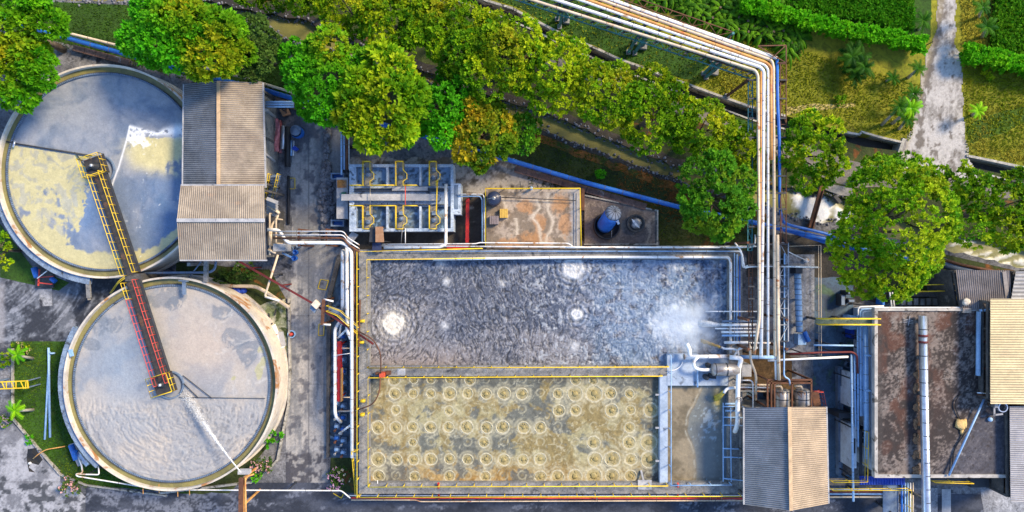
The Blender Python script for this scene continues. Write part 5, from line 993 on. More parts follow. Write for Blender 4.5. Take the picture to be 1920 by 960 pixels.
for i, x in enumerate((1691,1697,1702,1707,1712)): pipe('%s downward pipe from left beside silver duct' % ORD[i], [(x,905,2.6),(x,985,2.6)], .09-.01*i, ('blue','bluegrey','bluegrey','white','cream')[i], 2, legs=4)
# ---------------------------------------------------------------- ochre slab, chemical pad
t = thing('stained_platform', 'ochre stained concrete platform with yellow rails above the basin', 'platform', P(1000,412,0))
b = MB(); b.pbox(912,355,1087,466,0,2.2); sl = b.build('slab', M['concrete_brown'], t)
b = MB(); 
for x in (1076,1081): b.pbox(x,362,x+1.5,462,2.2,2.28)
b.build('pipe_channel', M['concrete_light'], t)
px, py, X, Y = pxgrid(912,355,1087,466,2.215,0.06); f = fbm(px/7, py/7, 701, 5, .6); g2 = fbm(px/24, py/24, 711, 5, .6)
C = lerp((0.21,0.165,0.125), (0.40,0.33,0.27), ss(g2+.7*(f-.5), .40, .62))
om = 0
for a, c, rx, ry in ((1000,448,42,22),(1052,385,26,24),(1062,418,20,30),(985,390,22,18),(1012,420,20,26),(955,458,40,14)): om = np.maximum(om, np.exp(-((px-a)/rx)**2-((py-c)/ry)**2))
C = lerp(C, (0.42,0.21,0.085), ss(om+.9*(f-.5)+.5*(g2-.5), .42, .85)*.75); C = lerp(C, (0.10,0.075,0.06), np.exp(-((px-922)/14)**2)*ss(f+.3*(g2-.5), .42, .6)*.8+.5*ss(fbm(px/12, py/12, 721, 5), .60, .70)); C = lerp(C, (0.36,0.36,0.37), .7*ss(px+20*(f-.5), 1064, 1074))
for xs, ys in (([1006,1013,1001,999,1009,1013,1016],[374,390,402,410,420,440,458]), ([1027,1028,1037,1034,1025,1023],[362,395,415,430,445,458]), ([966,971,969],[408,426,440]), ([940,946,950],[366,380,396])):
    xc = np.interp(py, ys, xs)+5*(f-.5); C = lerp(C, (0.56,0.48,0.39), np.exp(-((px-xc)/(2.0+3*f))**2)*(py > ys[0])*(py < ys[-1])*.9)
npmesh('stained_surface', np.stack([X, Y, 2.203+.01*f], -1).reshape(-1, 3), gridfaces(*px.shape), M['crust'], C.reshape(-1, 3), t, True)
railing('handrail', [P(911,462,2.2), P(911,355,2.2), P(1086,355,2.2), P(1088,464,2.2)], t, step=1.6, r=.04)
pipe('thin dark pipe across the ochre platform', [(940,370,2.6),(1080,376,2.6)], .04, 'dark', 0); pipe('thin dark line above the ochre platform', [(975,340,2.4),(977,361,2.8)], .03, 'dark', 0)
t = thing('round_tank', 'dark navy round tank with domed lid on ochre platform', 'tank', P(927,376,2.2)); b = MB(); c = P(927,374,2.2); b.lathe(c, [(.62,0),(.64,1.3),(.55,1.5),(.3,1.62),(0,1.65)], 28); b.build('body', mat('navy_plastic', (0.02,0.03,0.07), (0.012,0.016,0.035), 1, .4), t); b = MB(); b.tube([c+Vector((-.6,-.1,1.62)), c+Vector((.6,.2,1.68))], .03, 6); b.lathe(c+Vector((0,0,1.55)), [(.18,0),(.18,.12),(0,.14)], 12); b.build('lid_bar', M['steel'], t)
def crate(x0, y0, x1, y1, z, h, m, label, nm='crate'):
    t = thing(nm, label, nm.replace('_', ' '), P((x0+x1)/2, (y0+y1)/2, z)); a, c = P(x0,y0,z+h), P(x1,y1,z+h); b = MB(); b.box(a.x, a.y, z, c.x, c.y, z+h*.9); b.build('base', m, t); b = MB()
    n = 5
    for k in range(n): x = a.x+(c.x-a.x)*(k+.5)/n; w_ = (c.x-a.x)/n*.4; b.box(x-w_, a.y+.02, z+h*.9, x+w_, c.y-.02, z+h)
    b.build('top_slats', m, t); return t
crate(937,392,952,408,2.2,.5,mat('ochre_wood', (0.62,0.40,0.08), (0.5,0.3,0.06), 3, .8), 'ochre yellow wooden crate on the stained platform beside the navy tank')
crate(918,405,935,420,2.2,.6,mat('grey_wood', (0.25,0.2,0.2), (0.16,0.13,0.13), 3, .8), 'greyish square crate below the navy tank on platform')
b = MB(); c = P(996,354,2.2); b.lathe(c, [(.12,0),(.14,.7),(0,.75)], 12); b.build('canister', M['bluegrey'], label='small blue canister at the top rail of the ochre platform', cat='canister')
b = MB(); b.pbox(1090,353,1096,394,0,1.4); b.build('rusty_post_block', M['rust'], label='rusty upright plate at the right edge of ochre platform', cat='plate')
b = MB(); b.pprism([(1096,368),(1232,396),(1232,457),(1096,457)], 0, .35); b.build('slab', mat('pad_concrete', (0.25,0.20,0.165), (0.11,0.09,0.09), .35, .9, c3=(0.33,0.27,0.22), s3=.6, t3=.58, bump=.4), label='stained concrete pad under the blue tank and the round hatch', cat='slab')
wallline('low_wall', [(1096,366),(1233,395),(1233,458),(1096,458)], .14, 0, .5, M['kerb'], 'low kerb wall round the pad of the blue tank')
t = thing('chemical_tank', 'tall blue tank with ribbed dome leaning over a black round sump', 'tank', P(1136,418,.35))
b = MB(); c = P(1137,424,.35); b.lathe(c, [(1.25,0),(1.25,.5),(1.1,.5),(1.1,.15),(0,.15)], 32); b.build('sump_ring', M['black'], t)
ax = (P(1153,395,3.3)-P(1133,424,.5)); A = P(1133,424,.5); e = ax.normalized(); prof = [(0,.72),(.15,.76),(.17,.70),(.40,.76),(.42,.70),(.66,.76),(.68,.70),(.84,.74)]
b = MB(); b.tube([A+ax*q for q, r in prof], 1, 28, rr=[r for q, r in prof]); b.build('body', M['blue'], t)
b = MB(); dome = [(.84,.76),(.90,.70),(.95,.55),(.99,.30),(1.0,.04)]; b.tube([A+ax*q for q, r in dome], 1, 28, rr=[r for q, r in dome])
s1 = e.cross(Vector((0,0,1))).normalized(); s2 = e.cross(s1)
for k in range(12): an = k*math.pi/6; b.tube([A+ax*q+(s1*math.cos(an)+s2*math.sin(an))*(r+.015) for q, r in dome], .022, 5, 1)
b.build('dome', [mat('dusty_blue_sheet', (0.24,0.27,0.33), (0.10,0.13,0.2), 1.4, .6), M['dark']], t); b = MB(); b.beam(P(1150,412,2.6), P(1160,418,2.6), .1); b.beam(P(1157,412,2.6), P(1160,420,2.4), .2, .12); b.build('bracket', M['galv'], t)
t = thing('manhole', 'round grey sump hatch with white tarpaulin right of blue tank', 'hatch', P(1191,419,.35)); b = MB(); c = P(1191,419,.35); b.lathe(c, [(.85,0),(.85,.5),(.7,.5),(.7,.35),(0,.35)], 28); b.build('rim', M['concrete_dark'], t); b = MB(); b.blob(c+Vector((0,0,.42)), .5, (1,1,.25), 12, .25, 0, 2); b.build('cover', M['steel'], t); b = MB(); b.pprism([(1184,410),(1189,413),(1197,423),(1200,428),(1194,425),(1187,417)], .9, .94); b.build('white_sheet', M['foam'], t)
pipe('thin grey pipe standing below the blue tank', [(1147,432,1.2),(1146,456,.5)], .03, 'steel', 0)
# concrete pad right of the rack
t = thing('concrete_pad', 'long grey concrete pad with tan kerb right of the rack', 'platform', P(1500,565,0)); b = MB(); b.pbox(1474,477,1527,661,0,.5); b.build('slab', M['slabgrey'], t)
railing('handrail', [P(1476,462,.5), P(1530,460,.5), P(1531,664,.5), P(1476,666,.5)], t, M['cream'], step=2, r=.035)
t = thing('screw_conveyor', 'blue-grey banded conveyor tube with a motor at its lower end', 'conveyor', P(1497,560,.5)); b = MB(); A, B = P(1495,502,1.3), P(1499,622,1.3); b.tube([A, B], .3, 18)
for k in range(13): q = A+(B-A)*k/12; b.tube([q-Vector((0,.03,0)), q+Vector((0,.03,0))], .35, 18, 1)
for q in (A+(B-A)*.1, A+(B-A)*.5, A+(B-A)*.9): b.beam((q.x, q.y, .5), q, .4, .12, 1)
b.build('tube', [M['bluegrey'], M['bluesteel']], t); b = MB(); c = P(1498,632,.5); b.box(c.x-.45, c.y-.6, .5, c.x+.3, c.y+.35, 1.4); b.build('gearbox', M['bluegrey'], t); b = MB(); b.tube([P(1508,622,1.5), P(1516,640,1.5)], .22, 12); b.beam(P(1506,640,1.2), P(1516,630,1.2), .2, .2, 1); b.build('motor', [M['blue'], M['cream']], t)
b = MB(); b.pbox(1492,501,1505,513,.5,1.8); b.build('hopper', M['dark'], label='dark hopper box at the top end of the conveyor tube', cat='hopper')
b = MB(); c = P(1511,488,.5); b.lathe(c, [(0,.3),(.2,.3),(.22,0)], 10); b.tube(roundpath([P(1511,488,.8), P(1490,478,1.8), P(1478,472,2.6)], .6), .045, 6); b.build('bracket_arm', M['white'], label='white angled arm reaching onto the concrete pad', cat='arm')
t = thing('footbridge', 'greenish footbridge with yellow edges leading to flat roofed building', 'footbridge', P(1585,601,0)); b = MB(); b.pbox(1530,596,1640,607,3.9,4.05); b.build('deck', mat('mossy_deck', (0.16,0.19,0.12), (0.09,0.12,0.09), .8, .9), t)
railing('handrail', [P(1530,596,4.05), P(1640,596,4.05)], t, step=1.6, r=.05); railing('handrail', [P(1530,607,4.05), P(1640,607,4.05)], t, step=1.6, r=.05)
b = MB(); 
for x in (1545,1600): q = P(x,601,3.9); b.beam((q.x, q.y, 0), q, .2)
b.build('column', M['concrete_dark'], t)
t = thing('blue_walkway', 'bright blue grated walkway with yellow rails below flat roofed building', 'walkway', P(1620,905,0)); b = MB(); b.pbox(1612,893,1697,909,2.6,2.7); 
for k in range(17): x = 1614+k*5; b.pbox(x,893,x+1,909,2.7,2.76)
b.build('deck', mat('vivid_blue', (0.01,0.06,0.45), (0.01,0.04,0.3), 2, .5), t); b = MB(); b.pbox(1553,897,1612,910,2.6,2.68); b.build('dark_deck', M['concrete_dark'], t); b = MB(); b.pbox(1656,909,1684,1000,2.3,2.4); b.build('side_deck', M['bluesteel'], t)
railing('handrail', [P(1553,898,2.7), P(1616,897,2.7), P(1618,806,2.7)], t, step=1.6, r=.04); railing('handrail', [P(1553,913,2.7), P(1697,912,2.7), P(1698,980,2.7)], t, step=1.6, r=.04)
b = MB(); b.pbox(1612,806,1617,893,2.5,2.6); b.build('deck', M['dark'], t)
b = MB()
for x, y in ((1560,903),(1600,903),(1650,903),(1690,903),(1614,830),(1670,960)): q = P(x,y,2.5); b.beam((q.x, q.y, 0), q, .14)
b.build('columns', M['dark'], t)
railing_thing = thing('guard_rail', 'yellow guard rail under the bottom edge of the dirty roof right of duct', 'railing', P(1780,898,0)); railing('rails', [P(1741,898,2.6), P(1812,900,2.6)], railing_thing, step=1.6, r=.04, h=1)
b = MB(); b.pbox(1740,898,1855,910,2.3,2.6); b.pbox(1820,897,1855,914,1.2,2.75); q = None; b.build('loading_ledge', M['dark'], railing_thing)
# striped slab pieces
sheet('pavement_slab', [(1745,915),(1758,915),(1758,990),(1745,990)], M['slabgrey'], 0.024); sheet('pavement_slab', [(1766,917),(1783,917),(1783,990),(1766,990)], M['concrete_light'], 0.024); sheet('pale_pavement', [(1838,915),(1960,860),(1960,1000),(1850,1000)], M['slabgrey'], 0.024, jg=3)
sheet('pavement_slab', [(1485,672),(1502,672),(1502,715),(1485,715)], M['slabgrey'], 0.024); sheet('pavement_slab', [(1504,672),(1520,672),(1520,715),(1504,715)], M['concrete'], 0.024)
# side annex strips between yard and building
b = MB(); b.pbox(1596,700,1603,764,.0,2.6); b.build('annex_wall', M['whitewall'], label='narrow bluish white annex, upper block beside the upright pipes', cat='annex'); 
b = MB(); b.pbox(1596,797,1606,878,.0,2.6); a = P(1599,822,2.63); c = P(1604,850,2.63); b.box(a.x, c.y, 2.6, c.x, a.y, 2.63, 1); b.build('annex_wall', [M['whitewall'], M['dark']], label='narrow bluish white annex, lower block with dark opening', cat='annex')
b = MB(); b.pbox(1594,592,1606,618,0,1.4); b.build('water_box', M['bluegrey'], label='pale blue box below the greenish footbridge', cat='box'); b = MB(); b.pbox(1595,618.5,1602,634,0,1.1); b.build('water_box', mat('vivid_blue', (0,0,0)), label='vivid deep blue box below the pale blue box', cat='box')
b = MB(); b.pbox(1573,775,1600,784,0,2.2); b.build('dark_ledge', M['dark'], label='dark ledge crossing the strip beside the annex', cat='ledge')
wallline('low_wall', [(1574,690),(1575,890)], .25, 0, .6, M['bluesteel'], 'long low bluish kerb wall left of annex')
wallline('low_wall', [(1579,690),(1580,775)], .15, 0, .8, M['bluesteel'], 'short thin bluish wall beside the long kerb wall')
sheet('gravel_strip', [(1582,785),(1596,785),(1598,890),(1580,890)], mat('rough_gravel', (0.2,0.14,0.11), (0.07,0.06,0.06), 1.2, .95, c3=(0.35,0.33,0.31), s3=2, t3=.6, bump=1), 0.03, jg=1.5)
b = MB(); c = P(1588,683,.0); b.annulus(c, .25, .32, 0, .4, 20); b.build('ring', M['bluesteel'], label='dark ring lying in the shaded strip near the annex', cat='ring')
# machine shelf above building, yellow rails under big tree
t = thing('railed_platform', 'dark platform with yellow rails between big tree and old roof', 'platform', P(1740,555,0)); b = MB(); b.pbox(1700,548,1785,556,1.4,1.6); b.pbox(1776,548,1786,578,1.4,1.59); b.build('deck', M['concrete_dark'], t)
railing('handrail', [P(1700,534,1.6), P(1790,532,1.6)], t, step=1.6, r=.04); railing('handrail', [P(1700,546,1.6), P(1786,544,1.6), P(1786,577,1.6)], t, step=1.6, r=.04)
b = MB()
for k in range(7): b.pbox(1690+k*12,560,1698+k*12,572,0,1.0+.1*(k % 3))
b.build('bins', M['steel'], label='row of greyish bins above the flat roofed building', cat='bins')
for i, (x, y, w_, h_) in enumerate(((1576,552,10,22),(1590,560,14,8),(1589,545,12,8))):
    b = MB(); b.pbox(x,y,x+w_,y+h_,0,.9+.2*i); b.pbox(x+2,y+2,x+w_-2,y+h_-2,.9+.2*i,1.0+.2*i, 1); b.build('machine', [M['dark'], M['bluesteel']], label='%s small dark machine from the left under the big tree' % ORD[i], cat='machine')
b = MB(); b.pbox(1655,548,1659,572,0,1.2); b.build('blue_drum', M['blue'], label='narrow blue tank poking out under the big tree', cat='drum')
for i, x in enumerate((1668, 1673)): pipe('thin white pipe under the big tree, %s one' % ('left','right')[i], [(x,548,2.4),(x+4,575,2.2)], .06, 'white', 0, legs=1)
# vessels by the rusty frame
for i, x in enumerate((1466, 1504)):
    t = thing('silo', 'brown steel drum vessel under the rusty frame, %s one' % ('left','right')[i], 'vessel', P(x,750,0)); b = MB(); A, B = P(x,729,4.0), P(x,790,4.0); b.tube([A, A-Vector((0,.12,0)), A-Vector((0,.15,0)), B], .6, 24, rr=[.45,.6,.64,.64]); b.build('shell', M['steel'], t); b = MB()
    for y in (733, 747): q = P(x,y,4.0); b.tube([q, q-Vector((0,.07,0))], .67, 24)
    b.build('hoop', M['dark'], t); b = MB(); q = P(x,750,3.4); b.box(q.x-.4, q.y-.3, 0, q.x+.4, q.y+.3, 3.5); b.build('cradle', M['dark'], t)
    pipe('ochre pipe elbow feeding the %s drum vessel' % ('left','right')[i], [(x-14,724,4.4),(x-2,723,4.4),(x+1,733,4.3)], .11, 'cream', 0, rad=.4)
t = thing('steel_frame', 'rusty steel frame round the two drum vessels', 'frame', P(1480,735,0)); b = MB(); z = 4.9
for p, q in (((1439,712),(1521,712)),((1439,715),(1439,764)),((1452,718),(1452,764)),((1485,718),(1485,764)),((1521,712),(1521,764)),((1439,718),(1521,718)),((1446,712),(1446,764))): b.beam(P(*p,z), P(*q,z), .13, .16)
for x in (1439,1521):
    for y in (712,764): q = P(x,y,z); b.beam((q.x, q.y, 0), q, .15)
b.build('beams', M['rust'], t); b = MB(); b.beam(P(1452,715.5,z-.15), P(1520,715.5,z-.15), .3, .05); b.build('deck', M['rust'], t)
t = thing('red_stairs', 'faded red stair flight right of the drum vessels', 'stairs', P(1530,750,0)); b = MB()
for k in range(9): b.beam(P(1522+k*.4,735+k*3.6,4.2-k*.45), P(1535+k*.6,735+k*3.6,4.2-k*.45), .2, .04)
b.build('steps', M['rust'], t); railing('handrail', [P(1534,730,4.4), P(1542,768,.3)], t, M['darkred'], step=1.1, r=.03); railing('handrail', [P(1521,731,4.4), P(1534,731,4.4)], t, M['redrail'], step=.7, r=.03)
# ---------------------------------------------------------------- left yard
b = MB(); m = 10; vs = []
for i in range(m+1):
    for k in range(5): t_ = i/m; vs.append(tuple(P(519+2*math.sin(t_*5)+(k-2)*(1.6+1.2*t_), 222+62*t_, 1.0+.12*math.sin(k*1.7+i)+.1*(k == 2))))
b.add(vs, [(i*5+k, i*5+k+1, (i+1)*5+k+1, (i+1)*5+k) for i in range(m) for k in range(4)], 0, True)
vs2 = [(x, y, z-.9) for x, y, z in vs]; b.add(vs2, [(i*5+k, (i+1)*5+k, (i+1)*5+k+1, i*5+k+1) for i in range(m) for k in range(4)], 0)
b.build('cloth_bale', M['pinkcloth'], label='long faded pink cloth draped in the yard right of tan roof', cat='cloth')
for i, (x0, y0, x1, y1, r, m_, lab) in enumerate(((532,236,530,280,.22,'galv','short thick pale pipe lying beside the pink cloth'),(540,238,539,312,.26,'black','long black tube lying in the yard right of pink cloth'),(546,264,546,292,.1,'bluegrey','pale green pole lying right of the black tube'),(551,264,550,292,.07,'white','thin white pole lying right of the black tube'))):
    b = MB(); b.tube([P(x0,y0,r+.05), P(x1,y1,r+.05)], r, 14); b.build('lying_pipe', M[m_], label=lab, cat='pipe')
t = thing('blue_barrel', 'blue barrel with grey lid in the yard under the trees', 'barrel', P(560,249,0)); b = MB(); c = P(561,250,0); b.lathe(c, [(.5,0),(.56,.3),(.52,.5),(.58,.7),(.5,.95)], 22); b.build('body', M['blue'], t); b = MB(); b.lathe(c+Vector((-.05,.1,0)), [(.5,.95),(.46,1.05),(.2,1.08),(.18,1.2),(0,1.22)], 22); b.build('lid', M['bluesteel'], t)
b = MB(); b.pprism([(547,277),(552,273),(559,279),(553,283),(549,281)], .3, .7); b.build('blue_tarp', mat('vivid_blue', (0,0,0)), label='small crumpled blue sheet beside the pale poles', cat='sheet')
b = MB(); b.pprism([(524,205),(540,203),(544,214),(530,218)], .3, .6); b.build('wooden_board', M['wood'], label='brown board lying at the upper left yard below white pipes', cat='board')
b = MB(); rgx = random.Random(3)
for k in range(40): c = P(rgx.uniform(497,514), rgx.uniform(240,270), 0); b.blob((c.x, c.y, rgx.uniform(.2,1.0)), rgx.uniform(.15,.35), (1,1,.7), 7, .3, 0, k)
b.build('plastic_heap', mat('crumpled_plastic', (0.5,0.58,0.68), (0.25,0.32,0.42), 2, .4), label='heap of crumpled white-blue plastic against the tan roofed shed', cat='heap')
b = MB()
for k in range(14): c = P(rgx.uniform(499,510), rgx.uniform(306,330), 0); b.blob((c.x, c.y, rgx.uniform(.2,.8)), rgx.uniform(.2,.4), (1,1,.7), 7, .3, 0, k)
b.build('plastic_heap', mat('vivid_blue', (0,0,0)), label='heap of vivid blue bags against the tan roofed shed', cat='heap')
for i, y in enumerate((191, 195.5, 200)): pipe('%s short pale pipe from the tan roof into the trees' % ORD[i], [(490,y,3.0),(551,y,3.0)], .09, 'bluegrey', 0, legs=2)
for i, (p, q) in enumerate((((497,205),(515,220)),((497,289),(516,305)))):
    b = MB(); b.beam(P(*p,3.6), P(*q,.3), .3, .2); b.build('shed_brace', M['concrete_light'], label='white slanting brace on the right of the tan roofed shed, %s one' % ('upper','lower')[i], cat='brace')
for i, (x, r, m_) in enumerate(((640,.09,'bluegrey'),(645,.07,'bluegrey'),(650,.12,'rust'),(654,.04,'white'))): pipe('%s upright pipe from left coming out of the trees toward the cell tank' % ORD[i], [(x,225,1.8),(x+.5,318 if i else 328,1.8)], r, m_, 1.6, legs=3)
t = thing('ladder_stair', 'yellow railed stair beside the right end of the lower shed', 'stairs', P(516,345,0)); b = MB()
for k in range(9): b.beam(P(508-k*.6,330+k*5,3-.3*k), P(526-k*1.2,330+k*5,3-.3*k), .22, .05)
b.build('steps', M['bluesteel'], t)
for x, x2 in ((510,502),(527,516)): railing('handrail', [P(x,328,3.0), P(x2,374,.3)], t, step=1.0, r=.035)
b = MB(); b.tube([P(541,330,.15), P(541,420,.15)], .12, 8); b.build('kerb_pipe', M['black'], label='black pipe lying along the left edge of the concrete road', cat='pipe')
for i, (x, y, r) in enumerate(((548,466,.22),(562,461,.2),(556,473,.22),(554,484,.24))):
    b = MB(); c = P(x,y,0); b.lathe(c, [(r,0),(r*1.05,.5),(r*.85,.52),(r*.8,.3),(0,.3)], 16); b.build('bucket', M['blue' if i > 1 else 'bluesteel'], label=('small dark bucket left of the road below pipe bridge','small dark bucket, right one below the pipe bridge','blue bucket in the middle of the bucket group','blue bucket lowest of the group by the road')[i], cat='bucket')
t = thing('pump_station', 'rusty machine with ochre pipes at the right end of lower shed', 'pump', P(512,440,0)); b = MB(); b.pbox(502,395,522,460,0,1.6); b.build('plinth', M['concrete_dark'], t); b = MB(); b.pbox(512,457,534,471,1.6,3.4); b.build('motor_box', M['concrete_light'], t)
b = MB(); b.tube(roundpath([P(506,478,3), P(508,440,3), P(510,420,3), P(520,410,3), P(522,395,3)], .5), .1, 8); b.tube([P(503,385,3.2), P(524,400,3.2)], .12, 8); b.tube([P(503,468,3.2), P(517,474,3.2)], .12, 8); b.beam(P(506,400,3.2), P(506,460,3.2), .1); b.beam(P(518,410,3.2), P(518,456,3.2), .1); b.beam(P(506,430,3.2), P(518,430,3.2), .1)
for x, y in ((506,400),(506,460),(518,410),(518,456)): q = P(x,y,3.2); b.beam((q.x, q.y, 1.55), q, .1)
b.build('pipework', M['cream'], t)
b = MB()
for k in range(6): b.beam(P(500,372+k*5,4.2-k*.35), P(521,380+k*5,4.2-k*.35), .3, .06)
b.build('slats', M['concrete_light'], t)
pipe('short pale blue pipe left of the buckets', [(529,474,2.0),(546,482,2.0)], .1, 'bluegrey', 0, legs=1)
pipe('long orange-brown pole slanting down from the rusty pump', [(521,478,3.2),(497,554,2.2),(500,557,2.2)], .1, 'cream', 0, rad=0, legs=3); pipe('short pale pipe at the foot of the orange-brown pole', [(497,556,2.2),(524,564,2.0)], .1, 'white', 0, legs=1)
b = MB(); A, B = P(448,490,2.6), P(592,572,3.0); b.beam(A, B, .16, .2); b.beam(B, P(700,645,3.6), .16, .2)
for q, zb in ((A+(B-A)*.15, 0), (A+(B-A)*.55, 0), (B, 0), (B+(P(700,645,3.6)-B)*.5, 0)): b.beam((q.x, q.y, zb), q, .12)
b.build('cable_tray', M['darkred'], label='long dark red cable tray slanting over the concrete road', cat='cable tray')
t = thing('junction_box', 'cream topped junction box over the road on red tray', 'box', P(592,573,0)); b = MB(); b.pprism([(591,562),(601,570),(593,580),(583,571)], 3.3, 3.7); b.build('lid', mat('cream_lid', (0.72,0.6,0.48), None, 2, .7), t); b = MB(); b.pprism([(583,572),(593,580),(590,587),(581,579)], 3.0, 3.3); b.build('body', M['bluesteel'], t)
t = thing('portal_post', 'rust red portal post with pale stub arms left of the trench', 'post', P(604,585,0)); b = MB(); b.beam(P(607,561,3.6), P(604,609,3.6), .24, .24); 
for y in (563,607): q = P(606,y,3.5); b.beam((q.x, q.y, 0), q, .16)
b.build('beam', M['rust'], t); b = MB(); b.tube([P(607,561,3.6), P(625,565,3.6)], .08, 8); b.build('stub_arm', M['white'], t); b = MB(); b.tube([P(604,608,3.6), P(620,609,3.6)], .08, 8); b.build('stub_arm', M['white'], t)
t = thing('footbridge', 'narrow footbridge with yellow rails from the trench up to the basin', 'footbridge', P(645,600,0)); b = MB(); b.pprism([(617,574),(640,580),(676,614),(674,622),(636,592),(615,584)], 2.95, 3.0); b.build('deck', M['bluesteel'], t)
b = MB()
for (x, y) in ((620,579),(655,604)): q = P(x,y,2.95); b.beam((q.x, q.y, 0), q, .1)
b.build('posts', M['dark'], t)
railing('handrail', [P(617,572,3), P(643,582,3), P(676,612,3)], t, r=.03, step=1.2); railing('handrail', [P(617,582,3), P(637,590,3), P(674,624,3)], t, r=.03, step=1.2)
# hose arc and red box on divider
b = MB(); b.tube(roundpath([P(674,622,3.9), P(700,636,4.2), P(714,662,4.3), P(714,700,4.1)], 2.5, 8), .06, 8); b.build('hose', M['rust'], label='brown hose arching from the basin rim to red box', cat='hose')
b = MB(); b.tube(roundpath([P(713,708,4.1), P(712,735,4.3), P(700,758,4.2), P(673,768,3.8)], 2.5, 8), .06, 8); b.build('hose', M['rust'], label='brown hose arching from red box down to the left rim', cat='hose')
t = thing('control_box', 'orange red control box on the wall between the two pools', 'box', P(715,703,ZB)); b = MB(); b.pbox(711,700,720,708,ZB,ZB+1.0); b.build('body', mat('orange_red', (0.6,0.09,0.04), None, 2, .5), t); b = MB(); b.pbox(703,699,711,703,ZB,ZB+.5); b.pbox(724,696,732,703,ZB,ZB+.4); b.build('fittings', M['rust'], t)
b = MB(); b.pbox(745,689,760,703,ZB+.0,ZB+.03); b.build('wall_patch', M['concrete_light'], label='pale patch slab on wall between the two pools', cat='patch')
b = MB(); b.beam(P(675,563,3.6), P(673,650,3.6), .12, .12); b.beam(P(675,563,0), P(675,563,3.6), .1); b.build('rust_bar', M['rust'], label='rusty upright bar on left basin rim', cat='bar')
for i, (x, y) in enumerate(((678,603),(677,643),(679,753),(678,779))):
    b = MB(); b.pbox(x-3,y-3,x+4,y+2,ZB,ZB+.5); b.tube([P(x-3,y,ZB+.6), P(x+5,y-2,ZB+.6)], .1, 8); b.build('yellow_valve', M['yellow'], label='%s yellow valve from the top on left basin rim' % ORD[i], cat='valve')
# trench of pumps
b = MB(); b.pprism([(632,478),(640,478),(620,560),(616,858),(612,858),(612,560)], .0, .35); b.build('trench_kerb', M['concrete_dark'], label='dark kerb along the trench of pumps beside the concrete road', cat='kerb')
sheet('trench_floor', [(642,478),(672,478),(668,858),(618,858),(618,566)], mat('dark_blue_floor', (0.05,0.10,0.17), (0.02,0.035,0.06), .8, .4, c3=(0.12,0.2,0.3), s3=.6, t3=.6), .02)  # floor coloured dark blue with paler blotches
k = 0
for row in range(11):
    for cx_ in (634, 646):
        y = 626+row*21.5+(5 if cx_ == 646 else 0)
        if y > 850: continue
        k += 1; c = P(cx_, y, 0); t = thing('pump', 'blue-grey pump in the %s row of the trench, %s one' % (ORD[row], 'left' if cx_ == 634 else 'right'), 'pump', c, 'pumps in the trench'); b = MB(); b.box(c.x-.26, c.y-.3, 0, c.x+.26, c.y+.3, .22); b.build('base', M['bluesteel'], t)
        b = MB(); b.tube([c+Vector((-.2,.05,.5)), c+Vector((.16,.05,.5))], .17, 12); b.tube([c+Vector((.16,.05,.5)), c+Vector((.22,.05,.5))], .1, 10); b.build('motor', M['bluegrey' if rg.random() < .5 else 'blue'], t)
        b = MB(); b.tube([c+Vector((-.1,-.05,.4)), c+Vector((-.1,-.28,.4)), c+Vector((-.1,-.28,.9))], .07, 8); b.lathe(c+Vector((-.1,-.28,.85)), [(.13,0),(.13,.04),(0,.05)], 10); b.build('valve', M['steel' if rg.random() < .6 else 'rust'], t)
for i, (pts) in enumerate(([(601,524),(616,526),(611,544),(596,541)], [(598,608),(608,606),(607,629),(597,629)], [(540,334),(553,334),(553,354),(540,354)], [(625,925),(640,934),(644,926)])):
    b = MB(); W = [P(*p,.06) for p in pts]
    for j in range(len(W) if i != 3 else 2): b.beam(W[j], W[(j+1) % len(W)], .05, .08)
    b.build('yellow_marking_frame', M['yellow'], label=('yellow floor frame on the road left of upper trench','yellow floor frame on the road beside the red post','yellow floor frame at the left edge of road near the shed stair','bent yellow rod on the asphalt by the flowering shrub')[i], cat='floor frame')
# grey gravel/soot pile
b = MB(); rp = random.Random(8)
for k in range(420):
    y = rp.uniform(306,440); x = 607+11*math.sin((y-306)/134*3.14)*rp.uniform(-1,1)+rp.uniform(0,12)
    if k % 9 == 0: y = rp.uniform(225, 300); x = 613+rp.uniform(-4, 4)
    c = P(x,y,0); b.blob((c.x, c.y, rp.uniform(.0,.35)), rp.uniform(.12,.32), (1,1,.6), 7, .3, 0, k)
b.build('sludge_pile', M['rock'], label='long dark grey sludge heap on the road left of cell tank', cat='heap', kind='stuff')
t = thing('standpipe', 'blue ringed standpipe cover at the left edge of the road', 'hydrant', P(548,625,0)); b = MB(); c = P(548,626,0); b.annulus(c, .28, .36, 0, .3, 20); b.lathe(c, [(.14,0),(.14,.5),(0,.52)], 12, 1); b.build('cover', [M['bluegrey'], M['redrail']], t)
wallline('kerb', [(541,560),(543,700),(540,760),(528,820),(520,862),(500,885),(470,905),(300,925)], .18, 0, .3, M['kerb'], 'curved concrete kerb between the lower tank and the road')
wallline('kerb', [(22,655),(22,785),(112,890)], .16, 0, .25, M['kerb'], 'concrete kerb on the left edge of the tank lawn'); wallline('kerb', [(112,890),(160,910),(310,930)], .14, 0, .2, M['kerb'], 'concrete kerb below the tank lawn')
pipe('long pale pipe running from below lower shed toward the road', [(395,535,.8),(480,537,.8),(500,548,.8),(542,577,.8)], .17, 'cream', 2, legs=3, name='pipe')
pipe('dark blue pipe between the two tanks below the lower shed', [(262,512,2.4),(392,511,2.4),(403,505,2.4),(405,488,2.4)], .12, 'bluesteel', 2, legs=3); pipe('thin grey brace pipe below the lower shed', [(345,532,1.5),(378,490,3.0)], .06, 'bluesteel', 0, legs=2)
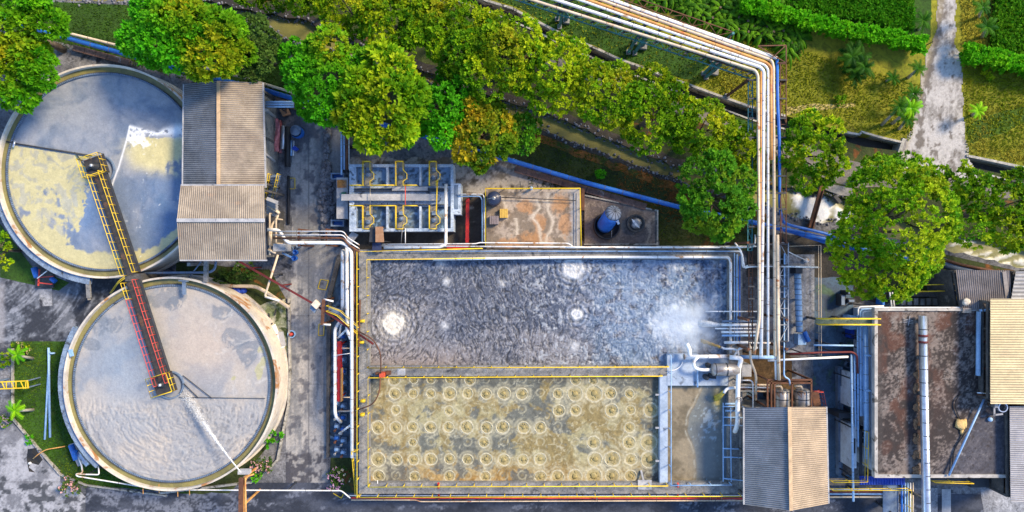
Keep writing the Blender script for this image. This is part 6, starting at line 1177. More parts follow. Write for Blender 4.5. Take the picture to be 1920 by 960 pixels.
b = MB(); q = P(385,495,0); b.beam(P(387,488,3.4), P(386,528,3.0), .35, .3); b.beam((q.x, q.y, 0), (q.x, q.y, 3.3), .3); b.build('concrete_column', M['concrete'], label='pale concrete beam between lower shed and lower tank', cat='beam')
b = MB(); q = P(165,540,0); b.beam(P(165,526,2.6), P(167,558,2.4), .35, .2); b.beam(P(167,560,0), P(167,560,2.4), .25); b.build('concrete_column', M['concrete'], label='pale concrete strut under the upper tank beside dark yard', cat='beam')
# red items and panels by lower tank right
t = thing('panel', 'white board with red edge lying right of lower tank', 'board', P(527,633,0)); b = MB(); b.pprism([(505,615),(516,607),(534,650),(524,656)], .3, .36); b.build('board', M['white'], t); b = MB(); b.beam(P(508,618,.4), P(528,655,.4), .12, .08); b.beam(P(505,632,.4), P(520,627,.4), .08, .08); b.build('edge', M['redrail'], t); b = MB(); b.pprism([(522,622),(531,622),(536,648),(527,650)], .37, .42); b.build('cover', M['concrete_light'], t)
b = MB(); c = P(552-2,590,0)
for k in range(9): p = P(rgx.uniform(498,520), rgx.uniform(590,620), 0); b.beam((p.x, p.y, .15), (p.x+rgx.uniform(-.7,.7), p.y+rgx.uniform(-.7,.7), .4), .12, .08)
b.build('scrap_pile', M['dark'], label='pile of dark scrap bars right of lower tank', cat='scrap')
b = MB()
for k in range(8): c = P(rgx.uniform(440,466), rgx.uniform(540,552), 0); b.blob((c.x, c.y, .25), .3, (1,1,.8), 8, .25, 0, k)
b.build('bags', mat('vivid_blue', (0,0,0)), label='dark blue bags behind the upper right rim of lower tank', cat='bags')
b = MB(); b.tube([P(93,659,.12), P(84,824,.12)], .09, 10); b.build('lying_pipe', M['bluegrey'], label='left one of two long pale pipes lying on the tank lawn', cat='pipe'); b = MB(); b.tube([P(91,652,.3), P(94,820,.12)], .10, 10); b.tube([P(92,663,.3), P(103,662,.2)], .08, 8); b.build('lying_pipe', M['bluegrey'], label='right one of two long pale pipes lying on the tank lawn, with stub', cat='pipe')
t = thing('pump', 'blue pump unit on the lawn at lower left of the lower tank', 'pump', P(142,850,0)); b = MB(); b.pprism([(128,834),(140,830),(158,868),(146,875)], 0, .3); b.build('base', M['concrete_light'], t)
b = MB(); b.tube([P(133,834,.7), P(143,862,.7)], .25, 14); b.tube([P(135,846,.8), P(144,848,.8)], .22, 10); b.build('motor', M['blue'], t); b = MB(); b.tube(roundpath([P(146,856,.7), P(153,872,.9), P(155,887,1.6), P(143,889,2.2)], .3), .07, 8); b.build('discharge', M['white'], t); b = MB(); b.tube([P(147,848,.5), P(166,872,.5)], .28, 12); b.build('tank', M['galv'], t)
pipe('thin orange pipe from the blue pump over the kerb', [(122,837,.4),(86,843,.4),(74,850,.4),(62,860,.2)], .045, 'orange', 0, rad=.4)
b = MB(); c = P(57,868,0); b.lathe(c, [(0,.2),(.1,.18),(.12,0)], 8); b.build('spill_nozzle', M['white'], label='small white nozzle on the yard at end of orange pipe', cat='nozzle')
sheet('oil_stain', [(52,842),(66,840),(74,852),(80,862),(72,872),(58,868),(54,876),(66,886),(54,884),(50,860)], M['mud'], .03, jg=2)
t = thing('yellow_ladder', 'yellow lattice gantry lying over the left lawn edge', 'gantry', P(30,720,0)); b = MB(); z = 1.8
for y in (715,728): b.beam(P(-20,y+2,z), P(51,y-1,z), .09)
for k in range(8): x = -15+k*9; b.beam(P(x,716,z), P(x+(0 if k % 2 else 6),729,z), .06)
b.beam(P(51,713,z), P(53,728,z), .1); b.build('lattice', M['yellow'], t)
for x, y in ((50,714),(50,727),(-10,716),(-10,729)): q = P(x,y,z); b = MB(); b.beam((q.x, q.y, 0), q, .1); b.build('leg', M['bluesteel'], t)
# machine below upper tank on the left
t = thing('pump', 'blue and red pump unit under the lower left rim of upper tank', 'pump', P(82,520,0)); b = MB(); b.pbox(66,500,100,540,0,.2); b.build('base', M['concrete_dark'], t)
b = MB(); b.tube([P(64,502,.8), P(70,520,.8)], .28, 12); b.tube([P(96,522,.7), P(104,528,.7)], .22, 12); b.build('motor', M['blue'], t); b = MB(); b.beam(P(74,505,.9), P(72,536,.9), .1); b.beam(P(72,530,.9), P(98,533,.9), .1); b.beam(P(76,520,.9), P(100,518,.9), .08); b.build('frame', M['redrail'], t)
b = MB(); b.beam(P(70,522,1.2), P(88,508,1.8), .07); b.build('arm', M['white'], t)
sheet('small_pad', [(74,543),(97,541),(98,573),(74,575)], M['slabgrey'], .03)
# foam outfall structures by creek
t = thing('plank_bridge', 'rusty plank bridge over the foaming creek', 'bridge', P(1532,390,0)); b = MB(); b.beam(P(1543,345,.4), P(1520,427,.4), .5, .12); b.beam(P(1539,345,.5), P(1516,427,.5), .08, .2); b.beam(P(1547,345,.5), P(1524,427,.5), .08, .2)
for p in ((1543,347),(1521,424)): q = P(*p,.3); b.box(q.x-.3, q.y-.2, -1, q.x+.3, q.y+.2, .33)
b.build('deck', M['rust'], t)
b = MB(); b.pprism([(1545,343),(1603,353),(1598,368),(1575,366),(1548,356)], -1.5, .15); b.build('weir_block', M['concrete'], label='brown concrete abutment beside the plank bridge at creek', cat='abutment')
b = MB(); b.beam(P(1563,367,-.1), P(1574,380,-.1), .3, .5); b.build('weir_block', M['concrete_dark'], label='slanting concrete block at the creek edge left of big tree', cat='block')
# bottom-left tower beam
t = thing('gantry_post', 'rust red beam with orange legs rising at bottom below lower tank', 'gantry', P(455,930,0)); b = MB(); b.beam(P(453,896,4.6), P(452,1010,4.6), .4, .3); b.build('beam', M['rust'], t); b = MB(); b.tube([P(460,896,4.7), P(462,1010,4.7)], .06, 8); b.tube(roundpath([P(476,889,4.6), P(462,894,4.6), P(458,910,4.6), P(457,1010,4.6)], .5), .07, 8)
for p in ((453,900),(453,950),(453,1000)): q = P(*p,4.4); b.beam((q.x, q.y, 0), q, .14)
b.build('orange_pipe', M['orange'], t); b = MB(); q = P(457,886,3.4); b.box(q.x-.5, q.y-.15, 2.9, q.x+.5, q.y+.2, 3.5); b.build('nozzle_box', M['concrete_light'], t)
for i, (x, y) in enumerate(((268,910),(298,908),(333,915),(355,912))):
    b = MB(); b.beam(P(x,y,2.6), P(x+.5,y+16,2.3), .05); b.beam(P(x,y+8,0), P(x,y+8,2.5), .06); b.build('pipe_bracket', M['orange'], label='%s orange bracket from left under the lower tank rim' % ORD[i], cat='bracket')

# ---------------------------------------------------------------- foliage
def leaves(cen, out, size, cols, n, wid=.62, flat=.28, rs=None):
    """n rhombic leaves round each clump centre; cen (K,3), out (K,3) outward dir, size (K,), cols (K,3)"""
    rs = rs or RNG; K = len(cen); N = K*n
    c = np.repeat(cen, n, 0); o = np.repeat(out, n, 0); s = np.repeat(size, n)[:, None]; col = np.repeat(cols, n, 0)
    d = rs.normal(size=(N, 3)); d /= np.linalg.norm(d, axis=1, keepdims=True); d = d+o*.9; d /= np.linalg.norm(d, axis=1, keepdims=True)
    base = c+d*s*.25*rs.random((N, 1))+rs.normal(size=(N, 3))*s*.12; ln = s*rs.uniform(.55, 1.0, (N, 1)); tip = base+d*ln
    up = np.array([0, 0, 1.])*(1-flat)+rs.normal(size=(N, 3))*flat+o*.3; sd = np.cross(d, up); sd /= np.maximum(np.linalg.norm(sd, axis=1, keepdims=True), 1e-4)
    mid = base+d*ln*.5; w_ = ln*wid*.5
    V = np.stack([base, mid+sd*w_, tip-np.array([0, 0, 1])*ln*.1, mid-sd*w_], 1).reshape(-1, 3)
    col = np.clip(col*rs.uniform(.82, 1.18, (N, 1)), 0, 1); return V, np.arange(N*4).reshape(N, 4), np.repeat(col, 4, 0)
def crown_pts(c, rx, ry, rz, lobes, dens, seed, cl):
    rs = np.random.default_rng(seed); L = []; rx *= 1.10; ry *= 1.10
    a0 = rs.uniform(0, 6.283); no = max(5, int(lobes*.6))
    for i in range(lobes):
        if i < no: a = a0+6.283*i/no+rs.uniform(-.25, .25); q = rs.uniform(.56, .70); hr = rs.uniform(.30, .42)
        else: a = rs.uniform(0, 6.283); q = rs.uniform(.05, .42); hr = rs.uniform(.36, .52)
        L.append((q*math.cos(a), q*math.sin(a), rs.uniform(-.25, .25)+.45*(1-q), hr))
    area = math.pi*rx*ry; K = int(area*dens*1.5); pts = []; outs = []
    Ls = np.array(L); pk = rs.integers(0, lobes, K*3); d = rs.normal(size=(K*3, 3)); d[:, 2] = np.abs(d[:, 2])*1.1-.25; d /= np.linalg.norm(d, axis=1, keepdims=True)
    r = Ls[pk, 3:4]*rs.uniform(.74, 1.06, (K*3, 1)); p = Ls[pk, :3]+d*r
    inside = np.zeros(len(p), bool)
    for k in range(lobes): inside |= (np.linalg.norm(p-Ls[k, :3], axis=1) < Ls[k, 3]*.72)
    p, d = p[~inside][:K], d[~inside][:K]
    tint = rs.uniform(.72, 1.22, lobes); lt = tint[pk][~inside][:K] if False else tint[np.argmin(((p[:, None, :]-Ls[None, :, :3])**2).sum(-1)-Ls[None, :, 3]**2*.5, 1)]; P3 = np.array(c)+p*np.array([rx, ry, rz]); crown_pts.tint = lt[:, None]; return P3, d, rs
PAL = {'bright': (((0.04,0.24,0.006),(0.14,0.40,0.008)), (0.36,0.36,0.015), .08), 'vivid': (((0.04,0.27,0.006),(0.10,0.42,0.010)), (0.30,0.38,0.012), .04),
       'olive': (((0.05,0.18,0.005),(0.20,0.36,0.007)), (0.42,0.50,0.010), .25), 'gold': (((0.05,0.17,0.008),(0.16,0.28,0.01)), (0.42,0.34,0.015), .4),
       'dark': (((0.04,0.10,0.018),(0.08,0.15,0.025)), (0.13,0.18,0.04), .1), 'mixed': (((0.035,0.17,0.010),(0.11,0.30,0.012)), (0.28,0.36,0.02), .15), 'ygreen': (((0.06,0.22,0.006),(0.23,0.42,0.008)), (0.38,0.46,0.012), .25)}
def colours(p, c, pal, rs, bias=0):
    (a, b_), y, fy = PAL[pal]; t = rs.random((len(p), 1)); C = np.array(a)*(1-t)+np.array(b_)*t
    n = fbm(p[:, 0]/2.2+50, p[:, 1]/2.2+50, 601, 3)+.12*rs.normal(size=len(p)); m = ss(n, .62-fy*.5, .80-fy*.5)*min(1, fy*3); return C*(1-m[:, None])+np.array(y)*m[:, None]
def tree(label, px, py, rx, ry, top, pal, cl=.5, dens=5.0, n=15, lobes=12, seed=1, group=None, name='tree', sparse=1.0, gold=None, gcol=(.42,.38,.015)):
    zc = top*.68; c = P(px, py, zc); k = (H-zc)/F; RX, RY = rx*k, ry*k; RZ = min(top*.42, (RX+RY)*.42)
    base = Vector((c.x*1.0, c.y, 0)); t = thing(name, label, 'tree', base, group)
    p, d, rs = crown_pts(c, RX/1.02, RY/1.02, RZ, lobes, dens*sparse, seed, cl); C = colours(p, c, pal, rs)*crown_pts.tint
    if gold is not None:
        g = P(gold[0], gold[1], zc); m = np.exp(-((p[:, 0]-g.x)**2+(p[:, 1]-g.y)**2)/(gold[2]*k)**2)*rs.uniform(.2, 1.0, len(p)); C = C*(1-m[:, None])+np.array(gcol)*m[:, None]
    V, Fc, CC = leaves(p, d, rs.uniform(.55, 1.25, len(p))*cl*.9, C, n+4, wid=.55, rs=rs); npmesh('crown', V, Fc, M['leaf'], CC, t)
    # trunk and branches
    b = MB(); r0 = max(.12, (RX+RY)*.035); b.tube([base, base+Vector((.1, 0, zc*.5)), base+Vector((0, .1, zc*.9))], r0, 8, rr=[r0*1.3, r0, r0*.6])
    for i in range(9):
        a = i*2.4+seed; q = rs.uniform(.45, .8); s0 = base+Vector((0, 0, zc*rs.uniform(.45, .8))); e = Vector((c.x+math.cos(a)*RX*q, c.y+math.sin(a)*RY*q, zc+RZ*rs.uniform(-.1, .5)))
        m_ = (s0+e)/2+Vector((0, 0, .5)); b.tube([s0, m_, e], .06, 6, rr=[r0*.5, r0*.3, .03])
    b.build('trunk', M['bark'], t); return t
for i, a in enumerate([
 ('bright green tree at the top left corner above upper tank', 30,52,104,78,9,'bright',.55,(20,120,60)),
 ('bright green tree overhanging the left rim of upper tank', 38,140,80,66,8,'bright',.5,(10,110,40)),
 ('large bright green tree left of centre top, above the upper tank', 325,58,92,74,10,'vivid',.5,(360,20,40)),
 ('large bright green tree above the dark slope of the long shed', 395,88,78,70,9.5,'bright',.5,(410,110,50)),
 ('dark grey-green tree between bright tree and brown soil strip', 480,92,40,60,7,'dark',.4,None),
 ('small dark green tree at the creek edge left of the yellow topped tree', 563,115,38,36,6,'vivid',.42,None),
 ('bright green tree with yellow top above yard of barrels', 622,155,76,80,9,'vivid',.45,(632,95,34)),
 ('large bright big-leaved tree directly above the cell tank', 722,195,80,96,10,'ygreen',.62,None),
 ('mid green tree squeezed right of the big-leaved tree', 838,208,64,72,8,'vivid',.42,None),
 ('tree with orange yellow leaves above ochre platform', 903,252,60,68,7.5,'gold',.42,(890,225,34)),
 ('small green tree beside the yellow orange tree', 975,250,36,36,5.5,'mixed',.38,None),
]): tree(a[0], *a[1:5], a[5], a[6], a[7], seed=20+i, gold=a[8], gcol=(.5,.33,.015) if a[6] == 'gold' else (.42,.36,.012), dens=13 if a[7] < .55 else 8.5, n=17 if a[7] < .6 else 22)
GB = 'row of olive trees between creek and ditch'
for i, a in enumerate([
 ('olive tree cut by the top edge, leftmost of the row along creek', 500,-14,60,34,6,'olive'),
 ('second olive tree along top edge right of leftmost one', 578,-4,55,34,7,'olive'),
 ('olive tree at top edge above the brown creek bend', 658,22,62,50,8,'olive'),
 ('yellowish olive tree, fourth of the row, over the dark creek bank', 742,48,70,62,8.5,'olive'),
 ('bright yellow-olive tree at top edge, fifth of the row', 812,38,60,60,9,'ygreen'),
 ('large golden olive tree, sixth of the row', 868,80,74,72,9.5,'olive'),
 ('golden olive tree, seventh of the row, beside the ditch bend', 938,106,76,76,9.5,'olive'),
 ('olive tree, eighth of the row, standing alone between creek and ditch', 1040,140,78,70,8.5,'olive'),
 ('olive tree, ninth of the row, between creek and service road', 1142,178,70,64,8,'ygreen'),
 ('yellow green tree, tenth of the row, beside service road', 1228,212,74,74,8.5,'olive'),
 ('olive tree, eleventh of the row, above the dark green one', 1316,250,62,54,7.5,'olive'),
 ('last small olive tree of the row, just left of the pipe rack', 1384,282,42,50,7,'olive')]):
    tree(a[0], *a[1:5], a[5], a[6], .35, seed=50+i, group=GB, dens=15, n=15, gold=(a[1]+15, a[2]-15, 30) if i % 2 == 0 else None)
tree('dark-bottomed green tree left of the rack above the basin corner', 1342,370,78,82,9,'mixed',.38,seed=70,dens=14,lobes=13,n=17)
tree('olive green tree right of the rack beside the ditch wall', 1518,288,58,72,8,'olive',.35,seed=71,dens=15,n=16)
tree('huge dense yellow-green tree right of the rack, largest in view', 1662,432,108,120,12,'ygreen',.33,seed=72,dens=19,lobes=22,n=15)
tree('thin yellow tree at foot of the gravel road above the huge tree', 1668,318,70,34,8,'ygreen',.34,seed=73,dens=9,n=13)
tree('small loose olive tree between huge tree and gravel road end', 1785,345,50,38,6,'olive',.36,seed=74,dens=10,n=13)
tree('loose yellow-green tree at right edge over foaming creek', 1862,398,82,72,8,'ygreen',.40,seed=75,dens=12,n=14)
tree('loose tree cut by the right edge below the ditch', 1925,405,50,52,7,'olive',.36,seed=78,dens=10,n=14)
tree('bushy tree cut by left edge below upper tank', 2,470,22,34,3.5,'olive',.4,seed=76,dens=5,lobes=6)

def bush(label, px, py, r, h, pal, seed, name='shrub', flowers=None, ry=None, cl=.28, dens=9, n=12, group=None):
    c = P(px, py, h*.5); k = (H-h*.5)/F; t = thing(name, label, 'shrub', (c.x, c.y, 0), group); p, d, rs = crown_pts(c, r*k, (ry or r)*k, h*.5, 7, dens, seed, cl); C = colours(p, c, pal, rs)
    V, Fc, CC = leaves(p, d, rs.uniform(.7, 1.2, len(p))*cl, C, n, rs=rs)
    if flowers:
        cc0 = None; K = int(len(p)*.8); q = p[rs.integers(0, len(p), K)]+rs.normal(size=(K, 3))*.1+np.array([0, 0, .12]); V2, F2, C2 = leaves(q, np.tile([0, 0, 1.], (K, 1)), np.full(K, .2), np.tile(flowers, (K, 1)), 5, .7, rs=rs); Fc = np.concatenate([Fc, F2+len(V)]); V = np.concatenate([V, V2]); CC = np.concatenate([CC, C2])
    npmesh('leaves', V, Fc, M['leaf'], CC, t)
    b = MB(); b.tube([(c.x, c.y, 0), (c.x, c.y, h*.6)], .05, 6); b.build('stem', M['bark'], t); return t
PK = (0.75,0.42,0.42)
bush('pink flowering shrub at lower left lawn tip', 133,910,17,1.1,'dark',101,flowers=PK); bush('pink flowering shrub in the kerb bend right of lower tank', 494,872,20,1.1,'dark',102,flowers=PK,ry=14)
bush('green shrub right of lower tank above the flowering one', 512,822,15,1.0,'vivid',103); bush('pink blossomed shrub beside the asphalt below the pump trench', 632,896,15,1.1,'dark',104,flowers=(0.62,0.36,0.55),ry=22)
bush('sparse whitish shrub on the lawn beside basin stairs', 652,888,15,1.0,'dark',105,flowers=(.55,.5,.4),dens=5); bush('bright little bush in grass above the blue pipeline', 1122,327,12,.9,'vivid',106)
bush('low weed bush at upper left corner of tank lawn', 42,652,18,.6,'olive',107,ry=9,flowers=(.5,.4,.2)); bush('weed clump on left edge of the yard kerb', 10,675,14,.6,'olive',108); bush('dark green bush under the right end of lower shed', 452,512,28,1.3,'dark',109,ry=20)
bush('dark olive bush under the middle of lower shed', 425,520,20,1.0,'dark',110,ry=16); bush('small green bush at bottom left of flowering kerb shrub', 480,892,10,.8,'vivid',111); bush('small green bush by the annex strip', 1585,728,9,.9,'mixed',112,ry=10)
bush('low bush on grass right of the gravel road', 1848,142,9,.5,'olive',113); bush('low pale bush on the dry grass below big palm', 1576,186,10,.5,'olive',114); bush('tiny green bush beside kerb of tank lawn', 56,822,8,.5,'vivid',115); bush('weeds on kerb end at left edge', 8,790,12,.5,'olive',116,flowers=(.5,.35,.4))

def frond_set(c, L, nf, rs, droop=.5, up=.6, lw=.35, nl=11, broad=False, cola=(.05,.16,.01), colb=(.16,.3,.02), a0=0):
    V, Fc, C = [], [], []; o = 0
    for f in range(nf):
        a = a0+2*math.pi*f/nf+rs.uniform(-.25, .25); el = rs.uniform(up-.35, up+.35); l = L*rs.uniform(.75, 1.1); dx, dy = math.cos(a), math.sin(a); col = np.array(cola)+(np.array(colb)-np.array(cola))*rs.random()
        pts = []
        for i in range(nl+1):
            t = i/nl; rr = l*t*math.cos(el*(1-.3*t)); zz = l*(math.sin(el)*t-droop*t*t); pts.append(np.array([c[0]+dx*rr, c[1]+dy*rr, c[2]+zz]))
        sd = np.array([-dy, dx, 0])
        if broad:
            for i in range(nl):
                w0, w1 = [lw*math.sin(math.pi*min(1, (j+.3)/(nl+.6)))**.7 for j in (i, i+1)]; fold = np.array([0, 0, -.25])
                V += [pts[i]-sd*w0+fold*w0, pts[i], pts[i+1], pts[i+1]-sd*w1+fold*w1, pts[i], pts[i]+sd*w0+fold*w0, pts[i+1]+sd*w1+fold*w1, pts[i+1]]; Fc += [(o, o+1, o+2, o+3), (o+4, o+5, o+6, o+7)]; o += 8; C += [col*.85]*4+[col*1.1]*4
        else:
            for i in range(1, nl):
                tl = lw*l*(1-.55*i/nl)*(.55+.45*min(1, i/3)); dirv = pts[i+1 if i < nl else i]-pts[i-1]; dirv = dirv/np.linalg.norm(dirv)
                for s in (-1, 1):
                    tip = pts[i]+sd*s*tl*.85+dirv*tl*.5-np.array([0, 0, tl*.3]); w_ = dirv*l/nl*.46; V += [pts[i]-w_, pts[i]+w_, tip+w_*.4, tip-w_*.4]; Fc.append((o, o+1, o+2, o+3)); o += 4; C += [col*rs.uniform(.85, 1.15)]*4
            for i in range(nl):
                w_ = sd*.03; V += [pts[i]-w_, pts[i]+w_, pts[i+1]+w_, pts[i+1]-w_]; Fc.append((o, o+1, o+2, o+3)); o += 4; C += [col*1.2]*4
    return np.array(V), np.array(Fc), np.clip(np.array(C), 0, 1)
def palm(label, px, py, rpx, top, seed, cola=(.05,.18,.01), colb=(.16,.32,.02), nf=11, trunk=None, group=None, name='palm_tree', cat='palm'):
    rs = np.random.default_rng(seed); z = top*.8; c = P(px, py, z); L = rpx*(H-z)/F*1.12; b0 = P(*trunk, 0) if trunk else Vector((c.x, c.y, 0)); t = thing(name, label, cat, b0, group)
    V, Fc, C = frond_set((c.x, c.y, c.z), L, nf, rs, .55, .55, .30, 11, False, cola, colb); npmesh('fronds', V, Fc, M['leaf'], C, t)
    b = MB(); b.tube([b0, (b0+c)/2+Vector((0, 0, .1)), c], .12, 8, rr=[.16, .12, .10]); b.build('trunk', mat('palm_trunk', (0.42,0.40,0.36), (0.28,0.25,0.2), 2, .9, bump=.5), t); return t
for i, a in enumerate([
 ('small bright palm at the upper end of tank lawn', 32,665,20,2.4,(62,672),1), ('bright yellow-green palm by the kerb of the tank lawn', 28,770,20,2.4,(63,768),1), ('slim palm between hedge and gravel road end', 1722,128,17,2.6,(1702,146),0), ('short dark palm in the grass left of the slim palm', 1674,146,17,1.4,None,0),
 ('palm of the roadside cluster with leaning trunk, topmost', 1712,175,19,3,(1690,212),0), ('palm of the roadside cluster, left one with long bare trunk', 1686,200,21,4.2,(1653,234),0), ('palm of the roadside cluster, right one', 1708,202,22,4,(1672,232),1), ('palm of the roadside cluster, lowest one', 1700,222,20,3.6,(1685,242),0),
 ('pale palm left of gravel road near top edge', 1731,38,20,2.6,(1722,55),0), ('palm right of gravel road near top edge', 1850,50,22,2.8,(1840,70),0), ('palm on grass right of the gravel road, lower one', 1834,208,17,2.2,(1822,216),1), ('thin palm at the top edge right of gravel road', 1842,14,20,3,(1834,32),0)]):
    palm(a[0], *a[1:5], 200+i, *(((.08,.34,.005),(.28,.56,.01)) if a[6] else ((.008,.07,.003),(.05,.16,.005))), trunk=a[5])
rs0 = np.random.default_rng(5); t = thing('palm_clump', 'large dark clump palm alone on the dry grass', 'palm', P(1606,123,0)); Vs, Fs, Cs = [], [], []; o = 0
for k in range(9):
    c = P(1606+rs0.normal()*11, 121+rs0.normal()*11, 1.1+rs0.random()); V, Fc, C = frond_set(tuple(c), 1.35, 9, rs0, .5, .6, .30, 10, False, (.006,.045,.003), (.035,.12,.004)); Vs.append(V); Fs.append(Fc+o); Cs.append(C); o += len(V)
npmesh('fronds', np.concatenate(Vs), np.concatenate(Fs), M['leaf'], np.concatenate(Cs), t); b = MB()
for k in range(5): c = P(1606+rs0.normal()*7, 121+rs0.normal()*7, 0); b.tube([c, c+Vector((0, 0, 1.4))], .1, 6)
b.build('stems', M['bark'], t)
# banana-like plants in the corner behind the rack: each plant a thing, all alike
def broad_plant(px, py, seed, top=1.6, L=1.6):
    rs = np.random.default_rng(seed); c = P(px, py, .5); t = thing('banana_plant', 'arching strap-leaved plant in the thicket above the pipe rack bend', 'plant', (c.x, c.y, 0), 'strap-leaved plants of the thicket')
    V, Fc, C = frond_set((c.x, c.y, .35), L*1.35, 9, rs, .95, .95, .14, 7, True, (.015,.08,.004), (.12,.30,.008), rs.uniform(0, 6)); npmesh('leaves', V, Fc, M['leaf'], C, t)
    b = MB(); b.tube([(c.x, c.y, 0), (c.x, c.y, .6)], .12, 6); b.build('stem', M['bark'], t); return t
rs = np.random.default_rng(77); placed = []
while len(placed) < 62:
    x, y = rs.uniform(1205, 1502), rs.uniform(-18, 106)
    if y > 8+(x-1225)*.345-8 or (x > 1470 and y < 55) or y < (x-1400)*.2-30: continue
    if min([math.hypot(x-a, y-c) for a, c in placed]+[99]) < 14: 
        if rs.random() < .93: continue
    placed.append((x, y)); broad_plant(x, y, len(placed))
for k in range(8): broad_plant(1476+rs.uniform(-2, 22), 40+k*8, 300+k)
# hedges and crops
def mass(name, label, poly_f, K, zlo, zhi, size, pal, n, seed, kind=None, cat='hedge'):
    rs = np.random.default_rng(seed); pts = []
    X = poly_f(rs, K); c = (H-zhi)/F; p = np.stack([(X[:, 0]-960)*c, (480-X[:, 1])*c, zlo+(zhi-zlo)*rs.random(len(X))**.45], 1); d = rs.normal(size=p.shape)*.4+np.array([0, 0, 1.]); d /= np.linalg.norm(d, axis=1, keepdims=True)
    C = colours(p, None, pal, rs); V, Fc, CC = leaves(p, d, rs.uniform(.7, 1.3, len(p))*size, C, n, rs=rs); return V, Fc, CC, rs
def band(pts, w0):
    L = [math.hypot(b_[0]-a[0], b_[1]-a[1]) for a, b_ in zip(pts[:-1], pts[1:])]; cum = np.cumsum([0]+L)
    def f(rs, K):
        s = rs.random(K)*cum[-1]; x = np.interp(s, cum, [p[0] for p in pts]); y = np.interp(s, cum, [p[1] for p in pts]); return np.stack([x+rs.uniform(-4, 4, K), y+(rs.random(K)-.5)*w0*(1+.2*np.sin(s/9))], 1)
    return f
def region(x0, y0, x1, y1, test):
    def f(rs, K): X = np.stack([rs.uniform(x0, x1, K), rs.uniform(y0, y1, K)], 1); return X[test(X[:, 0], X[:, 1])]
    return f
for lab, pts, w_, K in (('long bright green hedge from the thicket to gravel road', [(1395,2),(1440,14),(1500,32),(1600,55),(1700,72),(1738,84)], 26, 1700), ('bright hedge right of the gravel road', [(1814,98),(1860,104),(1940,124),(2000,138)], 30, 900)):
    V, Fc, C, _ = mass('hedge', lab, band(pts, w_), K, .1, 1.7, .32, 'vivid', 14, K); t = thing('hedge', lab, 'hedge', P(*pts[1], 0)); npmesh('leaves', V, Fc, M['leaf'], C*np.array([1.6,1.25,1.0]), t)
    b = MB()
    for i in range(24): x = pts[0][0]+(pts[-1][0]-pts[0][0])*i/23; y = np.interp(x, [p[0] for p in pts], [p[1] for p in pts]); c = P(x, y, 0); b.tube([c, c+Vector((0, 0, 1))], .05, 5)
    b.build('stems', M['bark'], t)
V, Fc, C, _ = mass('crop', '', region(1440,-60,1752,72, lambda x, y: (y < 10+(x-1460)*.20-4) & (x < 1712+.0*y)), 7500, .02, .5, .30, 'vivid', 9, 31); npmesh('crop_field', V, Fc, M['leaf'], C*np.array([.9,.72,.9]), label='dark green crop filling the field above the long hedge', cat='crop', kind='stuff')
V, Fc, C, _ = mass('crop', '', region(1858,-60,2010,108, lambda x, y: (y < 92+(x-1860)*.16) & (x > 1862+.12*(60-y))), 4200, .02, .5, .32, 'vivid', 9, 32); npmesh('crop_field', V, Fc, M['leaf'], C*np.array([1.1,.72,1]), label='green crop in the top right corner beyond the palm', cat='crop', kind='stuff')
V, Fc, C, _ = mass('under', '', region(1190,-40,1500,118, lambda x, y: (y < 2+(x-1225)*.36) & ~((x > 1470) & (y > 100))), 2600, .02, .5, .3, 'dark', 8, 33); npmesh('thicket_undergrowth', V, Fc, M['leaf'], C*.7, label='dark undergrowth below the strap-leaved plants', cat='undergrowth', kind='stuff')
# grass blades: lawns, verges and the dry field
def blades(name, label, f, K, h, ca, cb, seed, cc=None):
    rs = np.random.default_rng(seed); X = f(rs, K); c = H/F; x, y = (X[:, 0]-960)*c, (480-X[:, 1])*c; N = len(x); a = rs.uniform(0, 6.283, N); w_ = rs.uniform(.03, .07, N); hh = h*rs.uniform(.5, 1.3, N); ln = rs.normal(size=(N, 2))*hh[:, None]*.8
    b0 = np.stack([x-np.cos(a)*w_, y-np.sin(a)*w_, np.full(N, .02)], 1); b1 = np.stack([x+np.cos(a)*w_, y+np.sin(a)*w_, np.full(N, .02)], 1)
    t1 = np.stack([x+ln[:, 0]+np.cos(a)*w_*.4, y+ln[:, 1]+np.sin(a)*w_*.4, hh+.02], 1); t0 = np.stack([x+ln[:, 0]-np.cos(a)*w_*.4, y+ln[:, 1]-np.sin(a)*w_*.4, hh+.02], 1)
    n = np.clip(fbm(x/2.5+40, y/2.5+40, seed, 4)*1.6-.3+rs.normal(size=N)*.15, 0, 1)[:, None]; C = np.array(ca)*(1-n)+np.array(cb)*n
    if cc is not None: m = ss(fbm(x/4+90, y/7+90, seed+9, 4), .50, .62)[:, None]; C = C*(1-m)+np.array(cc)*m
    V = np.stack([b0, b1, t1, t0], 1).reshape(-1, 3); npmesh(name, V, np.arange(N*4).reshape(N, 4), M['grassblade'], np.repeat(np.clip(C, 0, 1), 4, 0), label=label, cat='grass', kind='stuff')
rs_ = lambda x, y: np.modf(np.abs(np.sin(x*12.9898+y*78.233)*43758.5))[0]
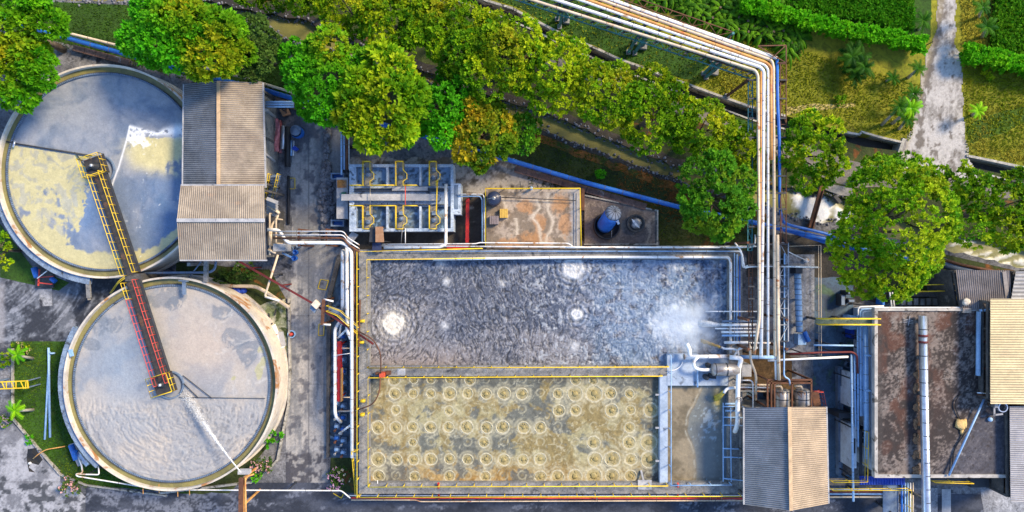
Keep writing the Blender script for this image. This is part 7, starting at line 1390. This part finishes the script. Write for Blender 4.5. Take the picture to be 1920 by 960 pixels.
cn = lambda x: np.interp(x, [p[0] for p in CN], [p[1] for p in CN]); cs = lambda x: np.interp(x, [p[0] for p in CS], [p[1] for p in CS]); kn = lambda x: np.interp(x, [p[0] for p in KN], [p[1] for p in KN]); ks = lambda x: np.interp(x, [p[0] for p in KS], [p[1] for p in KS])
blades('dry_grass', 'dry olive grass of the field right of the pipe rack', region(900,-20,1745,272, lambda x, y: (y < cn(x)-5) & ((x > 1330) | (rs_(x, y) > .85)) & ((x < 1700) | (x < 1752-.25*(y-80))) & ~((x > 1200) & (y < 10+(x-1225)*.3))), 42000, .13, (.13,.18,.006), (.22,.235,.010), 401, (.29,.26,.02))
blades('dry_grass', 'dry yellowish grass right of the gravel road', region(1796,-20,1990,330, lambda x, y: (y < cn(x)-5) & (x > 1800+.04*y)), 15000, .13, (.13,.20,.006), (.24,.26,.012), 402, (.32,.28,.03))
blades('lawn_grass', 'short dark lawn above the upper tank and blue pipeline', region(60,0,545,190, lambda x, y: (y > ks(x)+4) & (y < 60+.26*x)), 11000, .09, (.018,.055,.004), (.045,.10,.006), 403)
blades('lawn_grass', 'short green lawn left of the lower tank', region(24,642,330,915, lambda x, y: (y < 785+(x-22)*1.12) & (y < 918) & (np.hypot(x-349, y-709) > 205)), 15000, .08, (.03,.09,.005), (.065,.16,.008), 404, (.09,.15,.01))
blades('bank_grass', 'rough grass between creek and blue pipeline', region(990,240,1440,452, lambda x, y: (y > ks(x)+7) & (y > 0) & (y < 455) & (y > 312+(x-965)*.0) | ((y > ks(x)+7) & (y < 300+(x-965)*.27))), 11000, .10, (.03,.06,.006), (.07,.10,.01), 405, (.22,.09,.02))
blades('lawn_grass', 'dark short grass between ditch and diagonal pipe rack', region(860,-20,1400,200, lambda x, y: (y < cn(x)-4) & (y > 10+(x-1080)*.36)), 9000, .1, (.025,.07,.005), (.06,.12,.008), 407, (.10,.10,.015))
blades('verge_grass', 'bright verge grass between ditch and service road', region(1100,110,1480,262, lambda x, y: (y > cs(x)+3) & (y < cs(x)+18)), 3500, .12, (.04,.12,.006), (.08,.20,.01), 406)
